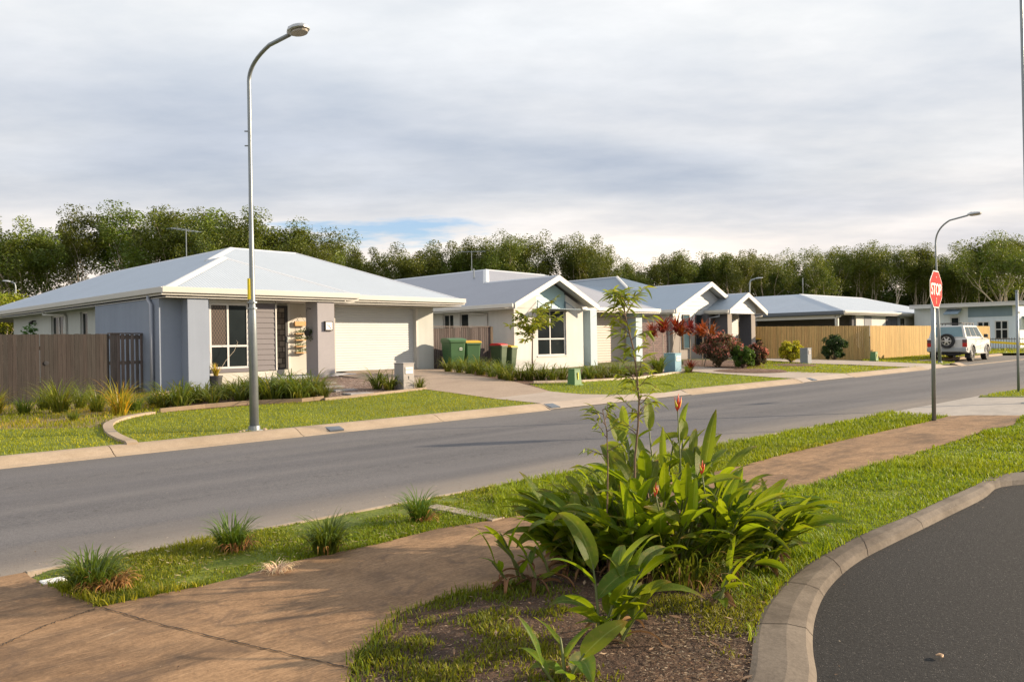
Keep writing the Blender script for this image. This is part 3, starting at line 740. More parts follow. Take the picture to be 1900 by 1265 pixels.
def wallh(root, name, mat, axis, c0, c1, a0, a1, z0, z1, holes=()):
    """wall slab along x (axis 0) or y (axis 1) with real openings"""
    m = MB(); xs = sorted(set([a0, a1]+[h[0] for h in holes]+[h[1] for h in holes]))
    for p, q in zip(xs[:-1], xs[1:]):
        hs = sorted([(h[2], h[3]) for h in holes if h[0] < (p+q)/2 < h[1]]); z = z0
        for l, u in hs+[(z1, None)]:
            if l > z+1e-4:
                if axis == 0: m.box(p, q, c0, c1, z, l)
                else: m.box(c0, c1, p, q, z, l)
            z = u if u else z
    return m.build(name, mat, root)
def window(root, axis, c, a0, a1, z0, z1, mull=(), trans=(), fw=.05, name='window', fmat=None, gmats=None, depth=.05, out=-1, fancy=None):
    """frame with panes as children; c = outer face coordinate, out = direction the glass is set back from"""
    fmat = fmat or M_alu; m = MB()
    def bx(p, q, l, u, dd=0.):
        c0, c1 = c+dd, c-out*depth+dd
        (m.box(p, q, c0, c1, l, u) if axis == 0 else m.box(c0, c1, p, q, l, u))
    bx(a0, a0+fw, z0, z1); bx(a1-fw, a1, z0, z1); bx(a0+fw, a1-fw, z0, z0+fw); bx(a0+fw, a1-fw, z1-fw, z1)
    for t in mull: bx(t-fw*.5, t+fw*.5, z0+fw, z1-fw)
    es = [a0+fw]+[t for t in mull]+[a1-fw]
    for t in trans:
        for p, q in zip(es[:-1], es[1:]):
            bx(p+(fw*.5 if p in mull else 0), q-(fw*.5 if q in mull else 0), t-fw*.5, t+fw*.5)
    f = m.build(name, fmat, root)
    zs = [z0]+list(trans)+[z1]; k = 0
    for i, (l, u) in enumerate(zip(zs[:-1], zs[1:])):
        for j, (p, q) in enumerate(zip(es[:-1], es[1:])):
            pm_ = MB(); g0 = c-out*depth*.45; g1 = g0-out*.012
            pm_.box(p, q, g0, g1, l+.01, u-.01) if axis == 0 else pm_.box(g0, g1, p, q, l+.01, u-.01)
            gm = (gmats[k] if gmats else M_glass); pm_.build('pane', gm, f); k += 1
    return f
def boards(root, name, mat, axis, c, a0, a1, z0, z1, h=.18, out=-1, t=.03, profile=None):
    """overlapping weatherboards; profile(z)->(a0,a1) lets a gable narrow upwards"""
    m = MB(); z = z0
    while z < z1-.01:
        u = min(z+h, z1)
        p, q = profile(z) if profile else (a0, a1); p2, q2 = profile(u) if profile else (a0, a1)
        lo, hi = c+out*t, c+out*t*.3
        if axis == 0: V = [(p, lo, z), (q, lo, z), (q2, hi, u), (p2, hi, u), (p, c+.02, z), (q, c+.02, z), (q2, c+.02, u), (p2, c+.02, u)]
        else: V = [(lo, p, z), (lo, q, z), (hi, q2, u), (hi, p2, u), (c+.02, p, z), (c+.02, q, z), (c+.02, q2, u), (c+.02, p2, u)]
        m._add(V, [(0, 1, 2, 3), (4, 7, 6, 5), (0, 4, 5, 1), (3, 2, 6, 7), (0, 3, 7, 4), (1, 5, 6, 2)])
        z = u
    return m.build(name, mat, root)
def ribdoor(root, name, mat, axis, c, a0, a1, z0, z1, n=24, t=.011):
    m = MB(); h = (z1-z0)/n
    for i in range(n):
        z = z0+i*h; pr = [(c, z+.004), (c-t, z+.012), (c-t, z+h*.5), (c-t*.75, z+h*.75), (c-t, z+h-.012), (c, z+h-.004)]
        m.prism([(a0, y, zz_) if axis == 0 else (y, a0, zz_) for y, zz_ in pr], (a1-a0, 0, 0) if axis == 0 else (0, a1-a0, 0))
    m.box(a0, a1, c, c+.03, z0, z1) if axis == 0 else m.box(c, c+.03, a0, a1, z0, z1)
    return m.build(name, mat, root)
def roofmesh(root, faces, mat):
    m = MB()
    for f in faces:
        n = np.cross(np.array(f[1])-np.array(f[0]), np.array(f[2])-np.array(f[0]))
        if n[2] < 0: f = f[::-1]
        m.poly(f)
    return m.build('roof', mat, root)
def caps(parent, lines, mat, w=.13, h=.035, name='ridge_capping'):
    m = MB()
    for a, b in lines:
        a, b = Vector(a), Vector(b); d = (b-a).normalized(); s = d.cross(Vector((0, 0, 1))).normalized(); u = Vector((0, 0, 1))
        pr = [-s*w-u*.03, -s*w*.45+u*h*.6, u*h, s*w*.45+u*h*.6, s*w-u*.03]
        m.prism([tuple(a+p) for p in pr], tuple(b-a))
    return m.build(name, mat, parent)
def gutters(root, runs, mat, zt, h=.13, d=.12, name='gutter', lip=True, fascia=None):
    """runs: list of ((x0,y0),(x1,y1)) with the outside on the right-hand side going from a to b"""
    m = MB(); fm = MB()
    for a, b in runs:
        A, B = Vector((*a, 0)), Vector((*b, 0)); dr = (B-A).normalized(); o = Vector((dr.y, -dr.x, 0))
        h2_ = h+.025; pr = [(0, zt-h2_), (d*.93, zt-h2_), (d*.98, zt-h2_+.012), (d, zt-.012), (d-.004, zt), (d-.018, zt), (d-.02, zt-.03), (.02, zt-.03), (0, zt-.01)]
        m.prism([tuple(A+o*x+Vector((0, 0, z))) for x, z in pr], tuple(B-A))
        fm.prism([tuple(A+o*x+Vector((0, 0, z))) for x, z in [(0., zt-h-.085), (.05, zt-h-.085), (.05, zt-h-.035), (0., zt-h-.035)]], tuple(B-A))
    g = m.build(name, mat, root); fm.build('fascia', fascia or mat, root); return g
def soffit(root, pts, z, mat): m = MB(); m.prism([(x, y, z) for x, y in pts], (0, 0, .02)); return m.build('soffit', mat, root)
def pipe(root, pts, mat, r=.04, name='downpipe'):
    m = MB(); m.tube(pts, r, 8); return m.build(name, mat, root, smooth=True)
def antenna(root, x, y, z, h, s=1., az=0., grid=False):
    m = MB(); m.tube([(x, y, z), (x, y, z+h)], .018, 6)
    d = Vector((math.cos(az), math.sin(az), 0)); p = Vector((-d.y, d.x, 0)); c = Vector((x, y, z+h-.05))
    if grid:
        m.tube([c+Vector((0, 0, -.5)), c], .012, 4)
        for k in range(6): q = c+Vector((0, 0, -.09*k)); m.tube([q-d*.28, q+d*.28], .008, 4)
        for t in (-.2, .2): m.tube([c+d*t, c+d*t-Vector((0, 0, .5))], .008, 4)
    else:
        m.tube([c-d*.7*s, c+d*.7*s], .012, 4)
        for k in range(7):
            q = c+d*(-.65+.21*k)*s; l = (.32-.025*k)*s; m.tube([q-p*l, q+p*l], .007, 4)
    return m.build('antenna', M_galv, root)
M_galv = pm('galvanised_steel', (.25, .28, .30), .45, .14, 4., .08, metal=.6)

# ------------------------------------------------------------------ house 1: grey-blue and white, hipped roof
h1 = thing('house', 'nearest house, blue grey walls, wide white garage door and pale hipped metal roof', 'house', (7.5, 22, 0), R_(3))
FZ = .70
wallh(h1, 'wall', W_blue, 1, -.13, .12, 0, 4.93, .1, 2.93)
wallh(h1, 'wall', W_blue, 0, 0, .22, .12, 1.25, .1, 2.93)
MB().box(.46, 1.03, -.42, 0, .1, 2.93).build('pier', W_blue, h1)
wallh(h1, 'wall', W_cream, 0, 0, .22, 1.25, 2.6, .1, .88)
MB().box(1.27, 2.56, -.03, .0, .885, .985).build('window_sill', M_cladd, h1)
MB().box(1.25, 2.45, 0., .22, .88, .98).build('wall', W_cream, h1)
window(h1, 0, .03, 1.26, 2.42, .99, 2.84, mull=(1.80,), trans=(1.63,), fw=.055, gmats=[M_glass, M_glass, M_scr, M_glass])
MB().box(1.25, 3.25, 0, .22, 2.845, 2.93).build('lintel', M_trim, h1)
boards(h1, 'cladding', M_cladd, 0, 0, 2.46, 3.24, .90, 2.86, h=.155, t=.03)
MB().box(2.46, 3.24, .022, .22, .88, 2.845).build('wall', M_cladd, h1)
MB().box(3.24, 3.28, -.045, .6, .9, 2.845).build('corner_trim', M_trimw, h1)
MB().box(2.6, 3.28, .0, .22, .1, .88).build('wall', W_cream, h1)
# porch: slab, door, inner wall, free-standing pillar
MB().box(2.63, 5.9, -.28, 1.35, .2, FZ).build('porch_slab', M_concs, h1, bevel=.01)
MB().box(3.28, 5.95, .96, 1.06, FZ, .88).build('wall', W_cream, h1)
dr = MB(); dr.box(3.40, 3.47, .93, 1.0, .89, 2.86).box(4.10, 4.20, .93, 1.0, .89, 2.86).box(3.47, 4.10, .93, 1.0, 2.78, 2.86).box(3.47, 4.10, .93, 1.0, .89, .94)
door = dr.build('door', M_dkfr, h1)
b = NB('door_screen'); o = b.obj(); s = b.n('ShaderNodeSeparateXYZ'); b.l(o, s.inputs[0])
bk = b.n('ShaderNodeTexBrick'); bk.inputs['Scale'].default_value = 1.7; bk.inputs['Mortar Size'].default_value = .03; bk.inputs['Brick Width'].default_value = .35; bk.inputs['Row Height'].default_value = .3
cmb = b.n('ShaderNodeCombineXYZ'); b.l(s.outputs[0], cmb.inputs[0]); b.l(s.outputs[2], cmb.inputs[1]); b.l(cmb.outputs[0], bk.inputs['Vector'])
bk.inputs['Color1'].default_value = (.10, .085, .07, 1); bk.inputs['Color2'].default_value = (.27, .24, .2, 1); bk.inputs['Mortar'].default_value = (.04, .033, .028, 1)
b.base(bk.outputs[0]); b.rough(.3); M_dscr = b.m
MB().box(3.47, 4.10, .965, .985, .94, 2.78).build('screen_panel', M_dscr, door)
hm = MB(); hm.box(4.12, 4.18, .90, .93, 1.72, 1.9); hm.tube([(4.15, .90, 1.83), (4.15, .87, 1.83), (4.06, .87, 1.83)], .01, 6); hm.build('door_handle', M_galv, door)
MB().box(3.28, 3.4, .96, 1.1, .88, 2.93).box(3.4, 4.2, 1.0, 1.1, 2.86, 2.93).box(4.2, 4.28, .94, 1.1, .88, 2.93).build('door_frame', M_trimw, h1)
MB().box(4.28, 5.95, .97, 1.1, .88, 2.93).build('wall', W_cream, h1)
MB().box(3.28, 3.3, .0, .96, .88, 2.93).build('wall', W_cream, h1)
pil = MB().box(4.43, 5.02, -.42, .25, .2, 2.93).build('pillar', pm('pillar_grey', (.30, .29, .315), .9, .07, 1., .2), h1)
# garage
gz0, gz1 = .72, 2.87
wallh(h1, 'wall', W_white, 0, 1.12, 1.3, 5.95, 10.25, .2, 2.93, holes=[(5.98, 9.42, .2, gz1)])
ribdoor(h1, 'garage_door', M_gdoor, 0, 1.26, 5.98, 9.42, gz0, gz1, n=25)
MB().box(9.42, 9.52, 1.08, 1.12, gz0, gz1+.05).box(5.98, 9.42, 1.08, 1.12, gz1, gz1+.05).build('door_surround', M_trim, h1)
wallh(h1, 'wall', W_white, 1, 10.0, 10.25, 1.3, 21, .2, 2.93)
# side wall (recessed) with windows
wx = .30
hol = [(5.05, 5.85, .9, 2.86), (7.02, 7.74, .9, 2.86), (9.58, 10.98, 1.2, 2.83)]
wallh(h1, 'wall', W_white, 1, wx, wx+.22, 4.93, 15.85, .1, 2.93, holes=hol)
wallh(h1, 'wall', W_white, 0, 15.85, 16.0, wx, 10.25, .1, 2.93)
window(h1, 1, wx+.06, 5.05, 5.85, .9, 2.86, mull=(5.42,), gmats=[M_glass, pm('curtain', (.42, .36, .27), .8, .1, 6., .2)])
window(h1, 1, wx+.06, 7.02, 7.74, .9, 2.86)
window(h1, 1, wx+.06, 9.58, 10.98, 1.2, 2.83, mull=(10.25,))
MB().box(.3, .5, 20.8, 21, .1, 2.95).build('patio_post', M_trim, h1)
MB().box(2.5, 10.2, 20.9, 21.1, .1, 2.93).build('wall', W_taupe, h1)
pipe(h1, [(-.19, .55, 3.02), (-.19, .55, 2.9), (-.20, .35, 2.78), (-.20, .35, .25)], M_pipe, .05)
pipe(h1, [(-.1, 10.4, 3.02), (-.1, 10.4, 2.86), (.05, 9.9, 2.84), (.22, 9.2, 2.82), (.24, 9.1, 2.75), (.24, 9.1, .3)], M_trim, .045)
lt = MB(); lt.tube([(.3, 12.9, 2.72), (.2, 12.9, 2.72)], .03, 6); lt.tube([(.2, 12.9, 2.72), (.14, 12.8, 2.62)], [.03, .06], 8); lt.tube([(.2, 12.9, 2.72), (.14, 13.05, 2.64)], [.03, .06], 8); lt.build('security_light', M_dkfr, h1)
zt = 3.19
A = (-.15, -.5, zt-.01); B = (5.72, -.5, zt-.01); Cc = (5.72, .1, zt-.01); D = (10.75, .1, zt-.01); P1 = (2.81, 2.4, 4.41); Q = (2.81, 3.43, 4.41)
PA = (4.5, 5.3, 5.10); PR = (7.05, 5.3, 5.09); PB = (4.5, 16.9, 5.10); PC = (7.05, 16.9, 5.09); BL = (-.15, 21.9, zt-.01); BR = (10.75, 21.9, zt-.01)
rf = roofmesh(h1, [[A, P1, Q, PA, PB, BL], [A, B, P1], [B, Cc, Q, P1], [Cc, D, PR, PA, Q], [D, BR, PC, PR], [BL, BR, PC, PB], [PA, PR, PC, PB]], M_roofA)
caps(rf, [(A, P1)], M_capw, .17, .04, 'hip_capping'); caps(rf, [(Q, PA)], M_capw, .15, .04, 'hip_capping')
caps(rf, [(P1, Q), (P1, B), (PA, PR), (PR, D), (PA, PB), (PB, BL)], M_cap, .075, .03)
soffit(h1, [(-.15, -.5), (5.72, -.5), (5.72, .1), (10.75, .1), (10.75, 21.9), (-.15, 21.9)], 2.935, M_trim)
gutters(h1, [((-.15, 21.9), (-.15, -.5)), ((-.27, -.5), (5.84, -.5)), ((5.72, -.5), (5.72, -.02)), ((5.72, .1), (10.87, .1)), ((10.75, .1), (10.75, 21.9))], M_trim, zt+.02)
antenna(h1, 4.5, 9.0, 5.05, 1.15, 1., .3)

# ------------------------------------------------------------------ house 2: white front gable
h2 = thing('house', 'white rendered house with a front gable, aqua gable cladding and grey roof', 'house', (21.4, 23.3, 0), R_(2))
Z2 = 2.95
gp = lambda z: 0
wallh(h2, 'wall', W_wht2, 0, 0, .25, .25, 4.2, .2, 3.05, holes=[(1.34, 3.10, 1.03, 3.05)])
MB().prism([(.25, 0, 3.05), (1.30, 0, 3.05), (1.30, 0, 3.70)], (0, .25, 0)).build('gable_wall', W_wht2, h2)
MB().prism([(3.10, 0, 3.05), (4.2, 0, 3.05), (3.10, 0, 3.58)], (0, .25, 0)).build('gable_wall', W_wht2, h2)
s_l = lambda z: (max(1.30, .25+(z-3.05)/.62), min(3.10, 4.2-(z-3.05)/.54))
boards(h2, 'gable_cladding', M_clada, 0, .08, 1.3, 3.1, 2.98, 4.1, h=.17, t=.03, profile=lambda z: (max(1.31, 2.08-(4.16-z)/.56), min(3.09, 2.08+(4.16-z)/.50)) if z > 3.6 else (1.31, 3.09))
window(h2, 0, .05, 1.36, 3.08, 1.03, 2.93, mull=(2.15,), trans=(1.72,), fw=.055)
MB().box(1.3, 3.14, -.03, .05, .98, 1.03).build('window_sill', M_trimw, h2)
aw = MB(); aw.box(1.2, 3.35, -.62, .0, 2.92, 2.95)
for x in (1.36, 2.2, 3.05): aw.box(x-.02, x+.02, -.03, .0, 2.92, 3.3); aw.tube([(x, -.02, 3.28), (x, -.55, 2.96)], .014, 5)
aw.build('awning', pm('awning_blue_grey', (.10, .17, .23), .5, .1, 2., .02), h2)
wallh(h2, 'wall', W_wht2, 1, 0, .25, 0, 12, .2, 2.95, holes=[(2.75, 3.3, 1.4, 2.86), (3.72, 4.42, 1.4, 2.86)])
window(h2, 1, .06, 2.75, 3.3, 1.4, 2.86); window(h2, 1, .06, 3.72, 4.42, 1.4, 2.86, mull=(4.05,))
wallh(h2, 'wall', W_wht2, 1, 3.97, 4.2, .25, 1.8, .2, 2.95)
MB().box(4.2, 4.75, 1.5, 1.6, .35, 2.85).build('door', M_blued, h2)
pt = MB(); pt.box(4.34, 4.37, 1.47, 1.5, .7, 2.5); pt.build('door_handle', M_trimw, h2)
MB().box(4.64, 5.08, -.05, .5, .2, 2.95).build('pillar', M_bluep, h2)
MB().box(4.2, 5.1, -.1, 1.6, .2, .45).build('porch_slab', M_concs, h2)
wallh(h2, 'wall', W_taupe, 0, 1.5, 1.7, 5.05, 10.3, .2, 2.95, holes=[(5.3, 9.2, .2, 2.72)])
ribdoor(h2, 'garage_door', M_gdoorp, 0, 1.66, 5.3, 9.2, .5, 2.72, n=18)
MB().box(9.2, 9.7, .9, 1.5, .2, 2.95).build('pillar', M_bluep, h2)
wallh(h2, 'wall', W_taupe, 1, 10.1, 10.3, 1.7, 12, .2, 2.95)
zt2 = 3.10
a = (-.5, -.55, zt2); ap_ = (2.08, -.55, 4.30); c_ = (4.62, -.55, zt2); Pk = (4.15, 6.1, 5.16); Rk = (8.3, 6.1, 5.10)
gq = (4.62, .6, zt2); dd_ = (10.6, .6, zt2); wv = (2.08, 2.85, 4.30)
# the main front slope rises from the garage gutter; wing ridge runs back into it
sl2 = (5.13-zt2)/(6.1-.6); wy = .6+(4.30-zt2)/sl2; wv = (2.08, wy, 4.30)
SL2 = (-4.5, 14.5, 5.1)
rf2 = roofmesh(h2, [[a, ap_, wv, Pk, (4.15, 13.6, 5.16), (-.5, 18.5, zt2)], [ap_, c_, gq, wv], [gq, dd_, Rk, Pk, wv], [dd_, (10.6, 18.5, zt2), (8.3, 13.6, 5.1), Rk], [(-.5, 18.5, zt2), (10.6, 18.5, zt2), (8.3, 13.6, 5.1), (4.15, 13.6, 5.16)], [Pk, Rk, (8.3, 13.6, 5.1), (4.15, 13.6, 5.16)]], M_roofB)
caps(rf2, [(ap_, wv), (Pk, Rk), (Rk, dd_), (Pk, (4.15, 13.6, 5.16)), ((4.15, 13.6, 5.16), (-.5, 18.5, zt2))], M_cap, .07, .03)
caps(rf2, [(wv, Pk)], M_capw, .14, .04, 'hip_capping')
vp = MB(); vp.tube([(2.9, 5.6, 4.5), (2.9, 5.6, 5.1)], .04, 6); vp.build('vent_pipe', M_galv, rf2)
bb = MB()
for p, q in ((a, ap_), (ap_, c_)):
    n = .0; bb.prism([(p[0], p[1]-.045, p[2]-.20), (q[0], q[1]-.045, q[2]-.20), (q[0], q[1]-.045, q[2]+.03), (p[0], p[1]-.045, p[2]+.03)], (0, .045, 0))
bb.build('barge_board', M_trimw, h2)
ss = MB(); ss.prism([(-.48, -.5, zt2-.06), (2.08, -.5, 4.24), (2.08, -.5, 4.26), (-.48, -.5, zt2-.04)], (0, .52, 0)); ss.prism([(2.08, -.5, 4.24), (4.60, -.5, zt2-.06), (4.60, -.5, zt2-.04), (2.08, -.5, 4.26)], (0, .52, 0)); ss.build('gable_soffit', M_trimw, h2)
soffit(h2, [(-.5, .0), (4.6, .0), (4.6, .6), (10.6, .6), (10.6, 18.5), (-.5, 18.5)], 2.955, M_trimw)
gutters(h2, [((-.5, 18.5), (-.5, -.55)), ((4.62, .6), (10.72, .6)), ((10.6, .6), (10.6, 18.5))], M_trimw, zt2+.02)
pipe(h2, [(-.3, 2.3, 2.98), (-.3, 2.3, 2.82), (-.1, 1.75, 2.78), (-.06, 1.55, 2.78), (-.06, 1.55, .5)], M_trimw, .045)
antenna(h2, 4.2, 7.2, 5.1, 1.1, 1.0, 2.3)

# ------------------------------------------------------------------ house 3: twin gables, white boards, piers with painted shade
h3 = thing('house', 'twin gabled house with white cladding and porch pillars with shade painted on the sides behind red shrubs', 'house', (34.5, 25, 0), 0)
boards(h3, 'cladding', M_cladw, 0, 0, -.3, 3.8, 2.0, 4.4, h=.2, t=.035, profile=lambda z: (max(-.3, 2.54-(4.52-z)/.50), min(5.2, 2.54+(4.52-z)/.50)) if z > 3.0 else (-.3, 3.4))
wallh(h3, 'wall', W_taupe, 0, .0, .2, -.3, 3.4, .2, 2.0, holes=[(.5, 1.1, 1.1, 2.0), (1.65, 2.2, .9, 2.0)])
MB().box(-.3, 5.6, .03, .2, 2.0, 3.0).build('wall', W_mid, h3)
window(h3, 0, -.085, .5, 1.1, 1.1, 2.92, fmat=M_dkfr, gmats=[M_glassb]); window(h3, 0, -.085, 1.65, 2.2, .9, 2.92, fmat=M_dkfr)
wallh(h3, 'wall', W_dark, 0, -.3, -.04, 2.25, 3.35, .2, 2.95)
wallh(h3, 'wall', W_wht2, 1, -.3, -.1, .2, 14, .2, 2.95)
for x0, y0 in ((2.85, -1.25), (5.22, -1.25)):
    pl = MB().box(x0, x0+.40, y0, y0+.75, .2, 2.95).build('porch_pillar', W_dark, h3)  # dark body colour paints the shade on the pillar's sides
    MB().box(x0-.005, x0+.405, y0-.02, y0, .2, 2.95).build('pillar_lit_face', W_taupe, pl)  # paler front skin paints the sunlit face
ribdoor(h3, 'garage_door', M_gdoor, 0, .0, 3.42, 5.85, .55, 2.72, n=20)
MB().box(3.35, 6.0, .03, .2, .2, 2.95).box(3.35, 6.0, -.05, .02, 2.72, 2.95).build('wall', W_cream, h3)
zt3 = 3.15
a3 = (-.73, -.5, zt3); p3 = (2.54, -.5, 4.66); c3 = (5.75, -.5, zt3)
Pk3 = (2.7, 6.2, 5.45); Rk3 = (5.6, 6.2, 5.0)
w3 = (2.54, 5.2, 4.66)
rf3 = roofmesh(h3, [[a3, p3, w3, Pk3, (2.7, 12, 5.45), (-.73, 16, zt3)], [p3, c3, (5.75, 6.2, zt3), Pk3, w3], [(5.75, 6.2, zt3), (8.5, 8.5, zt3), (8.5, 16, zt3), (2.7, 12, 5.45), Pk3], [(-.73, 16, zt3), (8.5, 16, zt3), (2.7, 12, 5.45)]], M_roofC)
a4 = (2.58, -1.55, 3.12); p4 = (4.46, -1.55, 4.07); c4 = (6.38, -1.55, 3.10)
rf4 = roofmesh(h3, [[a4, p4, (4.46, 0.6, 4.07), (2.58, .6, 3.12)], [p4, c4, (6.38, 2.5, 3.10), (4.46, 2.5, 4.07)]], M_roofC)
caps(rf3, [(p3, w3), (Pk3, (2.7, 12, 5.45)), ((2.7, 12, 5.45), (-.73, 16, zt3)), (Pk3, (8.5, 8.5, zt3))], M_cap, .07, .03)
caps(rf3, [(w3, Pk3)], M_capw, .16, .05, 'hip_capping'); caps(rf4, [(p4, (4.46, 1., 4.07))], M_cap, .07, .03)
bb = MB()
for p, q in ((a3, p3), (p3, c3), (a4, p4), (p4, c4)):
    bb.prism([(p[0], p[1]-.05, p[2]-.22), (q[0], q[1]-.05, q[2]-.22), (q[0], q[1]-.05, q[2]+.035), (p[0], p[1]-.05, p[2]+.035)], (0, .05, 0))
bb.build('barge_board', M_trimw, h3)
ss = MB()
for p, q, y1 in ((a3, p3, .0), (p3, c3, .0), (a4, p4, 0.), (p4, c4, 0.)):
    ss.prism([(p[0], p[1], p[2]-.10), (q[0], q[1], q[2]-.10), (q[0], q[1], q[2]-.08), (p[0], p[1], p[2]-.08)], (0, y1-p[1], 0))
ss.build('gable_soffit', M_trimw, h3)
boards(h3, 'porch_gable_cladding', M_cladw, 0, -1.3, 2.8, 6.1, 2.96, 3.9, h=.2, t=.03, profile=lambda z: (4.46-(3.98-z)/.52, min(5.6, 4.46+(3.98-z)/.52)))
gutters(h3, [((-.73, 16), (-.73, -.5)), ((2.58, -.05), (2.58, -1.55)), ((6.38, -1.55), (6.38, 2.5))], M_trimw, 3.15)
soffit(h3, [(-.7, .05), (2.5, .05), (2.5, 3), (-.7, 3)], 2.96, M_trimw)
pipe(h3, [(2.62, -.9, 3.0), (2.62, -.9, 2.82), (2.55, -.35, 2.75), (2.55, -.35, .4)], M_pipe, .045)
pipe(h3, [(6.3, -1.3, 3.0), (6.3, -1.3, 2.86), (5.7, -1.2, 2.78), (5.68, -1.1, 2.6)], M_trimw, .045)
# brick link wall between the second and third fronts
b = NB('face_brick'); o = b.obj(); s = b.n('ShaderNodeSeparateXYZ'); b.l(o, s.inputs[0]); cmb = b.n('ShaderNodeCombineXYZ'); b.l(s.outputs[0], cmb.inputs[0]); b.l(s.outputs[2], cmb.inputs[1])
bk = b.n('ShaderNodeTexBrick'); bk.inputs['Scale'].default_value = 1.; bk.inputs['Brick Width'].default_value = .24; bk.inputs['Row Height'].default_value = .086; bk.inputs['Mortar Size'].default_value = .008
bk.inputs['Color1'].default_value = (.14, .10, .10, 1); bk.inputs['Color2'].default_value = (.22, .15, .14, 1); bk.inputs['Mortar'].default_value = (.06, .055, .055, 1)
b.l(cmb.outputs[0], bk.inputs['Vector']); b.base(bk.outputs[0]); b.rough(.9); M_brick = b.m
MB().box(-2.6, -.45, .2, .4, .2, 2.5).build('brick_wall', M_brick, h3)

# ------------------------------------------------------------------ house 4: pale hip roof behind new fence
h4 = thing('house', 'low house with wide pale hipped roof and dark verandah behind the new timber fence', 'house', (51, 25, 0), R_(3))
zt4 = 3.36
wallh(h4, 'wall', W_wht2, 0, 0, .2, 5.2, 26.4, .3, 3.1, holes=[(13.9, 15.1, .9, 3.0), (19.2, 19.95, 1.6, 3.0)])
window(h4, 0, .05, 13.9, 15.1, .9, 3.0, mull=(14.5,), fmat=M_dkfr); window(h4, 0, .05, 19.2, 19.95, 1.6, 3.0, fmat=M_dkfr)
MB().box(6.65, 8.0, -.03, 0, .3, 3.1).build('wall_panel', W_mid, h4); MB().box(10.9, 13.8, -.03, 0, 1.9, 3.1).build('wall_panel', W_dark, h4)
MB().box(13.9-.6, 13.9, -.04, 0, .3, 3.1).build('wall_panel', W_mid, h4)
window(h4, 0, -.045, 10.95, 13.1, 1.0, 3.0, mull=(12.,), fmat=M_dkfr)
wallh(h4, 'wall', W_dark, 1, 5.2, 5.4, .2, 14, .3, 3.1)
wallh(h4, 'wall', W_dark, 0, 12, 12.2, .0, 5.2, .3, 3.1)
MB().box(4.7, 5.2, .1, .3, .3, 3.1).build('wall_panel', W_dark, h4)
for y in (.0, 6.0, 12.): MB().box(2.05, 2.22, y, y+.17, .3, 3.15).build('verandah_post', M_trimw if y == 0 else W_dark, h4)
MB().box(2.0, 2.06, .2, 12., 2.86, 3.14).build('verandah_beam', M_trim, h4)
MB().box(0.1, .35, 12.2, 13.6, .3, 3.1).build('wall_panel', W_mid, h4)
q = [(1.9, -.5, zt4), (26.9, -.5, zt4), (26.9, 15, zt4), (1.9, 15, zt4)]
pk = (6.9, 4.9, 4.92); rb = (19.1, 4.9, 4.98); rc = (23.0, 4.9, 4.80); rd = (24.5, 5.5, 4.75)
rf = roofmesh(h4, [[q[0], q[1], rc, rb, pk], [q[0], pk, (6.9, 10, 4.92), q[3]], [q[1], q[2], (23, 10, 4.8), rc], [q[3], (6.9, 10, 4.92), (23., 10, 4.8), q[2]], [pk, rb, rc, (23, 10, 4.8), (6.9, 10, 4.92)]], M_roofA)
caps(rf, [(q[0], pk), (pk, rb), (rb, rc), (rc, q[1])], M_cap, .08, .03)
gutters(h4, [((1.9, 15), (1.9, -.5))], M_gutd, zt4+.02, h=.2); gutters(h4, [((1.78, -.5), (27., -.5)), ((26.9, -.5), (26.9, 15))], M_trim, zt4+.02, h=.1, name='gutter')
soffit(h4, [(1.9, -.5), (26.9, -.5), (26.9, 15), (1.9, 15)], 3.12, M_trimw)
pipe(h4, [(2.0, -.3, 3.2), (2.0, -.2, 3.0), (1.9, .1, 2.9), (1.95, .1, .5)], M_trimw, .05)
ma = MB(); 
antenna(h4, 9.9, 6.0, 4.9, 1.5, 1., .6, grid=True)

# ------------------------------------------------------------------ house 5: light blue, skillion roof, at the far end
XH = 66.
def h5p(px, py): p = at_x(px, py, XH); return p[1], p[2]
yR, zR = h5p(1891, 560); yL, zL = h5p(1696, 568)
h5 = thing('house', 'modern pale blue house with flat sloping roof at the end of the street', 'house', (XH, yR, 0), 0)
f5 = lambda px, py: (h5p(px, py)[0]-yR, h5p(px, py)[1])
W_pb = render_mat('wall_pale_blue', (.64, .71, .80)); W_pd = render_mat('wall_slate_blue', (.22, .29, .35)); W_pl = render_mat('wall_off_white', (.74, .78, .80))
LL = yL-yR; zr = lambda y: zR+(zL-zR)*y/LL
ysp = f5(1796, 565)[0]; yp1 = f5(1878, 562)[0]; zpb = f5(1878, 586)[1]
wA = (f5(1836, 596), f5(1813, 607)); wB = (f5(1871, 594), f5(1846, 630))
h5h = [(wA[0][0], wA[1][0], 1.7, wA[0][1]), (wB[0][0], wB[1][0], wB[1][1], wB[0][1])]
wallh(h5, 'wall', W_pb, 1, 0, .2, 0, ysp, .2, zpb, holes=h5h)
MB().prism([(-.03, yp1, zpb), (-.03, ysp, zpb), (-.03, ysp, zr(ysp)-.2), (-.03, yp1, zr(yp1)-.2)], (.23, 0, 0)).build('wall_panel', W_pd, h5)
MB().prism([(0, 0, zpb), (0, yp1, zpb), (0, yp1, zr(yp1)-.2), (0, 0, zr(0)-.2)], (.2, 0, 0)).build('wall', W_pl, h5)
MB().prism([(.02, ysp, .2), (.02, LL, .2), (.02, LL, zr(LL)-.2), (.02, ysp, zr(ysp)-.2)], (.2, 0, 0)).build('wall', W_pl, h5)
MB().prism([(.2, 0, .2), (14, 0, .2), (14, 0, zr(0)-1.3), (.2, 0, zr(0)-.2)], (0, .2, 0)).build('wall', W_pl, h5)
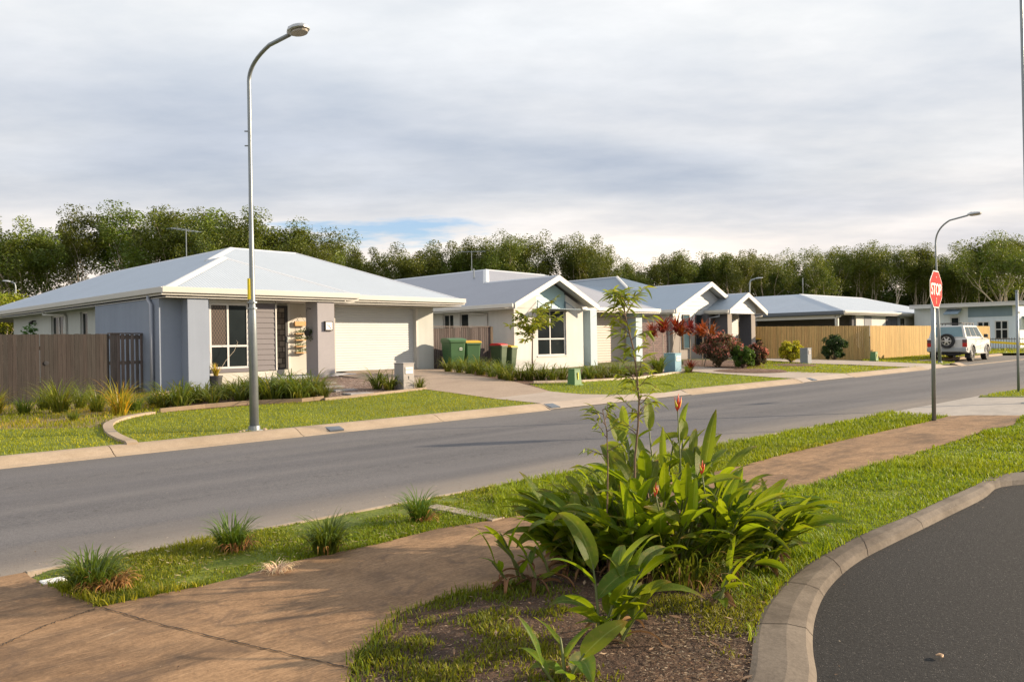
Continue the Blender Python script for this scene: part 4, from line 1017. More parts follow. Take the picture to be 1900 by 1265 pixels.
window(h5, 1, -.01, h5h[0][0], h5h[0][1], h5h[0][2], h5h[0][3], mull=((h5h[0][0]+h5h[0][1])/2,), fw=.08)
window(h5, 1, -.01, h5h[1][0], h5h[1][1], h5h[1][2], h5h[1][3], mull=((h5h[1][0]+h5h[1][1])/2,), trans=(h5h[1][2]+.75,), fw=.08)
m = MB(); n5 = .22
m.prism([(-.7, -.8, zR-.02), (-.7, LL+.1, zL-.02), (-.7, LL+.1, zL-.24), (-.7, -.8, zR-.24)], (1.2, 0, 0))
m.prism([(-.7, -.8, zR-.0), (15, -.8, zR-1.2), (15, LL+.1, zL-1.2), (-.7, LL+.1, zL)], (0, 0, .06))
m.build('roof', M_trimw, h5)
aw = MB(); aw.prism([(-.9, f5(1780, 588)[0]-.2, 3.15), (-.9, f5(1758, 588)[0], 3.15), (0, f5(1758, 588)[0], 3.5), (0, f5(1780, 588)[0]-.2, 3.5)], (0, 0, .08)); aw.build('awning', W_pd, h5)
window(h5, 1, -.02, f5(1781, 595)[0], f5(1763, 595)[0], 1.6, 3.0, fw=.1)
MB().box(.6, 4, -1.6, 0, 2.75, 2.9).build('porch_roof', W_pd, h5)
MB().box(.7, .95, -1.5, -1.3, .3, 2.75).build('porch_post', W_pl, h5)
window(h5, 0, -.02, 1.4, 2.6, .7, 2.6, fmat=M_dkfr)
# ------------------------------------------------------------------ foliage builders
M_bark = pm('pale_bark', (.46, .39, .31), .9, .35, 2.5, .5, 20, bd=.02)
M_barkd = pm('brown_bark', (.14, .10, .075), .9, .3, 3., .5, 30)
M_fol = leafmat('tree_leaves', (.083, .110, .012), .24, .5, .4, tcol=(.33, .35, .025))
def leafcards(name, C, rad, n, size, mat, parent, r_, flat=.5, tintv=.35, asp=.42, updir=None, tb=(1, 1, 1)):
    """n small pointed leaves scattered in a ball (rad) round every centre"""
    C = np.repeat(np.array(C, float), n, 0); k = len(C)
    R = np.repeat(np.array(rad, float), n) if np.ndim(rad) else np.full(k, rad)
    d = r_.normal(size=(k, 3)); d /= np.linalg.norm(d, axis=1)[:, None]
    d *= (r_.rand(k, 1)**.33)*R[:, None]; d[:, 2] *= .82
    P = C+d
    a = r_.normal(size=(k, 3)); a[:, 2] *= flat; a[:, 2] -= .25
    a /= np.linalg.norm(a, axis=1)[:, None]
    b = r_.normal(size=(k, 3)); b -= a*(a*b).sum(1)[:, None]; b /= np.linalg.norm(b, axis=1)[:, None]
    s = size*r_.uniform(.55, 1.3, (k, 1))
    V = np.stack([P-a*s*.5, P+b*s*asp*.5-a*s*.05, P+a*s*.5, P-b*s*asp*.5-a*s*.05], 1).reshape(-1, 3)
    i = np.arange(k)*4; F = np.stack([i, i+1, i+2, i+3], 1)
    cl = np.repeat(r_.uniform(1-tintv, 1+tintv, (len(C)//n, 1)), n, 0)
    wm = np.repeat(r_.rand(len(C)//n, 1), n, 0)
    t = np.concatenate([cl*(.85+.40*wm), cl*(1+.12*wm), cl*(1.05-.3*wm)], 1)*r_.uniform(.75, 1.25, (k, 1))*np.array(tb)
    return npmesh(name, V, F, mat, parent, tint=np.repeat(t, 4, 0))

def branchy(r_, h, lean=(0, 0), fork=.3, limbs=4, spread=.55, rad=.22, lv=3, up=.35, wig=.16, sub=(2, 4)):
    """limb skeleton: tubes for the wood and the tip points that carry foliage"""
    m = MB(); tips = []
    def limb(p, d, L, r0, lev):
        pts = [Vector(p)]; dd = Vector(d).normalized(); ns = 5; rr = [r0]
        for i in range(ns):
            dd = (dd+Vector(r_.normal(0, wig, 3))+Vector((0, 0, up*.25))).normalized()
            pts.append(pts[-1]+dd*L/ns); rr.append(r0*(1-.55*(i+1)/ns))
        m.tube(pts, rr, 7 if lev == 0 else 5, cap=False)
        if lev >= lv: tips.append(pts[-1]); tips.append(pts[-3]); return
        if lev == lv-1: tips.append(pts[-1]); tips.append(pts[2]+Vector(r_.normal(0, .3, 3)))
        k = limbs if lev == 0 else r_.randint(*sub)
        a0 = r_.uniform(0, 6.28)
        for j in range(k):
            a = a0+2*math.pi*j/k+r_.uniform(-.5, .5); s = spread*r_.uniform(.6, 1.35)
            nd = (dd+Vector((math.cos(a)*s, math.sin(a)*s, r_.uniform(0, up)))).normalized()
            q = pts[-1] if j < max(1, k-1) or lev == 0 else pts[-2]
            limb(q, nd, L*r_.uniform(.62, .85) if lev else h*(1-fork)*r_.uniform(.30, .40), rr[-1]*r_.uniform(.62, .85), lev+1)
    limb((0, 0, -.2), (lean[0], lean[1], 1), h*fork+.2, rad, 0)
    return m, tips
def make_tree(name, label, seed, h, n=64, size=.27, clump=.72, group=None, bark=None, fork=.3, limbs=4, spread=.55, rad=.22, tb=(1, 1, 1), lv=3, wig=.16, cat='tree', mat=None, fill=0, keep=1.):
    r_ = np.random.RandomState(seed)
    t = thing(name, label, cat, group=group)
    m, tips = branchy(r_, h, (r_.uniform(-.12, .12), r_.uniform(-.12, .12)), fork, limbs, spread, rad, lv, wig=wig)
    zt_ = max(p.z for p in tips); k = h/(zt_+clump*.6)
    m.v = [(x*min(1.2, k), y*min(1.2, k), z*k) for x, y, z in m.v]
    C = [(p.x*min(1.2, k), p.y*min(1.2, k), p.z*k) for p in tips]
    if fill:
        for i in range(fill):
            a, b = C[r_.randint(len(C))], C[r_.randint(len(C))]; f = r_.uniform(.3, .7)
            C.append((a[0]*(1-f)+b[0]*f, a[1]*(1-f)+b[1]*f, a[2]*(1-f)+b[2]*f-r_.uniform(0, .8)))
    if keep < 1: C = [c for c in C if r_.rand() < keep]
    m.build('trunk', bark or M_bark, t, smooth=True)
    leafcards('crown', C, r_.uniform(clump*.6, clump*1.25, len(C)), n, size, mat or M_fol, t, r_, tb=tb)
    t['h'] = 0.; del t['h']
    return t

# ------------------------------------------------------------------ forest behind the houses
g_l = 'paperbark trees of the wood behind the grey and white house'
g_m = 'paperbark trees of the wood behind the white gabled houses'
g_r = 'dark paperbark trees with pale winding limbs of the wood on the right'
g_u = 'low dense bushes along the foot of the wood'
T = [make_tree('paperbark_tree', 'tall olive paperbark with pale limbs in the wood behind the nearest roof', 20+i, 12., n=250, size=.22, clump=1.05, keep=.72, group=g_l,
     fork=[.24, .3, .2, .33, .27, .22, .3, .18][i], limbs=[4, 3, 5, 4, 4, 5, 3, 4][i], spread=[.55, .5, .6, .45, .62, .5, .58, .66][i], rad=.26, wig=.17, fill=10) for i in range(8)]
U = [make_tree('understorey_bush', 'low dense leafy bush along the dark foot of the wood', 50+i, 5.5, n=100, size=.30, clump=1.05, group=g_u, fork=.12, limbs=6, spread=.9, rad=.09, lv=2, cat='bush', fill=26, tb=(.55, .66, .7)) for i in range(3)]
Tu = [False]*8; Uu = [False]*3
def place(lst, used, i, p, rz, s, label, group):
    i %= len(lst)
    if not used[i]:
        o = lst[i]; used[i] = True; o.location = p; o.rotation_euler = (0, 0, rz); o.scale = (s[0], s[0], s[1]); o['label'] = label; o['group'] = group
    else:
        o = dup(lst[i], p, rz, label, group, (s[0], s[0], s[1]))
    return o
def ztree(x, y): return .4+.004*x
SKY_L = [(-60, 420), (25, 404), (100, 403), (150, 383), (212, 372), (262, 380), (305, 374), (352, 384), (430, 380), (478, 398), (512, 414), (545, 442)]
SKY_M = [(652, 462), (684, 450), (712, 462), (745, 446), (775, 455), (808, 444), (845, 450), (872, 436), (912, 440), (938, 426), (972, 430), (1003, 428), (1038, 432), (1068, 436), (1100, 442), (1118, 478)]
SKY_R = [(1150, 497), (1180, 490), (1204, 480), (1238, 456), (1268, 462), (1303, 450), (1340, 456), (1375, 462), (1405, 462), (1440, 478), (1478, 462), (1512, 455), (1548, 450), (1578, 446), (1610, 452), (1652, 446), (1688, 456), (1720, 452), (1752, 462), (1782, 456), (1812, 447), (1850, 432), (1896, 424), (1940, 428), (1990, 430)]
cnt = 0
def row(skyl, k0, dk, lab, grp, drop=0, wid=1., off=0, jit=8):
    global cnt
    for i, (px, py) in enumerate(skyl):
        k = k0+rs.uniform(-dk, dk); px += rs.uniform(-jit, jit)+off; py += drop+rs.uniform(-7, 7)
        top = at_k(px, py, k); z0 = ztree(top[0], top[1]); h = top[2]-z0
        place(T, Tu, cnt*3+i*5+cnt//3, (top[0], top[1], z0), rs.uniform(0, 6.28), (h/12.*wid*rs.uniform(.85, 1.1), h/12.), lab, grp); cnt += 1
row(SKY_L, 76, 3, 'tall olive paperbark with pale limbs in the wood behind the nearest roof', g_l, -3, .98)
row(SKY_L[::2], 84, 3, 'tall olive paperbark with pale limbs in the wood behind the nearest roof', g_l, 16, 1., 26)
row(SKY_M, 104, 4, 'slender green paperbark in the wood behind the white gabled house', g_m, 4, .82)
row(SKY_M[::2], 112, 4, 'slender green paperbark in the wood behind the white gabled house', g_m, 14, 1., 16)
row(SKY_R, 106, 5, 'dark leaved paperbark with winding pale limbs in the wood on the right', g_r, 3, .86)
row(SKY_R[::2], 115, 4, 'dark leaved paperbark with winding pale limbs in the wood on the right', g_r, 10, 1.05, 18)
row(SKY_R[1::2], 123, 4, 'dark leaved paperbark with winding pale limbs in the wood on the right', g_r, 22, 1.15, 6)
for i in range(72):                                   # dense low growth closes the wood near the ground
    px = -40+(i//2)*58+rs.uniform(-16, 16)+(i % 2)*28; k = (86 if px < 600 else 119)+rs.uniform(-3, 3)+(i % 2)*5
    b_ = at_k(px, 600, k); s = rs.uniform(1.0, 1.5)*(.8 if px < 600 else 1.25)
    place(U, Uu, i, (b_[0], b_[1], ztree(b_[0], b_[1])), rs.uniform(0, 6), (s*1.15, s), 'low dense leafy bush along the dark foot of the wood', g_u)
# yellow-green tree left of the nearest house
yt = make_tree('garden_tree', 'smaller yellow green tree above the left end of the nearest roof', 71, 5.2, n=110, size=.2, clump=.75, fork=.25, limbs=5, spread=.75, rad=.12, tb=(2.1, 1.75, .7))
b_ = at_k(8, 560, 56); yt.location = (b_[0], b_[1], .4); 
yt.scale = (1.15, 1.15, 1.12)
# big pale-limbed tree at the right end, standing nearer
bt = make_tree('spreading_tree', 'big spreading paperbark with thick pale limbs behind the pale blue house', 77, 13.5, n=240, size=.22, clump=1.3, keep=.68, fork=.16, limbs=5, spread=.62, rad=.42, wig=.14, fill=14)
p_ = at_k(1868, 428, 96); bt.location = (p_[0], p_[1], .6); bt.scale = (1., 1., (p_[2]-.6)/13.5)

# ------------------------------------------------------------------ strappy clumps
M_strap = leafmat('strap_leaves', (.085, .14, .016), .3, .42, .2, tcol=(.34, .40, .03))
M_strapd = leafmat('dry_straps', (.24, .15, .06), .2, .8, .1)
def clump_mesh(name, seed, n, L, W, lean=(.15, 1.1), droop=1.1, mat=None, parent=None, R=.08, segs=6, tb=(1, 1, 1), yel=.2, mess=.0):
    r_ = np.random.RandomState(seed); V = []; F = []; Tn = []
    for i in range(n):
        az = r_.uniform(0, 6.283); ln = r_.uniform(*lean); l = L*r_.uniform(.55, 1.15); w_ = W*r_.uniform(.7, 1.2)*.5
        r0 = R*math.sqrt(r_.rand()); a0 = az+r_.uniform(-.7, .7)
        p = np.array((math.cos(a0)*r0, math.sin(a0)*r0, 0.)); th = ln*.45; dr_ = droop*r_.uniform(.5, 1.5)
        hd = np.array((math.cos(az), math.sin(az), 0)); sd_ = np.array((-math.sin(az), math.cos(az), 0)); tw = r_.uniform(-.5, .5)
        c = r_.uniform(.6, 1.35); y = 1+max(0, r_.normal(0, 1))*yel*1.6
        o = len(V)
        for s in range(segs+1):
            t = s/segs; ww = w_*(1-t**2.2)*(.55+.45*min(1, t*4))+.0004
            side = sd_*math.cos(tw*t)+np.array((0, 0, 1))*math.sin(tw*t)
            V += [p-side*ww, p+side*ww]; Tn += [(c*y*(1+.5*t*yel), c*(.8+.3*t)*(1+.3*(y-1)), c)]*2
            th2 = th+dr_*t*t*1.3+ln*t*.55
            p = p+(hd*math.sin(th2)+np.array((0, 0, 1))*math.cos(th2))*l/segs
            if p[2] < .006: p[2] = .006
            if mess: az2 = r_.normal(0, mess); hd = hd*math.cos(az2)+sd_*math.sin(az2); hd /= np.linalg.norm(hd)
        F += [(o+2*s, o+2*s+1, o+2*s+3, o+2*s+2) for s in range(segs)]
    t = np.array(Tn)*np.array(tb)
    return npmesh(name, np.array(V), np.array(F), mat or M_strap, parent, tint=t)
# dark tussocks on the near verge: one each
def tussock(px, py, seed, L, W, R, n, label, dry=0, droop=1.1, dryside=0.):
    p = onp(px, py, .072); t = thing('grass_tussock', label, 'grass tussock', (p[0], p[1], p[2]))
    clump_mesh('blades', seed, n, L, .011, (.15, 1.0), droop, None, t, R, 7, (.85, 1., .9), .12, .10)
    if dry:
        o = clump_mesh('dry_blades', seed+1, dry, L*.62, .010, (.5, 1.5), 1.9, M_strapd, t, R*1.1, 6, (1.1, 1., .9), .2, .25); o.location = (dryside, -dryside, 0)
    return t
tussock(172, 1092, 3, .31, .5, .10, 300, 'large grass tussock with a brown dead side, nearest the road corner', 190, 1.25, .07)
tussock(428, 1020, 5, .31, .5, .075, 220, 'upright green grass tussock with browned base, second from the left', 70, 1.0, .03)
tussock(605, 1026, 7, .34, .5, .075, 300, 'full arching green grass tussock beside the brown footpath', 26, 1.25)
tussock(778, 968, 9, .30, .5, .065, 200, 'neat spiky grass tussock closest to the concrete divider', 50, .9, .02)
dg = clump_mesh('dead_grass_tuft', 12, 120, .13, .005, (.9, 1.7), 1.6, leafmat('straw', (.62, .52, .34), .2, .8, .05), None, .06, 5, (1, 1, 1), .1, .4)
p = onp(515, 1060, .075); dg.location = p; tag(dg, 'flattened tuft of bleached straw at the edge of the footpath', 'dead grass')
# beds: shared clumps
g_b1 = 'strappy clumps edging the lawn of the nearest house'
g_b2 = 'strappy clumps along the driveway by the green bins'
g_b3 = 'strappy clumps before the white gabled wall'
def bedclump(i, L=.55, n=70, W=.034, tb=(1, 1, 1), yel=.25, lab='', grp='', droop=1.2, name='strappy_plant', cat='garden plant'):
    t = thing(name, lab, cat, group=grp); clump_mesh('leaves', 100+i, n, L*1.25, W*.9, (.35, 1.35), droop*1.15, None, t, .13, 7, tb, yel*1.6); return t
PR_ = {}
def putclump(key, maker, px, py, s, label, grp, dz=0.):
    p = onG(px, py); rz = rs.uniform(0, 6.28)
    if key not in PR_:
        PR_[key] = maker(); o = PR_[key]; o.location = (p[0], p[1], p[2]+dz); o.rotation_euler = (0, 0, rz); o.scale = (s,)*3; o['label'] = label
        if grp: o['group'] = grp
        return o
    o = dup(PR_[key], (p[0], p[1], p[2]+dz), rz, label, grp, s)
    if not grp and 'group' in o: del o['group']
    return o
mk = [lambda i=i: bedclump(i, [.6, .55, .62][i], [80, 65, 90][i]) for i in range(3)]
for j, (px, py, s) in enumerate([(302, 758, .85), (335, 757, 1.15), (366, 748, .8), (395, 751, .7), (420, 741, .85), (447, 744, .95), (432, 733, .7), (505, 745, 1.25), (538, 742, 1.15), (577, 738, 1.1), (555, 730, .9), (497, 732, .9), (525, 728, .8), (352, 742, .6), (318, 752, .9), (380, 744, .8), (408, 738, .8), (460, 738, .9), (488, 742, 1.), (520, 738, 1.1), (558, 744, 1.), (590, 731, .8), (600, 738, .8), (575, 724, .7), (342, 748, .8), (285, 752, .6)]):
    putclump('b%d' % (j % 3), mk[j % 3], px, py, s*1.12, 'glossy green strappy clump edging the sunny lawn near the tall lamp post', g_b1)
for j, (px, py, s) in enumerate([(832, 690, .8), (852, 692, .95), (872, 694, .9), (892, 696, 1.), (912, 699, .95), (932, 703, 1.), (946, 707, .8), (902, 690, .8), (925, 694, .8), (862, 686, .8), (884, 688, .75)]):
    putclump('b%d' % (j % 3), mk[j % 3], px, py, s*1.12, 'low strappy clump curving along the driveway below the green bins', g_b2)
for j, (px, py, s) in enumerate([(965, 706, .8), (983, 706, 1.05), (1003, 706, .9), (1024, 707, .85), (1044, 706, .9), (1094, 704, .8), (1112, 702, .9), (1130, 701, .95), (1148, 700, .9), (1166, 699, .8), (1080, 703, .7), (1184, 699, .7)]):
    putclump('b%d' % (j % 3), mk[j % 3], px, py, s*1.12, 'strappy clump in the bed before the white gabled wall', g_b3)
def bigc(): t = thing('flax_clump', '', 'garden plant'); clump_mesh('leaves', 131, 120, .9, .04, (.15, 1.1), 1.1, None, t, .14, 7, (1.1, 1.1, .9), .35); return t
putclump('big', bigc, 1222, 693, 1.0, 'big green flax clump beside the blue mailbox', '')
putclump('b0', mk[0], 700, 722, 1., 'reddish tipped strappy clump left of the grey mailbox', '')
putclump('b2', mk[2], 722, 724, .95, 'strappy clump touching the left side of the grey mailbox', '')
putclump('b1', mk[1], 779, 722, .7, 'small spiky clump right of the grey mailbox', '')
putclump('b1', mk[1], 1275, 692, .65, 'small spiky clump right of the blue mailbox', '')
def ornr(i, tb, yel, L=.8, n=160):
    t = thing('grass_clump', '', 'ornamental grass'); clump_mesh('blades', 160+i, n, L, .014, (.1, 1.0), 1.1, None, t, .13, 7, tb, yel, .08); return t
putclump('o0', lambda: ornr(0, (1.9, 1.45, .9), .5), -8, 768, .9, 'tawny grass clump at the left edge before the brown fence', '')
putclump('o1', lambda: ornr(1, (1.0, 1.05, .9), .2, .6), 45, 768, .8, 'small dark green clump before the brown fence', '')
putclump('o2', lambda: ornr(2, (1.3, 1.25, .9), .3), 112, 766, 1.15, 'large green arching grass clump before the gate in the brown fence', '')
putclump('o3', lambda: ornr(3, (1.2, 1.2, .9), .3), 180, 764, .9, 'upright green grass clump left of the golden one', '')
putclump('o4', lambda: ornr(4, (2.6, 1.7, .8), .7), 222, 770, 1.05, 'golden yellow grass clump near the curved concrete edging', '')
putclump('o2', None, 82, 760, .8, 'medium green grass clump between the two left grass clumps', '')
putclump('o3', None, 150, 757, .8, 'grass clump close against the brown gate', '')
putclump('o1', None, 250, 764, .8, 'dark green clump between the golden grass and the wall corner', '')
putclump('o1', None, 137, 781, .5, 'little green tuft alone in the dry yard', '')

# ------------------------------------------------------------------ shell ginger: broad leaves on canes
M_ging = leafmat('ginger_leaves', (.080, .142, .005), .45, .46, .0, uvrib=True, spec=.32, tcol=(.46, .56, .01))
M_cane = pm('canes', (.10, .12, .03), .6, .3, 6., .1)
M_dead = leafmat('dead_leaves', (.20, .115, .06), .15, .85, .0)
def ginger_leaf(V, F, UV, Tn, base, az, el, L, W, droop, roll, tint, fold=.32, ns=10, nc=4):
    o = len(V); p = np.array(base, float); e = el
    for s in range(ns+1):
        t = s/ns
        d = np.array((math.cos(az)*math.cos(e), math.sin(az)*math.cos(e), math.sin(e)))
        sd_ = np.array((-math.sin(az), math.cos(az), 0)); up = np.cross(d, sd_)
        if up[2] < 0 and abs(e) < 1.4: up = -up
        rl = roll*(.4+.6*t); sr = sd_*math.cos(rl)+up*math.sin(rl); ur = up*math.cos(rl)-sd_*math.sin(rl)
        w_ = W*.5*(math.sin(math.pi*min(1, t**.72))**.75 if 0 < t < 1 else .0)+.0015
        wav = .06*math.sin(t*9+az*3)
        for c in range(nc+1):
            q = c/nc*2-1
            V.append(p+sr*(q*w_*math.cos(fold*.8))+ur*(abs(q)*w_*math.sin(fold+wav*q)*(1-.3*t)))
            UV.append((c/nc, t)); 
            tip = max(0, (t-.80)/.20)*(1 if tint[2] < .95 else .4); Tn.append((tint[0]*(1+1.0*tip), tint[1]*(1-.35*tip), tint[2]))
        p = p+d*L/ns; e -= droop/ns*(.4+1.3*t)
    for s in range(ns):
        for c in range(nc):
            a = o+s*(nc+1)+c; F.append((a, a+1, a+nc+2, a+nc+1))
def cane(m, V, F, UV, Tn, DV, base, az, lean, H, nl, Lf, Wf, r_, yel=.25, up=.85, dead=1):
    pts = [Vector(base)]; d = Vector((math.cos(az)*math.sin(lean), math.sin(az)*math.sin(lean), math.cos(lean)))
    for i in range(6):
        d = (d+Vector((math.cos(az)*.05, math.sin(az)*.05, -.015))+Vector(r_.normal(0, .02, 3))).normalized(); pts.append(pts[-1]+d*H/6)
    m.tube(pts, [.011, .010, .009, .008, .007, .006, .004], 6, cap=False)
    pa = az+math.pi/2*r_.choice([-1, 1])*r_.uniform(.3, 1.2)
    for j in range(nl):
        f = .16+.84*(j+.3)/nl; k = min(5.999, f*6); i = int(k); b_ = pts[i].lerp(pts[i+1], k-i)
        sd_ = 1 if j % 2 else -1
        la = pa+(0 if sd_ > 0 else math.pi)+r_.uniform(-.45, .45)
        if j == nl-1: la = az+r_.uniform(-.5, .5)
        # leaves sweep towards the cane's own lean
        vx = math.cos(la)+.9*math.cos(az)*math.sin(lean)*2; vy = math.sin(la)+.9*math.sin(az)*math.sin(lean)*2; la = math.atan2(vy, vx)
        el = up*r_.uniform(.25, 1.25)+.35*f; c = r_.uniform(.62, 1.35); y = r_.rand() < yel
        tn = (c*(1.6 if y else r_.uniform(.8, 1.25)), c*(1.15 if y else 1.), c*.9)
        ginger_leaf(V, F, UV, Tn, b_, la, min(1.4, el), Lf*r_.uniform(.7, 1.15)*(1 if f > .45 else .75), Wf*r_.uniform(.8, 1.15), r_.uniform(.3, 1.7), r_.uniform(-.9, .9), tn)
    for j in range(dead):
        a = r_.uniform(0, 6.28); L = r_.uniform(.14, .3); b_ = pts[0].lerp(pts[2], r_.uniform(.3, 1.)); DV.append((b_, a, L))
def ginger(name, label, loc, canes, seed, cat='plant', flower=None, deadn=1, grp=None):
    r_ = np.random.RandomState(seed); t = thing(name, label, cat, loc, group=grp); m = MB(); V, F, UV, Tn, DV = [], [], [], [], []
    for (dx, dy, az, lean, H, nl, Lf, Wf) in canes: cane(m, V, F, UV, Tn, DV, (dx, dy, -.02), az, lean, H, nl, Lf, Wf, r_, dead=deadn)
    m.build('canes', M_cane, t, smooth=True)
    npmesh('leaves', np.array(V), np.array(F), M_ging, t, tint=np.array(Tn), uv=np.array(UV), smooth=True)
    if DV:
        V, F, UV, Tn = [], [], [], []
        for b_, a, L in DV:
            c = r_.uniform(.4, 1.5); ginger_leaf(V, F, UV, Tn, b_, a, r_.uniform(-.3, .5), L, .035*r_.uniform(.5, 1.3), 2.6, r_.uniform(-1.2, 1.2), (c, c*.9, c*.8), .9, 6, 2)
        npmesh('dead_leaves', np.array(V), np.array(F), M_dead, t, tint=np.array(Tn))
    return t
# main clump: a drift of canes roughly 1.9 m across the view
c0 = onp(1235, 1050, .07); rt = np.array((_r0[0], _r0[1])); fw = np.array((_f[0], _f[1])); fw /= np.linalg.norm(fw)
rg = np.random.RandomState(5); CN = []
azc = math.atan2(fw[1], fw[0])
for i in range(150):
    u = rg.uniform(-1, 1); v = rg.uniform(-1, 1)
    if u*u+v*v > 1: continue
    X = rt*u*.74+fw*(v*.44+.08)
    # canes fan outward; the tallest stand behind the middle, leaning right
    az = math.atan2(X[1], X[0])+rg.uniform(-.5, .5); out = math.hypot(u, v)
    H = (.36+.68*math.exp(-((u-.06)/.40)**2)*(.62+.38*v))*rg.uniform(.74, 1.08)
    CN.append((X[0], X[1], az, .08+.30*out*rg.uniform(.6, 1.2), H, rg.randint(5, 9), rg.uniform(.28, .42), rg.uniform(.056, .090)))
ginger('ginger_clump', 'big dense clump of glossy broad-leaved ginger in the foreground island', tuple(c0), CN, 8, deadn=3)
# right-hand canes reaching over the kerb
c1_ = onp(1375, 1060, .07)
CN = [(rt[0]*u+fw[0]*v, rt[1]*u+fw[1]*v, -.72+rg.uniform(-.45, .45), rg.uniform(.12, .42), rg.uniform(.32, .52), rg.randint(4, 7), rg.uniform(.28, .38), rg.uniform(.05, .07)) for u, v in [(-.16, .1), (-.08, .3), (0, .12), (.06, -.05), (.12, .2), (.0, -.1), (-.2, -.1), (.16, .05)]]
ginger('ginger_plant', 'ginger stems leaning right over the kerb with yellow edged leaves', tuple(c1_), CN, 9, deadn=2)
# front plants
c2 = onp(1130, 1190, .07)
CN = [(0, 0, azc-1.2, .30, .42, 7, .38, .10), (.04, .03, azc-.9, .42, .38, 6, .42, .105), (.02, .06, azc-1.4, .2, .34, 5, .38, .10), (-.05, .02, azc+.3, .08, .42, 5, .36, .09), (-.06, -.02, azc+1.7, .12, .26, 3, .26, .07), (.02, -.05, azc-1.6, .35, .24, 4, .28, .075)]
ginger('ginger_plant', 'young bright green ginger in front of the big clump, leaning right', tuple(c2), CN, 12, deadn=1)
c3 = onp(1050, 1268, .07)
CN = [(0, 0, azc-1.3, .35, .17, 4, .30, .10), (-.05, 0, azc+1.6, .45, .16, 3, .24, .06), (.03, .03, azc+.4, .2, .20, 3, .22, .055)]
ginger('ginger_plant', 'small ginger shoots cut by the bottom of the picture', tuple(c3), CN, 14, deadn=1)
c4 = onp(965, 1090, .07)
CN = [(rt[0]*u+fw[0]*v, rt[1]*u+fw[1]*v, azc+1.6+rg.uniform(-.6, .6), rg.uniform(.1, .45), rg.uniform(.22, .40), rg.randint(3, 6), rg.uniform(.2, .3), rg.uniform(.045, .06)) for u, v in [(-.05, 0), (.05, .1), (.12, -.02), (.0, .16), (.2, .05)]]
ginger('ginger_plant', 'thin ginger stems at the left foot of the big clump beside the footpath', tuple(c4), CN, 15, deadn=4)
c5 = onp(1325, 1120, .07)
CN = [(rt[0]*u+fw[0]*v, rt[1]*u+fw[1]*v, azc-1.4+rg.uniform(-.7, .7), rg.uniform(.2, .6), rg.uniform(.16, .28), rg.randint(3, 5), rg.uniform(.18, .26), rg.uniform(.04, .055)) for u, v in [(-.03, 0), (.05, .05), (.0, -.05)]]
ginger('ginger_plant', 'small ginger seedling beside the kerb below the big clump', tuple(c5), CN, 16, deadn=1)
# long grass growing through the front of the clump
cg = onp(1268, 1085, .07); t = thing('grass_clump', 'tangled long green grass growing from the front of the big ginger clump', 'grass clump', tuple(cg))
clump_mesh('blades', 41, 190, .46, .013, (.2, 1.15), 1.2, None, t, .2, 8, (1.2, 1.2, .85), .3, .12)
clump_mesh('dry_blades', 42, 70, .36, .012, (.4, 1.4), 1.8, M_strapd, t, .2, 6)
# heliconia: one tall stalk with a red and yellow head, and small orange ones low in the leaves
M_red = pm('bract_red', (.62, .06, .02), .45, .25, 20., .1); M_yel = pm('bract_yellow', (.55, .45, .04), .5, .2, 20., .1); M_org = pm('bract_orange', (.62, .20, .03), .5, .25, 20., .1)
def heliconia(px, py, k, h0, label, s=1.):
    top = at_k(px, py, k); base = np.array((top[0]+.03, top[1]-.02, .075)); H = top[2]-base[2]
    t = thing('heliconia_flower', label, 'flower', tuple(base)); m = MB()
    P = [Vector((0, 0, h0)), Vector((-.02, .01, (H+h0)*.5)), Vector((-.03, .02, H))]; m.tube(P, [.006, .005, .004], 6); m.build('stalk', M_cane, t, smooth=True)
    for i, (a, L, e, mt) in enumerate([(azc+1.5, .085, 1.35, M_red), (azc-1.6, .08, 1.2, M_red), (azc-1.2, .06, .95, M_yel), (azc+2.2, .05, 1.1, M_yel), (azc-1.9, .075, 1.45, M_red)]):
        b_ = MB(); d = Vector((math.cos(a)*math.cos(e), math.sin(a)*math.cos(e), math.sin(e))); p = P[-1]+Vector((0, 0, -.03+.008*i))
        b_.tube([p, p+d*L*.35*s, p+d*L*.7*s+Vector((0, 0, .004)), p+(d+Vector((0, 0, .25))).normalized()*L*s*1.2], [.004, .010*s, .006*s, .0008], 6)
        b_.build('bract', mt, t, smooth=True)
    return t
heliconia(1257, 755, 5.35, .3, 'red and yellow heliconia flower on a tall stalk above the ginger clump')
heliconia(1216, 912, 4.75, .45, 'small orange heliconia flower in the middle of the ginger leaves', .6)
heliconia(1302, 872, 5.0, .45, 'small red heliconia flower right of centre among ginger leaves', .7)

# ------------------------------------------------------------------ slim sapling in the clump
def rot_leaf(V, F, Tn, b_, d, L, W, r_, c, droop=.5):
    """narrow curved leaf; d unit direction"""
    o = len(V); p = np.array(b_, float); d = np.array(d, float); s = np.cross(d, (0, 0, 1.)); n_ = np.linalg.norm(s); s = s/n_ if n_ > .01 else np.array((1., 0, 0))
    s = s*math.cos(c[3])+np.cross(d, s)*math.sin(c[3])
    for i in range(6):
        t = i/5; w_ = W*.5*math.sin(math.pi*(t*.92+.04))**.8*(1-.35*t)
        V.extend([p-s*w_, p+s*w_]); Tn.extend([c[:3]]*2); p = p+d*L/5; d = d+np.array((0, 0, -droop/5)); d /= np.linalg.norm(d)
    F.extend([(o+2*i, o+2*i+1, o+2*i+3, o+2*i+2) for i in range(5)])
M_sap = leafmat('sapling_leaves', (.19, .25, .02), .4, .45, .0, tcol=(.42, .46, .04))
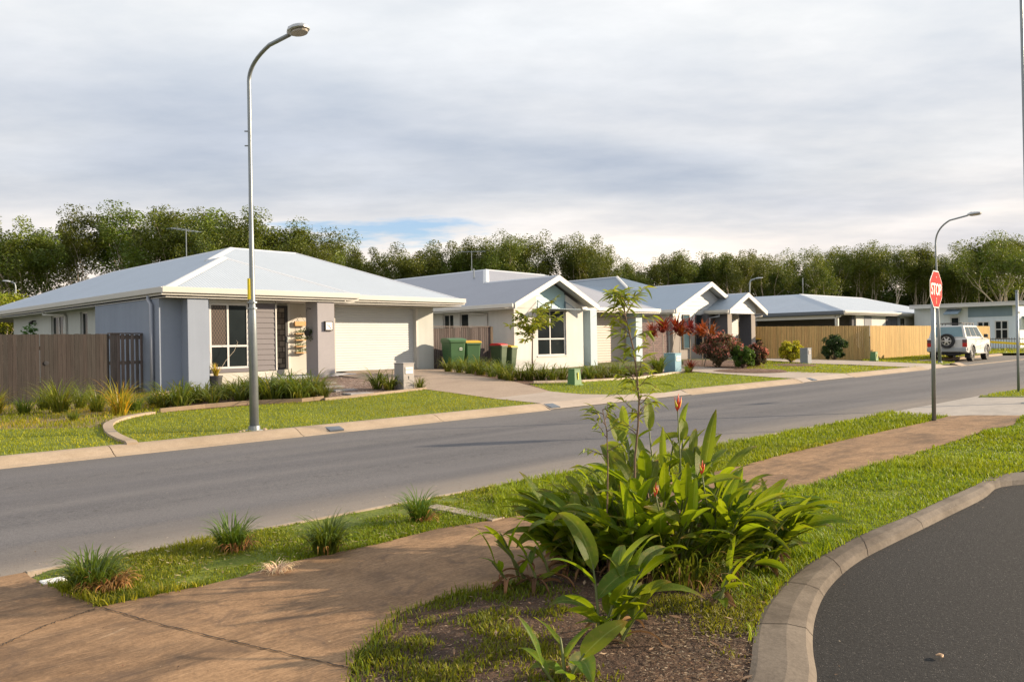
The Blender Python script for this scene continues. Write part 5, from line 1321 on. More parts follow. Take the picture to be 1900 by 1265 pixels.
def sapling(name, label, base, P, r0, r1, brs, seed, Lf, Wf, bark, sp=.75, mat=None, nper=9, tb=(1, 1, 1), droop=.6, cat='sapling'):
    r_ = np.random.RandomState(seed); t = thing(name, label, cat, tuple(base)); m = MB(); P = [Vector(p) for p in P]; n = len(P)
    m.tube(P, [r0+(r1-r0)*i/(n-1) for i in range(n)], 8); V, F, Tn = [], [], []
    for (f, az, el, L) in brs:
        k = f*(n-1); i = min(n-2, int(k)); b_ = P[i].lerp(P[i+1], k-i); d = Vector((math.cos(az)*math.cos(el), math.sin(az)*math.cos(el), math.sin(el))); q = [b_]
        for s in range(5): d = (d+Vector(r_.normal(0, .13, 3))).normalized(); q.append(q[-1]+d*L/5)
        m.tube(q, [r1*1.1*(1-.14*s) for s in range(6)], 5, cap=False)
        for s in range(nper):
            g_ = .2+.8*s/(nper-1); kk = g_*5; j = min(4, int(kk)); lp = q[j].lerp(q[j+1], kk-j)
            la = az+r_.choice([-1, 1])*r_.uniform(.2, 1.5); le = r_.uniform(-.5, .7); c = r_.uniform(.6, 1.4)
            y = r_.rand() < .2
            rot_leaf(V, F, Tn, lp, (math.cos(la)*math.cos(le), math.sin(la)*math.cos(le), math.sin(le)), Lf*r_.uniform(.55, 1.2), Wf*r_.uniform(.7, 1.2), r_, (c*(1.5 if y else 1.)*tb[0], c*(1.1 if y else 1)*tb[1], c*tb[2], r_.uniform(-1, 1)), droop)
    m.build('stem', bark, t, smooth=True)
    npmesh('leaves', np.array(V), np.array(F), mat or M_sap, t, tint=np.array(Tn)); return t
ks = 5.3
tp = [at_k(px, py, ks) for px, py in [(1176, 900), (1178, 850), (1184, 790), (1186, 740), (1182, 700), (1176, 650), (1166, 610), (1158, 575), (1152, 545)]]
base = np.array((tp[0][0], tp[0][1], .07)); PP = [(0, 0, 0), (0, .0, .3)]+[tuple(q-base) for q in tp[1:]]
br = []
rsp = np.random.RandomState(3)
AZR = math.atan2(_r0[1], _r0[0])
for f, side, L in [(.30, -1, .30), (.34, 1, .2), (.38, -1, .34), (.42, 1, .24), (.46, -1, .22), (.5, 1, .2), (.52, -1, .26), (.56, 1, .18), (.62, -1, .14), (.66, 1, .12), (.72, 1, .18), (.75, -1, .18), (.8, -1, .22), (.84, 1, .24), (.86, 1, .3), (.9, -1, .2), (.92, 1, .26), (.94, -1, .16), (.97, 1, .1), (.99, -1, .07), (.87, -1, .26)]:
    br.append((f, AZR+(0 if side > 0 else math.pi)+rsp.uniform(-1.2, 1.2), rsp.uniform(.2, 1.), L*.78)); br.append((min(1, f+.015), rsp.uniform(0, 6.28), rsp.uniform(.3, 1.1), L*.5))
sapling('eucalypt_sapling', 'slim tall sapling rising out of the ginger clump', base, PP, .009, .0032, br, 21, .11, .020, pm('sapling_bark', (.17, .11, .07), .8, .25, 8., .2), nper=10, droop=.8)
lft = at_k(1125, 905, 5.1); bL = np.array((lft[0], lft[1], .07)); tpl = [at_k(px, py, 5.1) for px, py in [(1128, 860), (1126, 800), (1118, 760)]]
sapling('eucalypt_sapling', 'short leafy sapling left of the tall slim one', bL, [(0, 0, 0), (0, 0, .35)]+[tuple(q-bL) for q in tpl], .006, .003,
        [(f, AZR+(0 if s > 0 else math.pi)+rsp.uniform(-.7, .7), rsp.uniform(.2, .9), L) for f, s, L in [(.55, -1, .16), (.6, 1, .14), (.7, -1, .18), (.75, 1, .12), (.82, -1, .16), (.88, 1, .12), (.95, -1, .1), (1., 1, .08)]], 23, .075, .017, MATS['sapling_bark'], nper=13)

# ------------------------------------------------------------------ garden trees and shrubs across the road
b5 = onG(989, 700); r_ = np.random.RandomState(31)
br = []
for i in range(30):
    f = r_.uniform(.42, 1.); br.append((f, r_.uniform(0, 6.28), r_.uniform(.0, .8), r_.uniform(.45, 1.0)*(1.15-.45*abs(f-.7)*2)))
sapling('garden_tree', 'young light green tree in front of the white gabled house window', b5, [(0, 0, 0), (-.02, 0, .6), (.0, 0, 1.1), (.06, .02, 1.5), (.0, 0, 1.9), (.05, 0, 2.2)], .028, .010, br, 33, .20, .06, M_barkd, nper=34, droop=.7, tb=(1.05, .95, .9), cat='tree')
def cordyline(px, py, topy, seed, tb, label, lean=0., k=1.):
    p = onG(px, py); dist = np.linalg.norm(p[:2]); kk = float((p-_c)@_f); H = (py-topy)*kk/FPX*.98
    t = thing('cordyline', label, 'cordyline', tuple(p)); m = MB()
    tx = Vector((lean*_r0[0], lean*_r0[1], H*.72)); m.tube([(0, 0, 0), tuple(tx*.5+Vector((.02, 0, 0))), tuple(tx)], [.022, .018, .015], 6); m.build('stem', M_bark, t, smooth=True)
    o = clump_mesh('leaves', seed, 70, .78*k, .085, (.1, 2.1), .9, M_cord, t, .05, 6, tb, .3); o.location = tx-Vector((0, 0, .16)); return t
M_cord = leafmat('cordyline_leaves', (.13, .020, .016), .35, .4, .25, tcol=(.42, .07, .02))
M_cordo = None
for i, (px, py, ty, sd_, tb, ln) in enumerate([
    (1216, 683, 592, 1, (1., .9, .9), -.1), (1231, 686, 578, 2, (1., .8, 1.2), .0), (1240, 684, 578, 3, (1.2, 1.4, 1.), .35), (1259, 684, 588, 4, (1.5, 3.2, .8), .1),
    (1281, 678, 585, 5, (1., .7, 1.3), .0), (1303, 678, 592, 6, (2.3, 5.0, .6), .05), (1306, 680, 598, 7, (1.5, 3.2, .7), .3), (1331, 676, 618, 8, (1.2, .9, 1.2), .0)]):
    cordyline(px, py, ty, 300+sd_, tb, ['red leaved cordyline, leftmost behind the flax clump', 'crimson cordyline, second from the left with an upright crown', 'scarlet cordyline leaning left of the blue mailbox', 'orange red cordyline directly behind the blue mailbox', 'dark crimson cordyline by the charcoal wall', 'tallest bright orange cordyline', 'smaller orange cordyline just right of the tallest one', 'dark red cordyline beside the pink bush'][i], ln)
p = onG(1281, 690); t = thing('cordyline', 'low dark purple cordyline on the ground right of the blue mailbox', 'cordyline', tuple(p)); clump_mesh('leaves', 331, 60, .55, .07, (.1, 1.3), .8, M_cord, t, .05, 6, (.5, .4, .8), .2)
def shrub(name, label, px, py, wpx, hpx, seed, col, tcol, n=110, size=.085, cat='shrub', tb=(1, 1, 1), clumps=60, young=None):
    p = onG(px, py); kk = float((p-_c)@_f); W = wpx*kk/FPX*.5; H = hpx*kk/FPX; r_ = np.random.RandomState(seed)
    t = thing(name, label, cat, tuple(p)); m = MB(); C = []; rad = []
    for i in range(clumps):
        a = r_.uniform(0, 6.28); e = math.asin(r_.uniform(-.85, 1.)); rr = r_.uniform(.5, 1.02)
        c = Vector((math.cos(a)*math.cos(e)*W*rr, math.sin(a)*math.cos(e)*W*rr, H*.46+math.sin(e)*H*.46*rr)); C.append(tuple(c)); rad.append(min(W, H)*r_.uniform(.16, .34))
        if i % 3 == 0: m.tube([(0, 0, 0), tuple(c*.5), tuple(c)], [.018, .012, .006], 5)
    m.build('stems', M_barkd, t)
    leafcards('foliage', C, rad, n, size, leafmat('fol_'+name+str(seed), col, .35, .5, .0, tcol=tcol), t, r_, flat=1.1, asp=.5, tb=tb, tintv=.45)
    if young:
        D_ = [(c[0]*1.06, c[1]*1.06, H*.46+(c[2]-H*.46)*1.05) for c in C if c[2] > H*.35]
        leafcards('new_leaves', D_, [q*.9 for q in rad[:len(D_)]], int(n*.38), size*1.05, leafmat('new_'+name+str(seed), young, .4, .45, .0, tcol=tuple(min(1, x*1.8) for x in young)), t, r_, flat=1.1, asp=.45, tintv=.35)
    return t
shrub('photinia_bush', 'large rounded bush with pink red new leaves before the porch', 1335, 681, 84, 68, 1, (.075, .06, .03), (.2, .16, .06), 90, .10, young=(.42, .15, .12))
shrub('photinia_bush', 'smaller pink red bush by the right porch pillar', 1402, 680, 40, 50, 2, (.085, .06, .035), (.2, .16, .06), 80, .10, young=(.42, .16, .13))
shrub('green_bush', 'dense mid green bush between the two pink red bushes', 1378, 683, 42, 44, 3, (.05, .10, .015), (.16, .26, .03), 120, .085)
shrub('golden_bush', 'bright yellow green bush on a mulch ring by the grey mailbox', 1468, 672, 44, 42, 4, (.30, .31, .02), (.8, .76, .04), 120, .095, clumps=50)
shrub('dark_bush', 'dark green shrub against the new timber fence', 1548, 668, 44, 50, 5, (.025, .055, .014), (.06, .12, .02), 150, .09)
shrub('green_bush', 'lighter green arching shrub right of the dark shrub by the fence', 1576, 665, 30, 36, 6, (.10, .14, .02), (.3, .36, .04), 80, .1)
p = onG(1470, 678); tag(MB().lathe((p[0], p[1], p[2]-.02), [(1.05, 0), (.9, .05), (.3, .1)], 24).build('mulch_ring', M_mulch), kind='structure')
p = onG(1385, 688); tag(MB().lathe((p[0], p[1], p[2]-.02), [(1.5, 0), (1.3, .05), (.4, .09)], 24).build('mulch_ring', M_mulch), kind='structure')
# pot plant poking over the brown fence
p = at_y(56, 620, 26.); t = thing('small_plant', 'leafy plant top showing above the brown fence', 'plant', (p[0], p[1], .3)); m = MB(); m.tube([(0, 0, 0), (0, 0, p[2]-.3)], .015, 5); m.build('stem', M_barkd, t)
leafcards('foliage', [(0, 0, p[2]-.3), (.1, 0, p[2]-.12), (-.1, 0, p[2]-.2)], .17, 26, .14, leafmat('fol_pot', (.05, .11, .02), .3, .5, 0), t, np.random.RandomState(4))

# ------------------------------------------------------------------ leaf litter and bark chips on the island
def litter(name, label, poly, n, size, seed, cols, zf, cat='litter'):
    r_ = np.random.RandomState(seed); P = np.array(poly); x0, y0 = P.min(0); x1, y1 = P.max(0)
    X = r_.uniform(x0, x1, n*2); Y = r_.uniform(y0, y1, n*2); ok = pinside(poly, X, Y); X, Y = X[ok][:n], Y[ok][:n]; k = len(X)
    Z = np.array([zf(a, b_) for a, b_ in zip(X, Y)])+r_.uniform(.003, .014, k)
    az = r_.uniform(0, 6.28, k); L = size*r_.uniform(.4, 1.7, k); W = L*r_.uniform(.12, .4, k); dx, dy = np.cos(az), np.sin(az); tz = r_.normal(0, .25, k)*L
    A = np.stack([X-dx*L, Y-dy*L, Z-tz*.0], 1); B = np.stack([X+dy*W, Y-dx*W, Z+L*.15], 1); Cc_ = np.stack([X+dx*L, Y+dy*L, Z+np.abs(tz)], 1); D_ = np.stack([X-dy*W, Y+dx*W, Z+L*.1], 1)
    V = np.stack([A, B, Cc_, D_], 1).reshape(-1, 3); i = np.arange(k)*4; F = np.stack([i, i+1, i+2, i+3], 1)
    ct = np.array(cols)[r_.randint(0, len(cols), k)]*r_.uniform(.6, 1.3, (k, 1))
    o = npmesh(name, V, F, leafmat('litter_'+name, (1, 1, 1), .05, .9, 0), tint=np.repeat(ct, 4, 0)); return tag(o, label, cat, kind='stuff')
LC = [(.10, .055, .03), (.17, .10, .06), (.26, .17, .10), (.05, .03, .02), (.36, .26, .17), (.14, .065, .035)]
litter('leaf_litter', 'dry leaves, bark chips and twigs over the island soil', isl_poly, 13000, .0085, 5, LC, isl_z)
rp = [tuple(q) for q in [onp(1180, 1265, .07)[:2], onp(1395, 1265, .07)[:2], onp(1400, 1160, .07)[:2], onp(1440, 1095, .07)[:2], onp(1490, 1050, .07)[:2], onp(1380, 1060, .07)[:2], onp(1230, 1150, .07)[:2]]]
litter('bark_chips', 'pale grey bark chips along the inside of the kerb', rp, 5000, .0085, 6, [(.22, .16, .11), (.34, .26, .19), (.12, .075, .05), (.20, .11, .06), (.06, .04, .03)], isl_z)
litter('pebble_stones', 'mixed brown and white pebbles in the entry bed', [q for q in bed3], 2600, .028, 9, [(.5, .42, .36), (.25, .16, .13), (.62, .56, .5), (.35, .25, .2)], lambda x, y: G(x, y)+.006)
litter('fallen_leaves', 'a few dry leaves scattered over the footpath and road edge', [(1, 3), (9, 1.5), (16, 4.6), (16, 7.3), (1, 7.3)], 150, .014, 8, [(.35, .28, .18), (.5, .42, .3), (.2, .13, .08)], lambda x, y: M_pathz(x, y)+.004 if y < 6.3 else SL*x+.01)

kb_ = [tuple(p) for p in kos if p[0] < 9]
gut = kb_+[(p[0]+.10, p[1]-.16) for p in kb_[::-1]]
litter('gutter_litter', 'grit, twigs and leaf crumbs along the foot of the car park kerb', gut, 900, .007, 15, LC+[(.5, .42, .32)], lambda x, y: SL*x+.004)
litter('road_grit', 'grit and dry leaf crumbs in the near gutter of the street', [(-1, 6.58), (15, 6.58), (15, 7.0), (-1, 7.0)], 1100, .008, 16, LC+[(.45, .38, .3)], lambda x, y: SL*x+.002)
litter('path_crumbs', 'small leaf crumbs and grit over the footpath', [tuple(p) for p in (pf[0], (pf[12][0], pf[12][1]), (pn[7][0], pn[7][1]), pn[14], pn[17], (-1, 1.5))], 700, .006, 17, LC, lambda x, y: M_pathz(x, y)+.006)

litter('big_leaves', 'larger curled dead leaves lying on the island mulch', isl_poly, 260, .030, 25, [(.24, .14, .08), (.34, .22, .14), (.16, .10, .06), (.42, .30, .2)], lambda x, y: isl_z(x, y)+.008)

litter('straw_litter', 'cut straw and dead blades lying in the verge grass', [(1.5, 6.2)]+pf[:10]+[(5.4, 6.2)], 900, .014, 27, [(.26, .20, .09), (.18, .13, .06), (.36, .29, .15)], lambda x, y: M_pathz(x, y)+.018)
litter('straw_litter', 'scattered dead blades in the near lawn by the kerb', lawnB, 1500, .012, 28, [(.36, .30, .14), (.26, .19, .09)], lambda x, y: M_pathz(x, y)+.025)
# ------------------------------------------------------------------ fences
def timber(name, col, var=.3):
    b = NB(name); o = b.obj(); at = b.n('ShaderNodeAttribute', attribute_name='tint')
    g_ = b.noise(b.mapv(o, (28, 28, 1.3)), 1.4, 5, .6); kn = b.noise(b.mapv(o, (6, 6, 1.1)), 1.6, 3)
    c = b.ramp(g_, [(.3, tuple(x*(1-var) for x in col)), (.7, tuple(min(1, x*(1+var)) for x in col))])
    c = b.mix(b.ramp(kn, [(.66, 0.), (.74, .5)]), c, tuple(x*.4 for x in col))
    b.base(b.mix(1., c, at.outputs['Color'], 'MULTIPLY')); b.rough(.85); b.p.inputs['Specular IOR Level'].default_value = .25
    b.bump(g_, .4, .005); return b.m
M_fbrown = timber('fence_brown_shaded', (.042, .036, .034)); M_fgrey = timber('fence_weathered', (.15, .125, .115)); M_fnew = timber('fence_new_pine', (.43, .29, .12), .22)  # first one: shade over the left fence is darkened into its base colour
def palings(root, name, mat, A, B, z0f, z1f, w, gap, t=.018, jit=.012, r_=None, front=-1, n_off=0., tv=.16):
    """vertical boards from A to B (root-local xy), one mesh, tinted board by board"""
    r_ = r_ or np.random.RandomState(3); A, B = Vector((*A, 0)), Vector((*B, 0)); d = (B-A); L = d.length; d.normalize(); nrm = Vector((d.y, -d.x, 0)); m = MB(); x = 0
    while x < L-.02:
        e = min(L, x+w-gap); c = r_.uniform(1-tv, 1+tv); z0, z1 = z0f(x), z1f(x)+r_.uniform(-jit, jit)*.6; o = nrm*(n_off+r_.uniform(0, .004))
        P = [A+d*x+o, A+d*e+o, A+d*e+o+nrm*t, A+d*x+o+nrm*t]
        m._add([(p.x, p.y, z) for z in (z0, z1) for p in P], [(0, 1, 2, 3), (7, 6, 5, 4), (0, 4, 5, 1), (1, 5, 6, 2), (2, 6, 7, 3), (3, 7, 4, 0)], (c*r_.uniform(.95, 1.05), c, c))
        x += w
    return m.build(name, mat, root, tint=True)
rf_ = np.random.RandomState(17)
fL = thing('board_fence', 'brown vertical board fence with a gate left of the blue grey wall', 'fence', (0, 22.75, 0))
fa = lambda x: .12
palings(fL, 'boards', M_fbrown, (-9, 0), (4.72, 0), fa, lambda x: 2.0, .098, .004, r_=rf_)
gt = palings(fL, 'gate', M_fbrown, (4.728, -.004), (6.33, .0), fa, lambda x: 2.0, .098, .004, r_=rf_)
g2 = MB(); g2.lathe((0, 0, 0), [(.048, 0), (.055, .012), (.03, .014)], 18); hdl = g2.build('gate_ring', M_dkfr, gt, loc=(4.86, -.035, 1.27)); hdl.rotation_euler = (R_(90), 0, 0)
MB().box(-9, 6.3, .02, .07, .5, .6).box(-9, 6.3, .02, .07, 1.6, 1.7).build('rail', M_fbrown, fL, tint=True)
pkf = thing('picket_fence', 'short open picket panel between the brown fence and the blue wall', 'fence', (6.36, 22.75, 0), R_(24))
palings(pkf, 'boards', M_fgrey, (0, 0), (.30, 0), fa, lambda x: 2.02, .10, .003, r_=rf_, tv=.25)
palings(pkf, 'boards', M_fgrey, (.34, 0), (1.12, 0), lambda x: .22, lambda x: 1.99, .155, .062, r_=rf_, tv=.25)
for a_, b_ in ((.42, .52), (1.18, 1.27), (1.86, 1.96)): MB().box(0, 1.15, .0, .05, a_, b_).build('rail', M_fgrey, pkf, tint=True)
MB().box(-.01, 1.17, -.04, .08, 2.0, 2.03).box(1.08, 1.17, -.02, .06, .1, 2.0).build('capping', M_fgrey, pkf, tint=True)
# fence between the first two houses
e0 = at_y(806, 608, 23.9); e1 = at_y(909, 606, 23.9)
fM = thing('paling_fence', 'dark weathered paling fence behind the green bins', 'fence', (e0[0], 23.9, 0))
palings(fM, 'boards', timber('fence_dark', (.085, .07, .068)), (-.4, 0), (e1[0]-e0[0], 0), lambda x: .3, lambda x: e0[2]+(e1[2]-e0[2])*x/2.5-.02, .105, .016, r_=rf_, tv=.3)
MB().box(-.4, e1[0]-e0[0], -.05, .03, e1[2]-.015, e1[2]+.02).build('capping', M_fgrey, fM, tint=True)
x_ = e1[0]-e0[0]; MB().box(x_, x_+.1, -.06, .06, .3, e1[2]).build('fence_post', timber('post_pale', (.50, .37, .24)), fM, tint=True)
# new pine fence on the corner lot
cx4, cy4 = 41.6, 18.0
fR = thing('timber_fence', 'long new pale timber fence on the corner lot behind the white car', 'fence', (cx4, cy4, 0))
zc = at_y(1605, 604, cy4)[2]; xe = at_y(1836, 608, cy4)[0]
palings(fR, 'boards', M_fnew, (0, 0), (xe-cx4, 0), lambda x: .2, lambda x: zc, .098, .006, r_=rf_, tv=.14)
palings(fR, 'side_boards', M_fnew, (0, 14.5), (0, .02), lambda x: .2, lambda x: zc+.035*(14.5-x)/2, .098, .010, r_=rf_, tv=.14)
MB().box(.02, xe-cx4, .01, .06, .6, .7).box(.02, xe-cx4, .01, .06, 1.5, 1.6).build('rail', M_fnew, fR, tint=True)
# black steel pool-style fence and yellow tape in front of the last house
xF = 60.5; ya = at_x(1838, 652, xF); yb = at_x(1925, 652, xF); zt_ = at_x(1870, 626, xF)[2]; zb_ = at_x(1870, 652, xF)[2]
sf = thing('steel_fence', 'black vertical bar fence in front of the pale blue house', 'fence', (xF, 0, 0)); m = MB(); y = ya[1]
while y > yb[1]-3: m.box(-.012, .012, y-.012, y+.012, zb_, zt_); y -= .16
m.build('bars', M_dkfr, sf); MB().box(-.02, .02, yb[1]-3, ya[1], zt_-.12, zt_-.08).box(-.02, .02, yb[1]-3, ya[1], zb_+.02, zb_+.07).build('rail', M_dkfr, sf)
M_tape = pm('yellow_tape', (.75, .60, .02), .5, .08, 3., .05)
m = MB(); pa, pb = at_x(1836, 636, xF-.3), at_x(1925, 642, xF-.3); m.prism([tuple(pa), tuple(pb), (pb[0], pb[1], pb[2]+.14), (pa[0], pa[1], pa[2]+.14)], (.01, 0, 0))
tag(m.build('barrier_tape', M_tape), 'strip of yellow barrier tape along the black fence', 'barrier tape')

# ------------------------------------------------------------------ street lamps
M_lamp = pm('lamp_housing', (.42, .44, .46), .4, .1, 5., .05, metal=.5); M_lens = pm('lamp_lens', (.30, .27, .22), .25, .15, 8., .1)
def street_lamp(label, base, bend, elbow, tip, r0=.085, r1=.045, collar=True, group=None, simple=False, stick=False, headw=.30):
    """pole from base to bend, curved to elbow, straight arm to tip (world points)"""
    t = thing('street_lamp', label, 'street lamp', tuple(base), group=group); B = Vector(base)
    q = [Vector(p)-B for p in (base, bend, elbow, tip)]; P = [q[0], q[0].lerp(q[1], .33), q[0].lerp(q[1], .37), q[0].lerp(q[1], .7), q[1]]
    # Bezier corner from the vertical into the arm
    c = q[1]+Vector((0, 0, (q[2].z-q[1].z)*.72)); 
    for i in range(1, 10):
        u = i/9; P.append(q[1]*(1-u)**2+c*2*u*(1-u)+q[2]*u*u)
    P.append(q[3]); n = len(P); m = MB(); m.tube(P, [r0+(r1-r0)*min(1, i/3.) for i in range(n)], 10); m.build('pole', M_galv, t, smooth=True)
    d = (q[3]-q[2]).normalized(); h = Vector((d.x, d.y, 0)).normalized(); s = Vector((-h.y, h.x, 0))
    e = q[3]; L = headw*1.75
    hd = MB(); sec = [(0, .045, .05), (.12, .10, .08), (.3, .15, .10), (.65, .165, .085), (.9, .12, .06), (1., .05, .03)]; vs = []
    for f, w_, hh in sec:
        c_ = e+d*(f*L*.35)+h*(f*L*.65)+Vector((0, 0, .0)); w2 = w_*headw/.30
        for a, b_ in ((-1, 0), (-.85, .6), (-.4, 1), (.4, 1), (.85, .6), (1, 0), (.9, -.22), (-.9, -.22)): vs.append(tuple(c_+s*a*w2+Vector((0, 0, b_*hh))))
    hd._add(vs, [(i*8+k, i*8+(k+1) % 8, (i+1)*8+(k+1) % 8, (i+1)*8+k) for i in range(len(sec)-1) for k in range(8)]+[tuple(range(8))[::-1], tuple(range(40, 48))])
    hd.build('lamp_head', M_lamp, t, smooth=False)
    if not simple:
        ln = MB(); o_ = e+d*(L*.22)+h*(L*.38); V = []
        for k in range(14):
            a = 2*math.pi*k/14; V.append(o_+h*math.cos(a)*L*.36+s*math.sin(a)*.125*headw/.3+Vector((0, 0, -.02+d.z*.35*math.cos(a)*L*.36)))
        ln.prism([tuple(v) for v in V], (0, 0, -.035)); ln.build('lens', M_lens, t)
        pc = MB(); pc.lathe(tuple(e+d*.1+h*.08+Vector((0, 0, .05))), [(.035, 0), (.04, .05), (.02, .07)], 10); pc.build('sensor_cap', M_galv, t)
    if collar:
        fl = MB(); fl.lathe((0, 0, -.02), [(.17, 0), (.17, .03), (.10, .035), (.095, .10)], 12); fl.build('base_plate', M_galv, t)
    if stick:
        z = 2.25; lp = q[0].lerp(q[1], z/(q[1].z)); st = MB(); dd = Vector((-math.sin(HD-.4), -math.cos(HD-.4), 0)) if False else -Vector((_f[0], _f[1], 0))
        sd_ = Vector((_r0[0], _r0[1], 0)); o = lp+dd*.082
        st.prism([tuple(o-sd_*.055+Vector((0, 0, z0))) for z0 in (0,)]+[tuple(o-sd_*.015), tuple(o-sd_*.015+Vector((0, 0, .36))), tuple(o-sd_*.055+Vector((0, 0, .36)))], tuple(-dd*.02)); st.build('yellow_marker', M_tape, t)
        bd = MB(); 
        for zz_ in (2.10, 2.2): lq = q[0].lerp(q[1], zz_/q[1].z); bd.tube([lq-Vector((0, 0, .012)), lq+Vector((0, 0, .012))], .082, 10)
        for zz_ in (4.9, 5.15): lq = q[0].lerp(q[1], zz_/q[1].z); bd.tube([lq-sd_*.09, lq-sd_*.03], .012, 6)
        bd.build('clamp', M_galv, t)
    return t
b1 = onG(472, 798); k1 = float((b1-_c)@_f)
yb1 = b1[1]
bend = at_k(462, 152, k1-.0); bend = np.array((bend[0], bend[1], bend[2]))
el1 = at_k(500, 84, k1-.5); tp1 = at_k(537, 65, k1-.9)
street_lamp('tall grey street lamp at the lawn edge, nearest on the left', b1, bend, el1, tp1, .080, .034, stick=True, headw=.27)
b2 = onG(1744, 674); k2 = float((b2-_c)@_f)
street_lamp('tall grey street lamp standing beside the parked white car', b2, at_k(1736, 452, k2), at_k(1762, 409, k2-.8), at_k(1795, 400, k2-1.6), .075, .036, headw=.36)
b3 = at_k(1389, 600, 78); b3[2] = .5
street_lamp('small distant street lamp above the porch gable, before dark trees', b3, at_k(1391, 528, 78), at_k(1395, 519, 78), at_k(1402, 517, 78), .09, .06, simple=True, collar=False, headw=.4)
b4 = at_k(30, 600, 60); b4[2] = .4
street_lamp('pale distant street lamp before the yellow green tree on the left', b4, at_k(29, 535, 60), at_k(26, 525, 60), at_k(20, 523, 60), .07, .05, simple=True, collar=False, headw=.35)
b5_ = onp(1913, 748, .07); k5 = float((b5_-_c)@_f)
street_lamp('tall street lamp pole cut by the right edge of the picture', b5_, at_k(1893.5, -60, k5), at_k(1910, -120, k5), at_k(1950, -150, k5), .05, .032)
# utility: concrete footing stones at the first lamp
m = MB()
for dx, dy, s in ((.14, -.1, .05), (.2, .02, .04), (-.2, .0, .045), (.26, -.08, .03), (-.28, -.05, .035)): m.lathe((b1[0]+dx, b1[1]+dy, b1[2]-.01), [(s, 0), (s*.9, s*.5), (s*.4, s*.8)], 7)
tag(m.build('loose_rubble', M_kerb), 'broken concrete bits round the foot of the nearest lamp', 'rubble', kind='stuff')

# ------------------------------------------------------------------ stop sign and street-name post
sp = onp(1733, 781, .07); ks_ = float((sp-_c)@_f)
st = thing('stop_sign', 'red octagonal stop sign on a grey post beside the footpath', 'stop sign', tuple(sp))
top = at_k(1730.5, 512, ks_)-sp; bot = Vector((0, 0, -.05))
m = MB(); m.tube([bot, Vector(top)], .034, 12); m.build('post', M_galv, st, smooth=True)
M_sred = pm('sign_red', (.52, .006, .008), .7, .06, 3., .02, spec=.1); M_swh = pm('sign_white', (.80, .78, .76), .6, .04, 3., .02)
ctr = Vector(at_k(1731.5, 537, ks_)-sp); SR = .325
AZS = R_(-87)                                     # direction the sign faces
sg = bpy.data.objects.new('sign_plate', None)
def octo(r): return [(r*math.cos(math.pi/8+k*math.pi/4), r*math.sin(math.pi/8+k*math.pi/4)) for k in range(8)]
def plate(name, r, y, t, mat, parent):
    m = MB(); m.prism([(x, y, z) for x, z in octo(r)], (0, t, 0)); return m.build(name, mat, parent)
bpy.data.objects.remove(sg)
pw = plate('sign_plate', SR/math.cos(math.pi/8)*.955, 0, .004, M_swh, st); pw.location = ctr; pw.rotation_euler = (0, R_(1.2), AZS+math.pi/2)
pw.location += Vector((math.cos(AZS), math.sin(AZS), 0))*.045
plate('red_face', SR/math.cos(math.pi/8)*.905, -.003, .003, M_sred, pw)
cu = bpy.data.curves.new('t', 'FONT'); cu.body = 'STOP'; cu.align_x = 'CENTER'; cu.align_y = 'CENTER'; cu.size = .27; cu.extrude = .001; cu.offset = .004
to = bpy.data.objects.new('t', cu); COL.objects.link(to); bpy.context.view_layer.update()
me = bpy.data.meshes.new_from_object(to.evaluated_get(bpy.context.evaluated_depsgraph_get())); bpy.data.objects.remove(to)
me.materials.clear(); me.materials.append(M_swh)
xs = [v.co.x for v in me.vertices]; zs = [v.co.y for v in me.vertices]; fx = .52/(max(xs)-min(xs)); fz = .20/(max(zs)-min(zs)); mx, mz = (max(xs)+min(xs))/2, (max(zs)+min(zs))/2
for v in me.vertices: v.co = ((v.co.x-mx)*fx, -.0045+v.co.z*0-.001*(v.co.z > 0), (v.co.y-mz)*fz)
lt = bpy.data.objects.new('lettering', me); COL.objects.link(lt); lt.parent = pw
m = MB()
for z in (.20, -.16):
    m = MB(); m.lathe((0, 0, 0), [(.014, 0), (.014, .004), (.008, .007)], 10); m.v = [(v[0], -.0035-v[2], v[1]+z) for v in m.v]; m.build('bolt', M_galv, pw)
m = MB(); m.box(-.012, .016, -.0045, -.003, -.245, -.175); m.build('small_sticker', M_org, pw)
np_ = onp(1890, 728, .07); kn_ = float((np_-_c)@_f); tn = Vector(at_k(1886.5, 541, kn_)-np_)
ns_ = thing('street_sign_post', 'slim grey street name post on the far street corner', 'sign post', tuple(np_))
MB().tube([(0, 0, -.05), tn], .030, 12).build('post', M_galv, ns_, smooth=True); MB().tube([tn, tn+Vector((0, 0, .03))], .036, 12).build('post_cap', M_galv, ns_, smooth=True)
q0 = Vector(at_k(1889, 572, kn_)-np_); m = MB(); m.prism([(q0.x+.03, q0.y-.005, q0.z-.1), (q0.x+.85, q0.y-.12, q0.z-.1), (q0.x+.85, q0.y-.12, q0.z+.05), (q0.x+.03, q0.y-.005, q0.z+.05)], (0, .006, 0)); m.build('name_plate', M_swh, ns_)
m = MB(); m.box(q0.x-.03, q0.x+.05, q0.y-.04, q0.y+.04, q0.z-.11, q0.z-.08); m.build('bracket', M_galv, ns_)

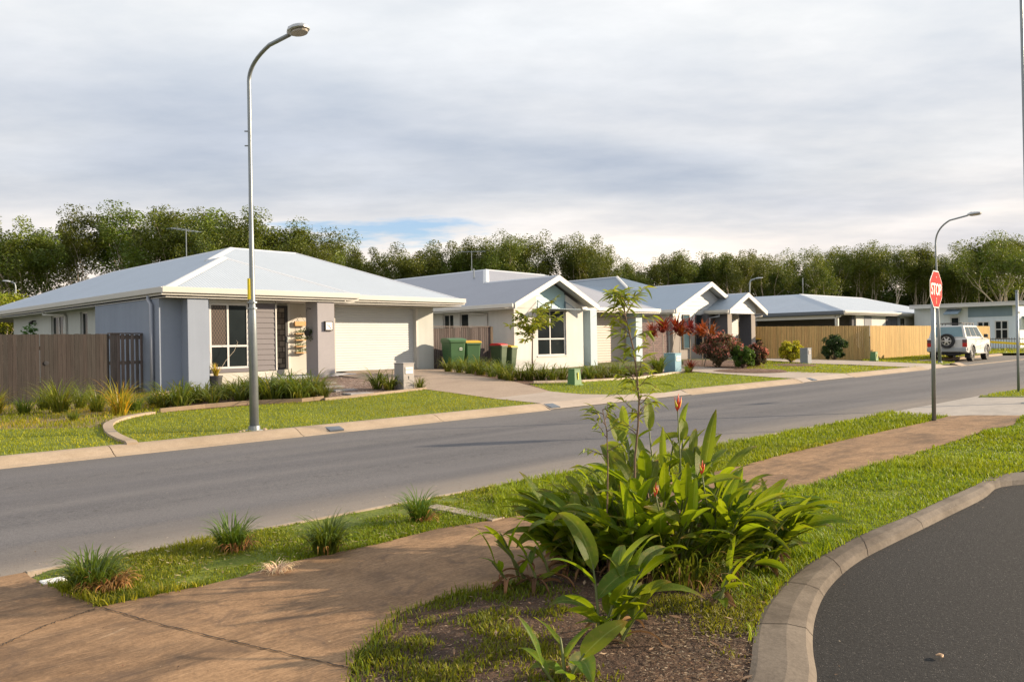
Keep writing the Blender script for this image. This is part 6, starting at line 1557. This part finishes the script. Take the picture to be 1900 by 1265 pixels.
# ------------------------------------------------------------------ wheelie bins
def wbin(label, loc, rz, body, lid, group, mark=None, w=.56, d=.62, h=1.0):
    t = thing('wheelie_bin', label, 'bin', loc, rz, group); m = MB()
    def ring(z, a, b_, y0): return [(-a, -b_+y0, z), (-a+.04, -b_+y0-.03, z), (a-.04, -b_+y0-.03, z), (a, -b_+y0, z), (a, b_+y0, z), (-a, b_+y0, z)]
    R4 = [ring(.04, w*.38, d*.36, .02), ring(.5, w*.44, d*.42, .0), ring(h-.10, w*.48, d*.47, 0), ring(h-.10, w*.52, d*.51, 0), ring(h-.03, w*.52, d*.51, 0)]
    vs = [p for r in R4 for p in r]; m._add(vs, [(i*6+k, i*6+(k+1) % 6, (i+1)*6+(k+1) % 6, (i+1)*6+k) for i in range(4) for k in range(6)]+[tuple(range(6))[::-1], tuple(range(24, 30))])
    bd = m.build('body', body, t, bevel=.008)
    m = MB(); m.prism([(-w*.53, -d*.54, h-.028), (-w*.53, -d*.5, h+.02), (-w*.53, -d*.15, h+.06), (-w*.53, d*.35, h+.07), (-w*.53, d*.5, h+.03), (-w*.53, d*.5, h-.028)], (w*1.06, 0, 0)); m.build('lid', lid, t, bevel=.01)
    m = MB(); m.tube([(-w*.4, d*.58, h-.05), (w*.4, d*.58, h-.05)], .016, 8); m.build('handle', body, t)
    for s in (-1, 1):
        m = MB(); m.tube([(s*w*.40, d*.40, .1), (s*w*.5, d*.40, .1)], .10, 14); m.build('wheel', M_dkfr, t)
    if mark:
        m = MB(); N_ = 14
        for k in range(N_):                                     # white arched badge with a bar of print beneath
            a, b_ = math.pi*k/N_, math.pi*(k+1)/N_
            m._add([(.055*math.cos(a)*1.1+mark, -d*.475-.03, .74+.045*math.sin(a)), (.055*math.cos(b_)*1.1+mark, -d*.475-.03, .74+.045*math.sin(b_)), (.033*math.cos(b_)*1.1+mark, -d*.475-.03, .74+.022*math.sin(b_)), (.033*math.cos(a)*1.1+mark, -d*.475-.03, .74+.022*math.sin(a))], [(0, 1, 2, 3)])
        m.box(mark-.055, mark+.055, -d*.475-.031, -d*.475-.025, .695, .715); m.build('badge', M_swh, t)
    return t
M_bgr = pm('bin_green', (.034, .105, .036), .5, .1, 3., .08); M_bdk = pm('bin_dark_green', (.05, .085, .04), .5, .12, 3., .08); M_bbk = pm('bin_charcoal', (.018, .028, .024), .5, .1, 3., .05)
M_lgr = pm('lid_green', (.05, .135, .05), .45, .08, 3., .05); M_lye = pm('lid_yellow', (.62, .36, .015), .45, .08, 3., .05); M_lre = pm('lid_red', (.50, .035, .035), .45, .08, 3., .05)
def gz(px, py, y): p = at_y(px, py, y); return (p[0], y, G(p[0], y)+.01)
g_bins = 'wheelie bins around the paling fence'
wbin('green bin with green lid beside the garage wall', gz(842, 688, 22.9), R_(-12), M_bgr, M_lgr, g_bins, .12, .66, .72, 1.07)
wbin('green bin with yellow lid against the dark paling fence', gz(872, 687, 23.0), R_(-14), M_bgr, M_lye, g_bins, None, .62, .70, 1.02)
wbin('slim dark green bin with red lid right of the fence post', gz(926, 688, 23.3), R_(10), M_bdk, M_lre, g_bins, None, .42, .55, .98)
wbin('slim dark green bin with yellow lid by the white wall corner', gz(945, 688, 23.5), R_(10), M_bdk, M_lye, g_bins, None, .42, .55, .94)
def gz2(px, y): p = at_y(px, 655, y); return (p[0], y, .45)
wbin('charcoal bin with yellow lid beside the porch pillar', gz2(1405, 24.6), R_(-5), M_bbk, M_lye, g_bins, .1, .7, .75, 1.1)
wbin('charcoal bin with red lid before the new timber fence', gz2(1424, 24.9), R_(-5), M_bbk, M_lre, g_bins, .1, .7, .75, 1.1)

# ------------------------------------------------------------------ mailboxes and green service pillars
def mailbox(label, px, py, hpx, wfr, wsd, mat, door, group=None, num=None):
    p = onG(px, py); k = float((p-_c)@_f); h = hpx*k/FPX
    t = thing('mailbox', label, 'mailbox', tuple(p), 0, group)
    bd = MB().box(0, wfr, 0, wsd, -.05, h).build('pillar', mat, t, bevel=.006)
    MB().box(-.012, wfr+.012, -.012, wsd+.012, h, h+.018).build('cap', mat, t, bevel=.004)
    z1 = h*.86; z0 = h*.62; m = MB(); m.box(.06, wfr-.05, -.016, .0, z0, z1); f = m.build('letter_plate', door, t, bevel=.003)
    MB().box(.075, wfr-.065, -.021, -.017, z0+(z1-z0)*.60, z0+(z1-z0)*.68).build('slot', M_dkfr, f)
    if num:
        MB().box(wfr*.47, wfr*.51, -.008, .0, h*.42, h*.53).box(wfr*.43, wfr*.47, -.008, 0, h*.505, h*.525).build('number', M_dkfr, t)
    return t
M_mbg = pm('mailbox_grey', (.33, .31, .31), .7, .1, 3., .15); M_mbb = pm('mailbox_blue', (.20, .36, .46), .7, .1, 3., .12); M_mbd = pm('mailbox_dark', (.20, .22, .25), .7, .1, 3., .12)
mailbox('grey masonry mailbox pillar with white letter slot and number one', 749, 724.5, 50, .34, .42, M_mbg, M_swh, None, True)
mailbox('blue masonry mailbox with white letter slot next to the flax clump', 1253, 692, 36, .38, .50, M_mbb, M_swh)
mailbox('slim grey mailbox pillar right of the golden bush', 1499, 675, 29, .34, .36, M_mbd, M_mbg)
M_pgr = pm('pillar_green', (.075, .18, .06), .5, .1, 4., .05); M_pgr2 = pm('pillar_base_green', (.12, .23, .10), .6, .1, 4., .05)
def svc(label, px, py, hpx, w):
    p = onG(px, py); k = float((p-_c)@_f); h = hpx*k/FPX; t = thing('service_pillar', label, 'utility box', tuple(p)); m = MB()
    a, b_ = w*.5, w*.40; m._add([(-a, -a, 0), (a, -a, 0), (a, a, 0), (-a, a, 0), (-b_, -b_, h), (b_, -b_, h), (b_, b_, h), (-b_, b_, h)], [(0, 3, 2, 1), (4, 5, 6, 7), (0, 1, 5, 4), (1, 2, 6, 5), (2, 3, 7, 6), (3, 0, 4, 7)])
    m.build('cabinet', M_pgr, t, bevel=.006); MB().box(-b_-.015, b_+.015, -b_-.015, b_+.015, h, h+.02).build('lid', M_pgr2, t, bevel=.004); MB().box(-a-.03, a+.03, -a-.03, a+.03, -.05, .03).build('base', M_pgr2, t)
    MB().box(-.015, .015, -a-.004, -b_-.02, h*.35, h*.8).build('warning_strip', M_tape, t); return t
svc('small green service pillar on the lawn before the white house', 1066, 714, 29, .30); svc('small green service pillar at the foot of the timber fence', 1622, 670, 17, .30)

# ------------------------------------------------------------------ garden hard edges, pavers, pot
def edging(name, label, pts, w, h, mat, cat='edging', dz=0.):
    m = MB(); P = [np.array(p) for p in pts]; n = len(P); pr = []
    for i in range(n):
        d = P[min(n-1, i+1)]-P[max(0, i-1)]; d = d/np.linalg.norm(d); s = np.array((-d[1], d[0]))*w/2
        a, b_ = P[i]-s, P[i]+s; za = G(*P[i])+dz; pr += [(a[0], a[1], za-.05), (a[0], a[1], za+h), (b_[0], b_[1], za+h), (b_[0], b_[1], za-.05)]
    m._add(pr, [(i*4+k, i*4+(k+1) % 4, (i+1)*4+(k+1) % 4, (i+1)*4+k) for i in range(n-1) for k in range(4)]+[(3, 2, 1, 0), (n*4-4, n*4-3, n*4-2, n*4-1)])
    o = m.build(name, mat); return tag(o, label, cat)
edging('lawn_edging', 'curved concrete kerb strip sweeping from the lawn to the road kerb', spl([GP(246, 827), GP(222, 815), GP(204, 803), GP(202, 790), (GP(222, 780)), GP(252, 773), GP(283, 768)], 6), .16, .05, M_kerb)
M_sleep = pm('sleeper', (.25, .185, .125), .9, .25, 3., .3)
edging('timber_edging', 'low timber sleeper edging between lawn and strappy plants', [GP(297, 765.5), GP(380, 757), GP(465, 750), GP(560, 746), GP(600, 741.5)], .05, .09, M_sleep)
edging('bed_edging', 'concrete strip along the pebble bed and mailbox', [GP(602, 742), GP(690, 733), GP(750, 726), GP(790, 722)], .08, .05, M_kerb)
edging('path_edging', 'narrow concrete strip at the foot of the blue grey wall', [GP(283, 733), GP(350, 724), GP(390, 718.5), GP(440, 711), GP(480, 706.5)], .12, .05, M_cross)
edging('bed_edging', 'pale timber edging of the bed before the white gabled wall', [GP(990, 711), GP(1080, 709), GP(1180, 703.5), GP(1245, 694), GP(1268, 692)], .06, .07, M_bark)
M_pav = concrete_mat('paver', (.25, .24, .25), (.38, .36, .36), (.18, .16, .15), spk=.3)
g_p = 'grey stepping pavers across the pebble bed'
pav = None
for i, (px, py) in enumerate([(664, 731), (636, 725), (612, 718.5), (598, 712), (566, 712), (585, 724)]):
    p = onG(px, py); z = p[2]
    if pav is None:
        pav = MB().box(-.33, .33, -.22, .22, -.04, .035).build('stepping_paver', M_pav, bevel=.006); pav.location = p; tag(pav, 'flat grey paver leading over pebbles to the porch', 'paver', g_p)
    else:
        c = pav.copy(); COL.objects.link(c); c.location = p; c.rotation_euler = (0, 0, rs.uniform(-.1, .1))
pp = onG(401, 719); pt = thing('potted_plant', 'black pot with a spiky yellow green plant below the front window', 'potted plant', tuple(pp))
MB().lathe((0, 0, 0), [(.135, 0), (.17, .29), (.185, .29), (.185, .33), (.165, .33), (.16, .29)], 20).build('pot', pm('pot_black', (.035, .035, .04), .5, .1, 4., .05), pt, smooth=False)
o = clump_mesh('leaves', 77, 34, .40, .05, (.05, .75), .5, leafmat('bromeliad', (.28, .26, .03), .35, .45, 0, tcol=(.6, .55, .06)), pt, .05, 6, (1, 1, 1), .4); o.location = (0, 0, .30)
m = MB(); m.tube([(-.05, .0, .4), (-.12, .02, .8), (-.17, .03, 1.2)], [.006, .006, .004], 5); m.tube([(.1, 0, .45), (.3, .02, .75), (.55, .05, 1.0), (.66, .05, 1.25), (.62, .05, 1.3)], [.006, .006, .005, .005, .004], 5); m.build('bare_stem', M_bark, pt)
m = MB(); p = onp(100, 1078, .075); m.box(-.075, .075, -.05, .05, 0, .012); tag(m.build('valve_cover', M_swh, loc=tuple(p), bevel=.004), 'small white cover plate in the grass by the left tussock', 'cover plate')

# entrance decorations of the first house (they hang on it)
def h1w(x, y, z): a = R_(3); return (7.5+x*math.cos(a)-y*math.sin(a), 22+x*math.sin(a)+y*math.cos(a), z)
wl = thing('wall_plaque', 'small square framed white plaque on the grey porch pillar', 'wall plaque', h1w(4.66, -.42, 2.05), R_(3))
MB().box(-.01, .27, -.07, 0, 0, .29).build('frame', M_dkfr, wl); MB().box(.02, .24, -.074, -.066, .03, .26).build('face', M_swh, wl)
m = MB(); m.tube([(.05, -.076, .2), (.11, -.076, .14), (.17, -.076, .09)], .006, 5); m.tube([(.12, -.076, .2), (.15, -.076, .13)], .004, 5); m.tube([(.17, -.076, .09), (.2, -.076, .05)], .009, 5); m.build('twig_motif', M_dkfr, wl)
hp = thing('hanging_planter', 'timber hanging planter with tiers of small pots by the front door', 'wall planter', h1w(4.42, .93, 1.25), R_(3)); M_ply = pm('planter_timber', (.52, .30, .12), .6, .2, 6., .15)
MB().box(-.02, .40, -.10, -.02, .98, 1.12).build('top_board', M_ply, hp)
m = MB(); m.tube([(.03, -.06, 1.1), (.19, -.05, 1.34), (.36, -.06, 1.1)], .005, 4); m.tube([(.0, -.06, .98), (.0, -.06, .1)], .006, 4); m.tube([(.38, -.06, .98), (.38, -.06, .1)], .006, 4); m.build('wire', M_dkfr, hp)
for i in range(4): MB().box(-.03, .42, -.16, -.02, .72-.2*i, .75-.2*i).build('shelf', M_ply, hp)
pr_ = np.random.RandomState(2)
for i in range(4):
    for x in (.06, .2, .34):
        if pr_.rand() < .85: leafcards('foliage', [(x, -.09, .80-.2*i)], .075, 26, .07, leafmat('fol_pl', (.07, .13, .02), .3, .5, 0, tcol=(.3, .35, .04)), hp, pr_)
hb = thing('hanging_basket', 'dark hanging basket with trailing leaves on the porch pillar', 'hanging basket', h1w(4.30, .05, 1.95), R_(3))
m = MB(); m.tube([(.14, -.1, .78), (.0, -.1, .80), (-.02, -.1, .7)], .01, 5); m.tube([(-.02, -.1, .7), (0, -.1, .1)], .004, 4); m.build('bracket', M_dkfr, hb)
MB().lathe((0, -.1, -.04), [(.07, 0), (.12, .14), (.125, .15)], 12).build('basket', M_dkfr, hb)
leafcards('foliage', [(0, -.1, .14), (.06, -.1, .05), (-.06, -.1, .02), (.05, -.1, -.12)], .12, 50, .07, MATS['fol_pl'], hb, pr_, tb=(.5, .6, .6))
# flower pot and hanging by the aqua door of the second house
fp = onG(1090, 677); fp = np.array((21.4+4.35*math.cos(R_(2)), 23.3+.9, .46)); t = thing('flower_pot', 'tall dark pot of orange flowers by the aqua door', 'potted plant', tuple(fp))
MB().lathe((0, 0, 0), [(.10, 0), (.15, .42), (.17, .43)], 14).build('pot', MATS['pot_black'], t); leafcards('foliage', [(0, 0, .55), (.08, 0, .5), (-.08, 0, .5)], .13, 60, .07, leafmat('fol_fl', (.16, .13, .02), .3, .5, 0), t, pr_)
leafcards('flowers', [(0, 0, .64), (.08, 0, .6), (-.08, -.05, .6)], .1, 26, .06, leafmat('petals_orange', (.6, .22, .02), .3, .5, 0), t, pr_)

# ------------------------------------------------------------------ drain inlets in the kerb
for px, py, lb in ((620, 799, 'dark drain outlet notch in the kerb right of the tall lamp'), (1016, 756, 'dark drain outlet notch at the driveway crossover corner'), (1497, 706, 'dark drain outlet notch in the kerb by the second crossover')):
    p = onp(px, py, .02); o = tag(MB().box(-.15, .13, -.02, .24, .0, .035).build('drain_outlet', M_gutd, loc=(p[0], 12.66, SL*p[0]+.02)), lb, 'drain outlet'); o.rotation_euler = (R_(15), 0, 0)
ls = onp(1748, 1222, .01); m = MB(); m.tube([(0, 0, .008), (.012, .004, .014), (.02, .02, .012), (.018, .034, .006)], [.004, .008, .007, .003], 6); tag(m.build('seed_pod', pm('pod', (.62, .40, .24), .6, .2, 30., .1), loc=tuple(ls)), 'small pale curled seed pod lying on the dark asphalt', 'seed pod')

# ------------------------------------------------------------------ white four wheel drive
def suv():
    # local axes: +x forward, y across, z up; origin under the rear axle centre
    t = thing('parked_car', 'white four wheel drive with spare wheel and roof rack parked at the fence', 'car')
    paint = pm('car_paint_white', (.62, .61, .59), .28, .03, 2., 0); clad = pm('car_cladding', (.30, .32, .33), .5, .06, 4., .03); rub = pm('rubber', (.02, .02, .021), .8, .2, 6., .1); alloy = pm('alloy', (.55, .55, .56), .3, .05, 5., 0, metal=.7)
    HW = .91
    def arch(cx, r, n=9, z0=.46): return [(cx+r*math.cos(math.pi*(n-1-i)/(n-1)), z0-.06+r*math.sin(math.pi*(n-1-i)/(n-1))) for i in range(n)]
    prof = [(-1.02, .48)]+arch(0, .47)+arch(2.79, .47)+[(3.62, .50), (3.66, .62), (3.62, .98), (3.50, 1.07), (2.45, 1.16), (2.2, 1.18), (-.98, 1.18), (-1.03, 1.1)]
    m = MB()
    for s in (-1, 1):
        o = len(m.v); m.v += [(x, s*HW*(1. if z > .7 else .985)*(1-.07*max(0, x-2.9)), z) for x, z in prof]; m.t += [(1, 1, 1)]*len(prof)
        f = tuple(range(o, o+len(prof))); m.f.append(f if s < 0 else f[::-1])
    n = len(prof)
    for i in range(n): j = (i+1) % n; m.f.append((i, i+n, j+n, j))
    bd = m.build('body', paint, t, bevel=.03)
    # greenhouse: loft between belt line and roof
    low = [(-1.0, .87), (2.35, .87)]; g_ = MB(); zb, ztp = 1.16, 1.80
    L_ = [(-.99, -.86, zb), (2.38, -.86, zb), (2.38, .86, zb), (-.99, .86, zb), (-.86, -.72, ztp), (1.55, -.72, ztp), (1.55, .72, ztp), (-.86, .72, ztp)]
    g_._add(L_, [(0, 3, 2, 1), (4, 5, 6, 7), (0, 1, 5, 4), (1, 2, 6, 5), (2, 3, 7, 6), (3, 0, 4, 7)]); g_.build('cabin', paint, bd, bevel=.045)
    def quad(a, b_, f): return [a[i]+(b_[i]-a[i])*f for i in range(3)]
    def pane(c4, u0, u1, v0, v1, off, name='window', mat=M_glassb):
        a, b_, c_, d_ = [np.array(p, float) for p in c4]; nrm = np.cross(b_-a, d_-a); nrm /= np.linalg.norm(nrm)
        def P(u, v): return (a*(1-u)+b_*u)*(1-v)+(d_*(1-u)+c_*u)*v+nrm*off
        m = MB(); m.prism([tuple(P(u0, v0)), tuple(P(u1, v0)), tuple(P(u1, v1)), tuple(P(u0, v1))], tuple(nrm*.012)); return m.build(name, mat, bd)
    S_ = [L_[0], L_[1], L_[5], L_[4]]
    for u0, u1 in ((.06, .30), (.34, .60), (.64, .92)): pane(S_, u0, u1, .14, .88, .0)
    S2 = [L_[2], L_[3], L_[7], L_[6]]
    for u0, u1 in ((.08, .36), (.40, .66), (.70, .94)): pane(S2, u0, u1, .14, .88, .0)
    pane([L_[3], L_[0], L_[4], L_[7]], .07, .93, .12, .9, .0, 'rear_window', pm('rear_glass', (.16, .26, .30), .12, .15, 2., 0)); pane([L_[1], L_[2], L_[6], L_[5]], .05, .95, .08, .92, .0, 'windscreen')
    # lower cladding, flares, steps, bumpers
    for s in (-1, 1):
        for cx in (0, 2.79):
            m = MB(); A = [(cx+.50*math.cos(a), .40+.50*math.sin(a)) for a in np.linspace(math.pi*.97, .03*math.pi, 13)]; B_ = [(cx+.43*math.cos(a), .40+.43*math.sin(a)) for a in np.linspace(.03*math.pi, math.pi*.97, 13)]
            m.prism([(x, s*.90, z) for x, z in A+B_], (0, s*.045, 0)); m.build('wheel_flare', clad, bd)
        m = MB(); m.box(.55, 2.28, s*.86, s*.97, .36, .42); m.build('side_step', alloy, bd)
        m = MB(); m.box(-.98, -.45, s*.905, s*.925, .55, .70); m.build('side_trim', clad, bd)
        m = MB(); m.box(-1.045, -1.0, s*.70, s*.905, .93, 1.10); m.build('tail_light', M_dkfr if False else pm('smoked_lens', (.10, .04, .05), .2, .1, 3., 0), bd); m = MB(); m.box(-1.05, -.99, s*.70, s*.908, .74, .93); m.build('tail_light', pm('red_lens', (.42, .012, .012), .2, .1, 3., 0), bd)
        m = MB(); m.box(2.0, 2.12, s*.93, s*1.12, 1.18, 1.36); m.build('door_mirror', M_dkfr, bd, bevel=.02)
        m = MB(); m.box(-.56, -.52, s*.68, s*.93, .18, .48); m.build('mud_flap', rub, bd)
        m = MB()
        for x in (.62, 1.72): m.box(x, x+.14, s*.915, s*.93, 1.0, 1.03)
        m.build('door_handle', alloy, bd)
        m = MB()
        for x in (.55, 1.45, 2.28): m.box(x, x+.012, s*.911, s*.9125, .5, 1.15)
        m.build('door_gap', M_dkfr, bd)
    m = MB(); m.box(-1.16, -.98, -.90, .90, .50, .70); m.build('rear_bumper', clad, bd, bevel=.03)
    m = MB(); m.box(-1.0, -.9, -.6, .6, .32, .50); m.box(-.3, .2, -.25, .25, .28, .5); m.build('underbody', rub, bd); MB().box(-.9, 3.5, -.7, .7, .36, .56).build('chassis', rub, bd)
    m = MB(); m.box(3.5, 3.70, -.86, .86, .48, .66); m.build('front_bumper', clad, bd, bevel=.03)
    bb_ = MB(); 
    for s in (-1, 1): bb_.tube([(3.72, s*.3, .5), (3.82, s*.35, .85), (3.78, s*.4, 1.12), (3.78, s*.75, 1.10), (3.74, s*.82, .8), (3.70, s*.75, .6)], .032, 8)
    bb_.tube([(3.78, -.4, 1.12), (3.78, .4, 1.12)], .032, 8); bb_.build('bull_bar', M_dkfr, bd, smooth=True)
    # roof rack
    rk = MB(); z = 1.90
    for s in (-1, 1): rk.box(-.8, 1.5, s*.60-.02, s*.60+.02, z, z+.04)
    for x in np.linspace(-.78, 1.46, 9): rk.box(x, x+.05, -.60, .60, z+.005, z+.03)
    for s in (-1, 1):
        for x in (-.6, .0, .6, 1.15): rk.tube([(x, s*.66, 1.79), (x+.05, s*.64, z)], .02, 6)
    rk.build('roof_rack', M_dkfr, bd)
    MB().box(-1.045, -1.02, -.36, .02, .76, .88).build('number_plate', M_swh, bd)
    def wheel(name, parent, c, r=.37, w_=.25, axis='y'):
        ty = MB(); P = [(r-.07, -w_/2), (r-.02, -w_/2), (r, -w_/2+.04), (r, w_/2-.04), (r-.02, w_/2), (r-.07, w_/2), (r*.62, w_/2-.02), (r*.62, -w_/2+.02)]
        n_ = 26; V = []
        for k in range(n_):
            a = 2*math.pi*k/n_
            for q, h in P: V.append((q*math.cos(a), h, q*math.sin(a)))
        F = [(k*8+i, k*8+(i+1) % 8, ((k+1) % n_)*8+(i+1) % 8, ((k+1) % n_)*8+i) for k in range(n_) for i in range(8)]
        ty._add(V, F); wo_ = ty.build(name, rub, parent, smooth=False, loc=c)
        rm = MB()
        for sg_ in (-1, 1):
            rm.tube([(0, sg_*w_*.30, 0), (0, sg_*w_*.42, 0)], r*.19, 12)
            for k in range(6):
                a = 2*math.pi*k/6; d = np.array((math.cos(a), 0, math.sin(a))); pz = np.array((-math.sin(a), 0, math.cos(a)))
                rm.prism([tuple(d*r*.14-pz*r*.10+np.array((0, sg_*w_*.38, 0))), tuple(d*r*.60-pz*r*.06+np.array((0, sg_*w_*.34, 0))), tuple(d*r*.60+pz*r*.06+np.array((0, sg_*w_*.34, 0))), tuple(d*r*.14+pz*r*.10+np.array((0, sg_*w_*.38, 0)))], (0, -sg_*.03, 0))
            V = []; 
            for k in range(26):
                a = 2*math.pi*k/26
                for q in (r*.57, r*.66): V.append((q*math.cos(a), sg_*w_*.40, q*math.sin(a)))
            rm._add(V, [(2*k, 2*k+1, (2*k+3) % 52, (2*k+2) % 52) for k in range(26)])
        rm.build('rim', alloy, wo_); m = MB(); m.tube([(0, -.02, 0), (0, .02, 0)], r*.6, 20); m.build('brake_disc', M_dkfr, wo_); return wo_
    for cx in (0, 2.79):
        for s in (-1, 1): wheel('wheel', t, (cx, s*.79, .37))
    sw = wheel('spare_wheel', t, (-1.17, -.04, 1.04), .36, .23); sw.rotation_euler = (0, 0, R_(90))
    return t
car = suv(); ra = onp(1795, 674, 0.); car.location = (44.0, 14.85, SL*44.0+.008); car.rotation_euler = (0, 0, R_(4.))
print('CAR', car.location)
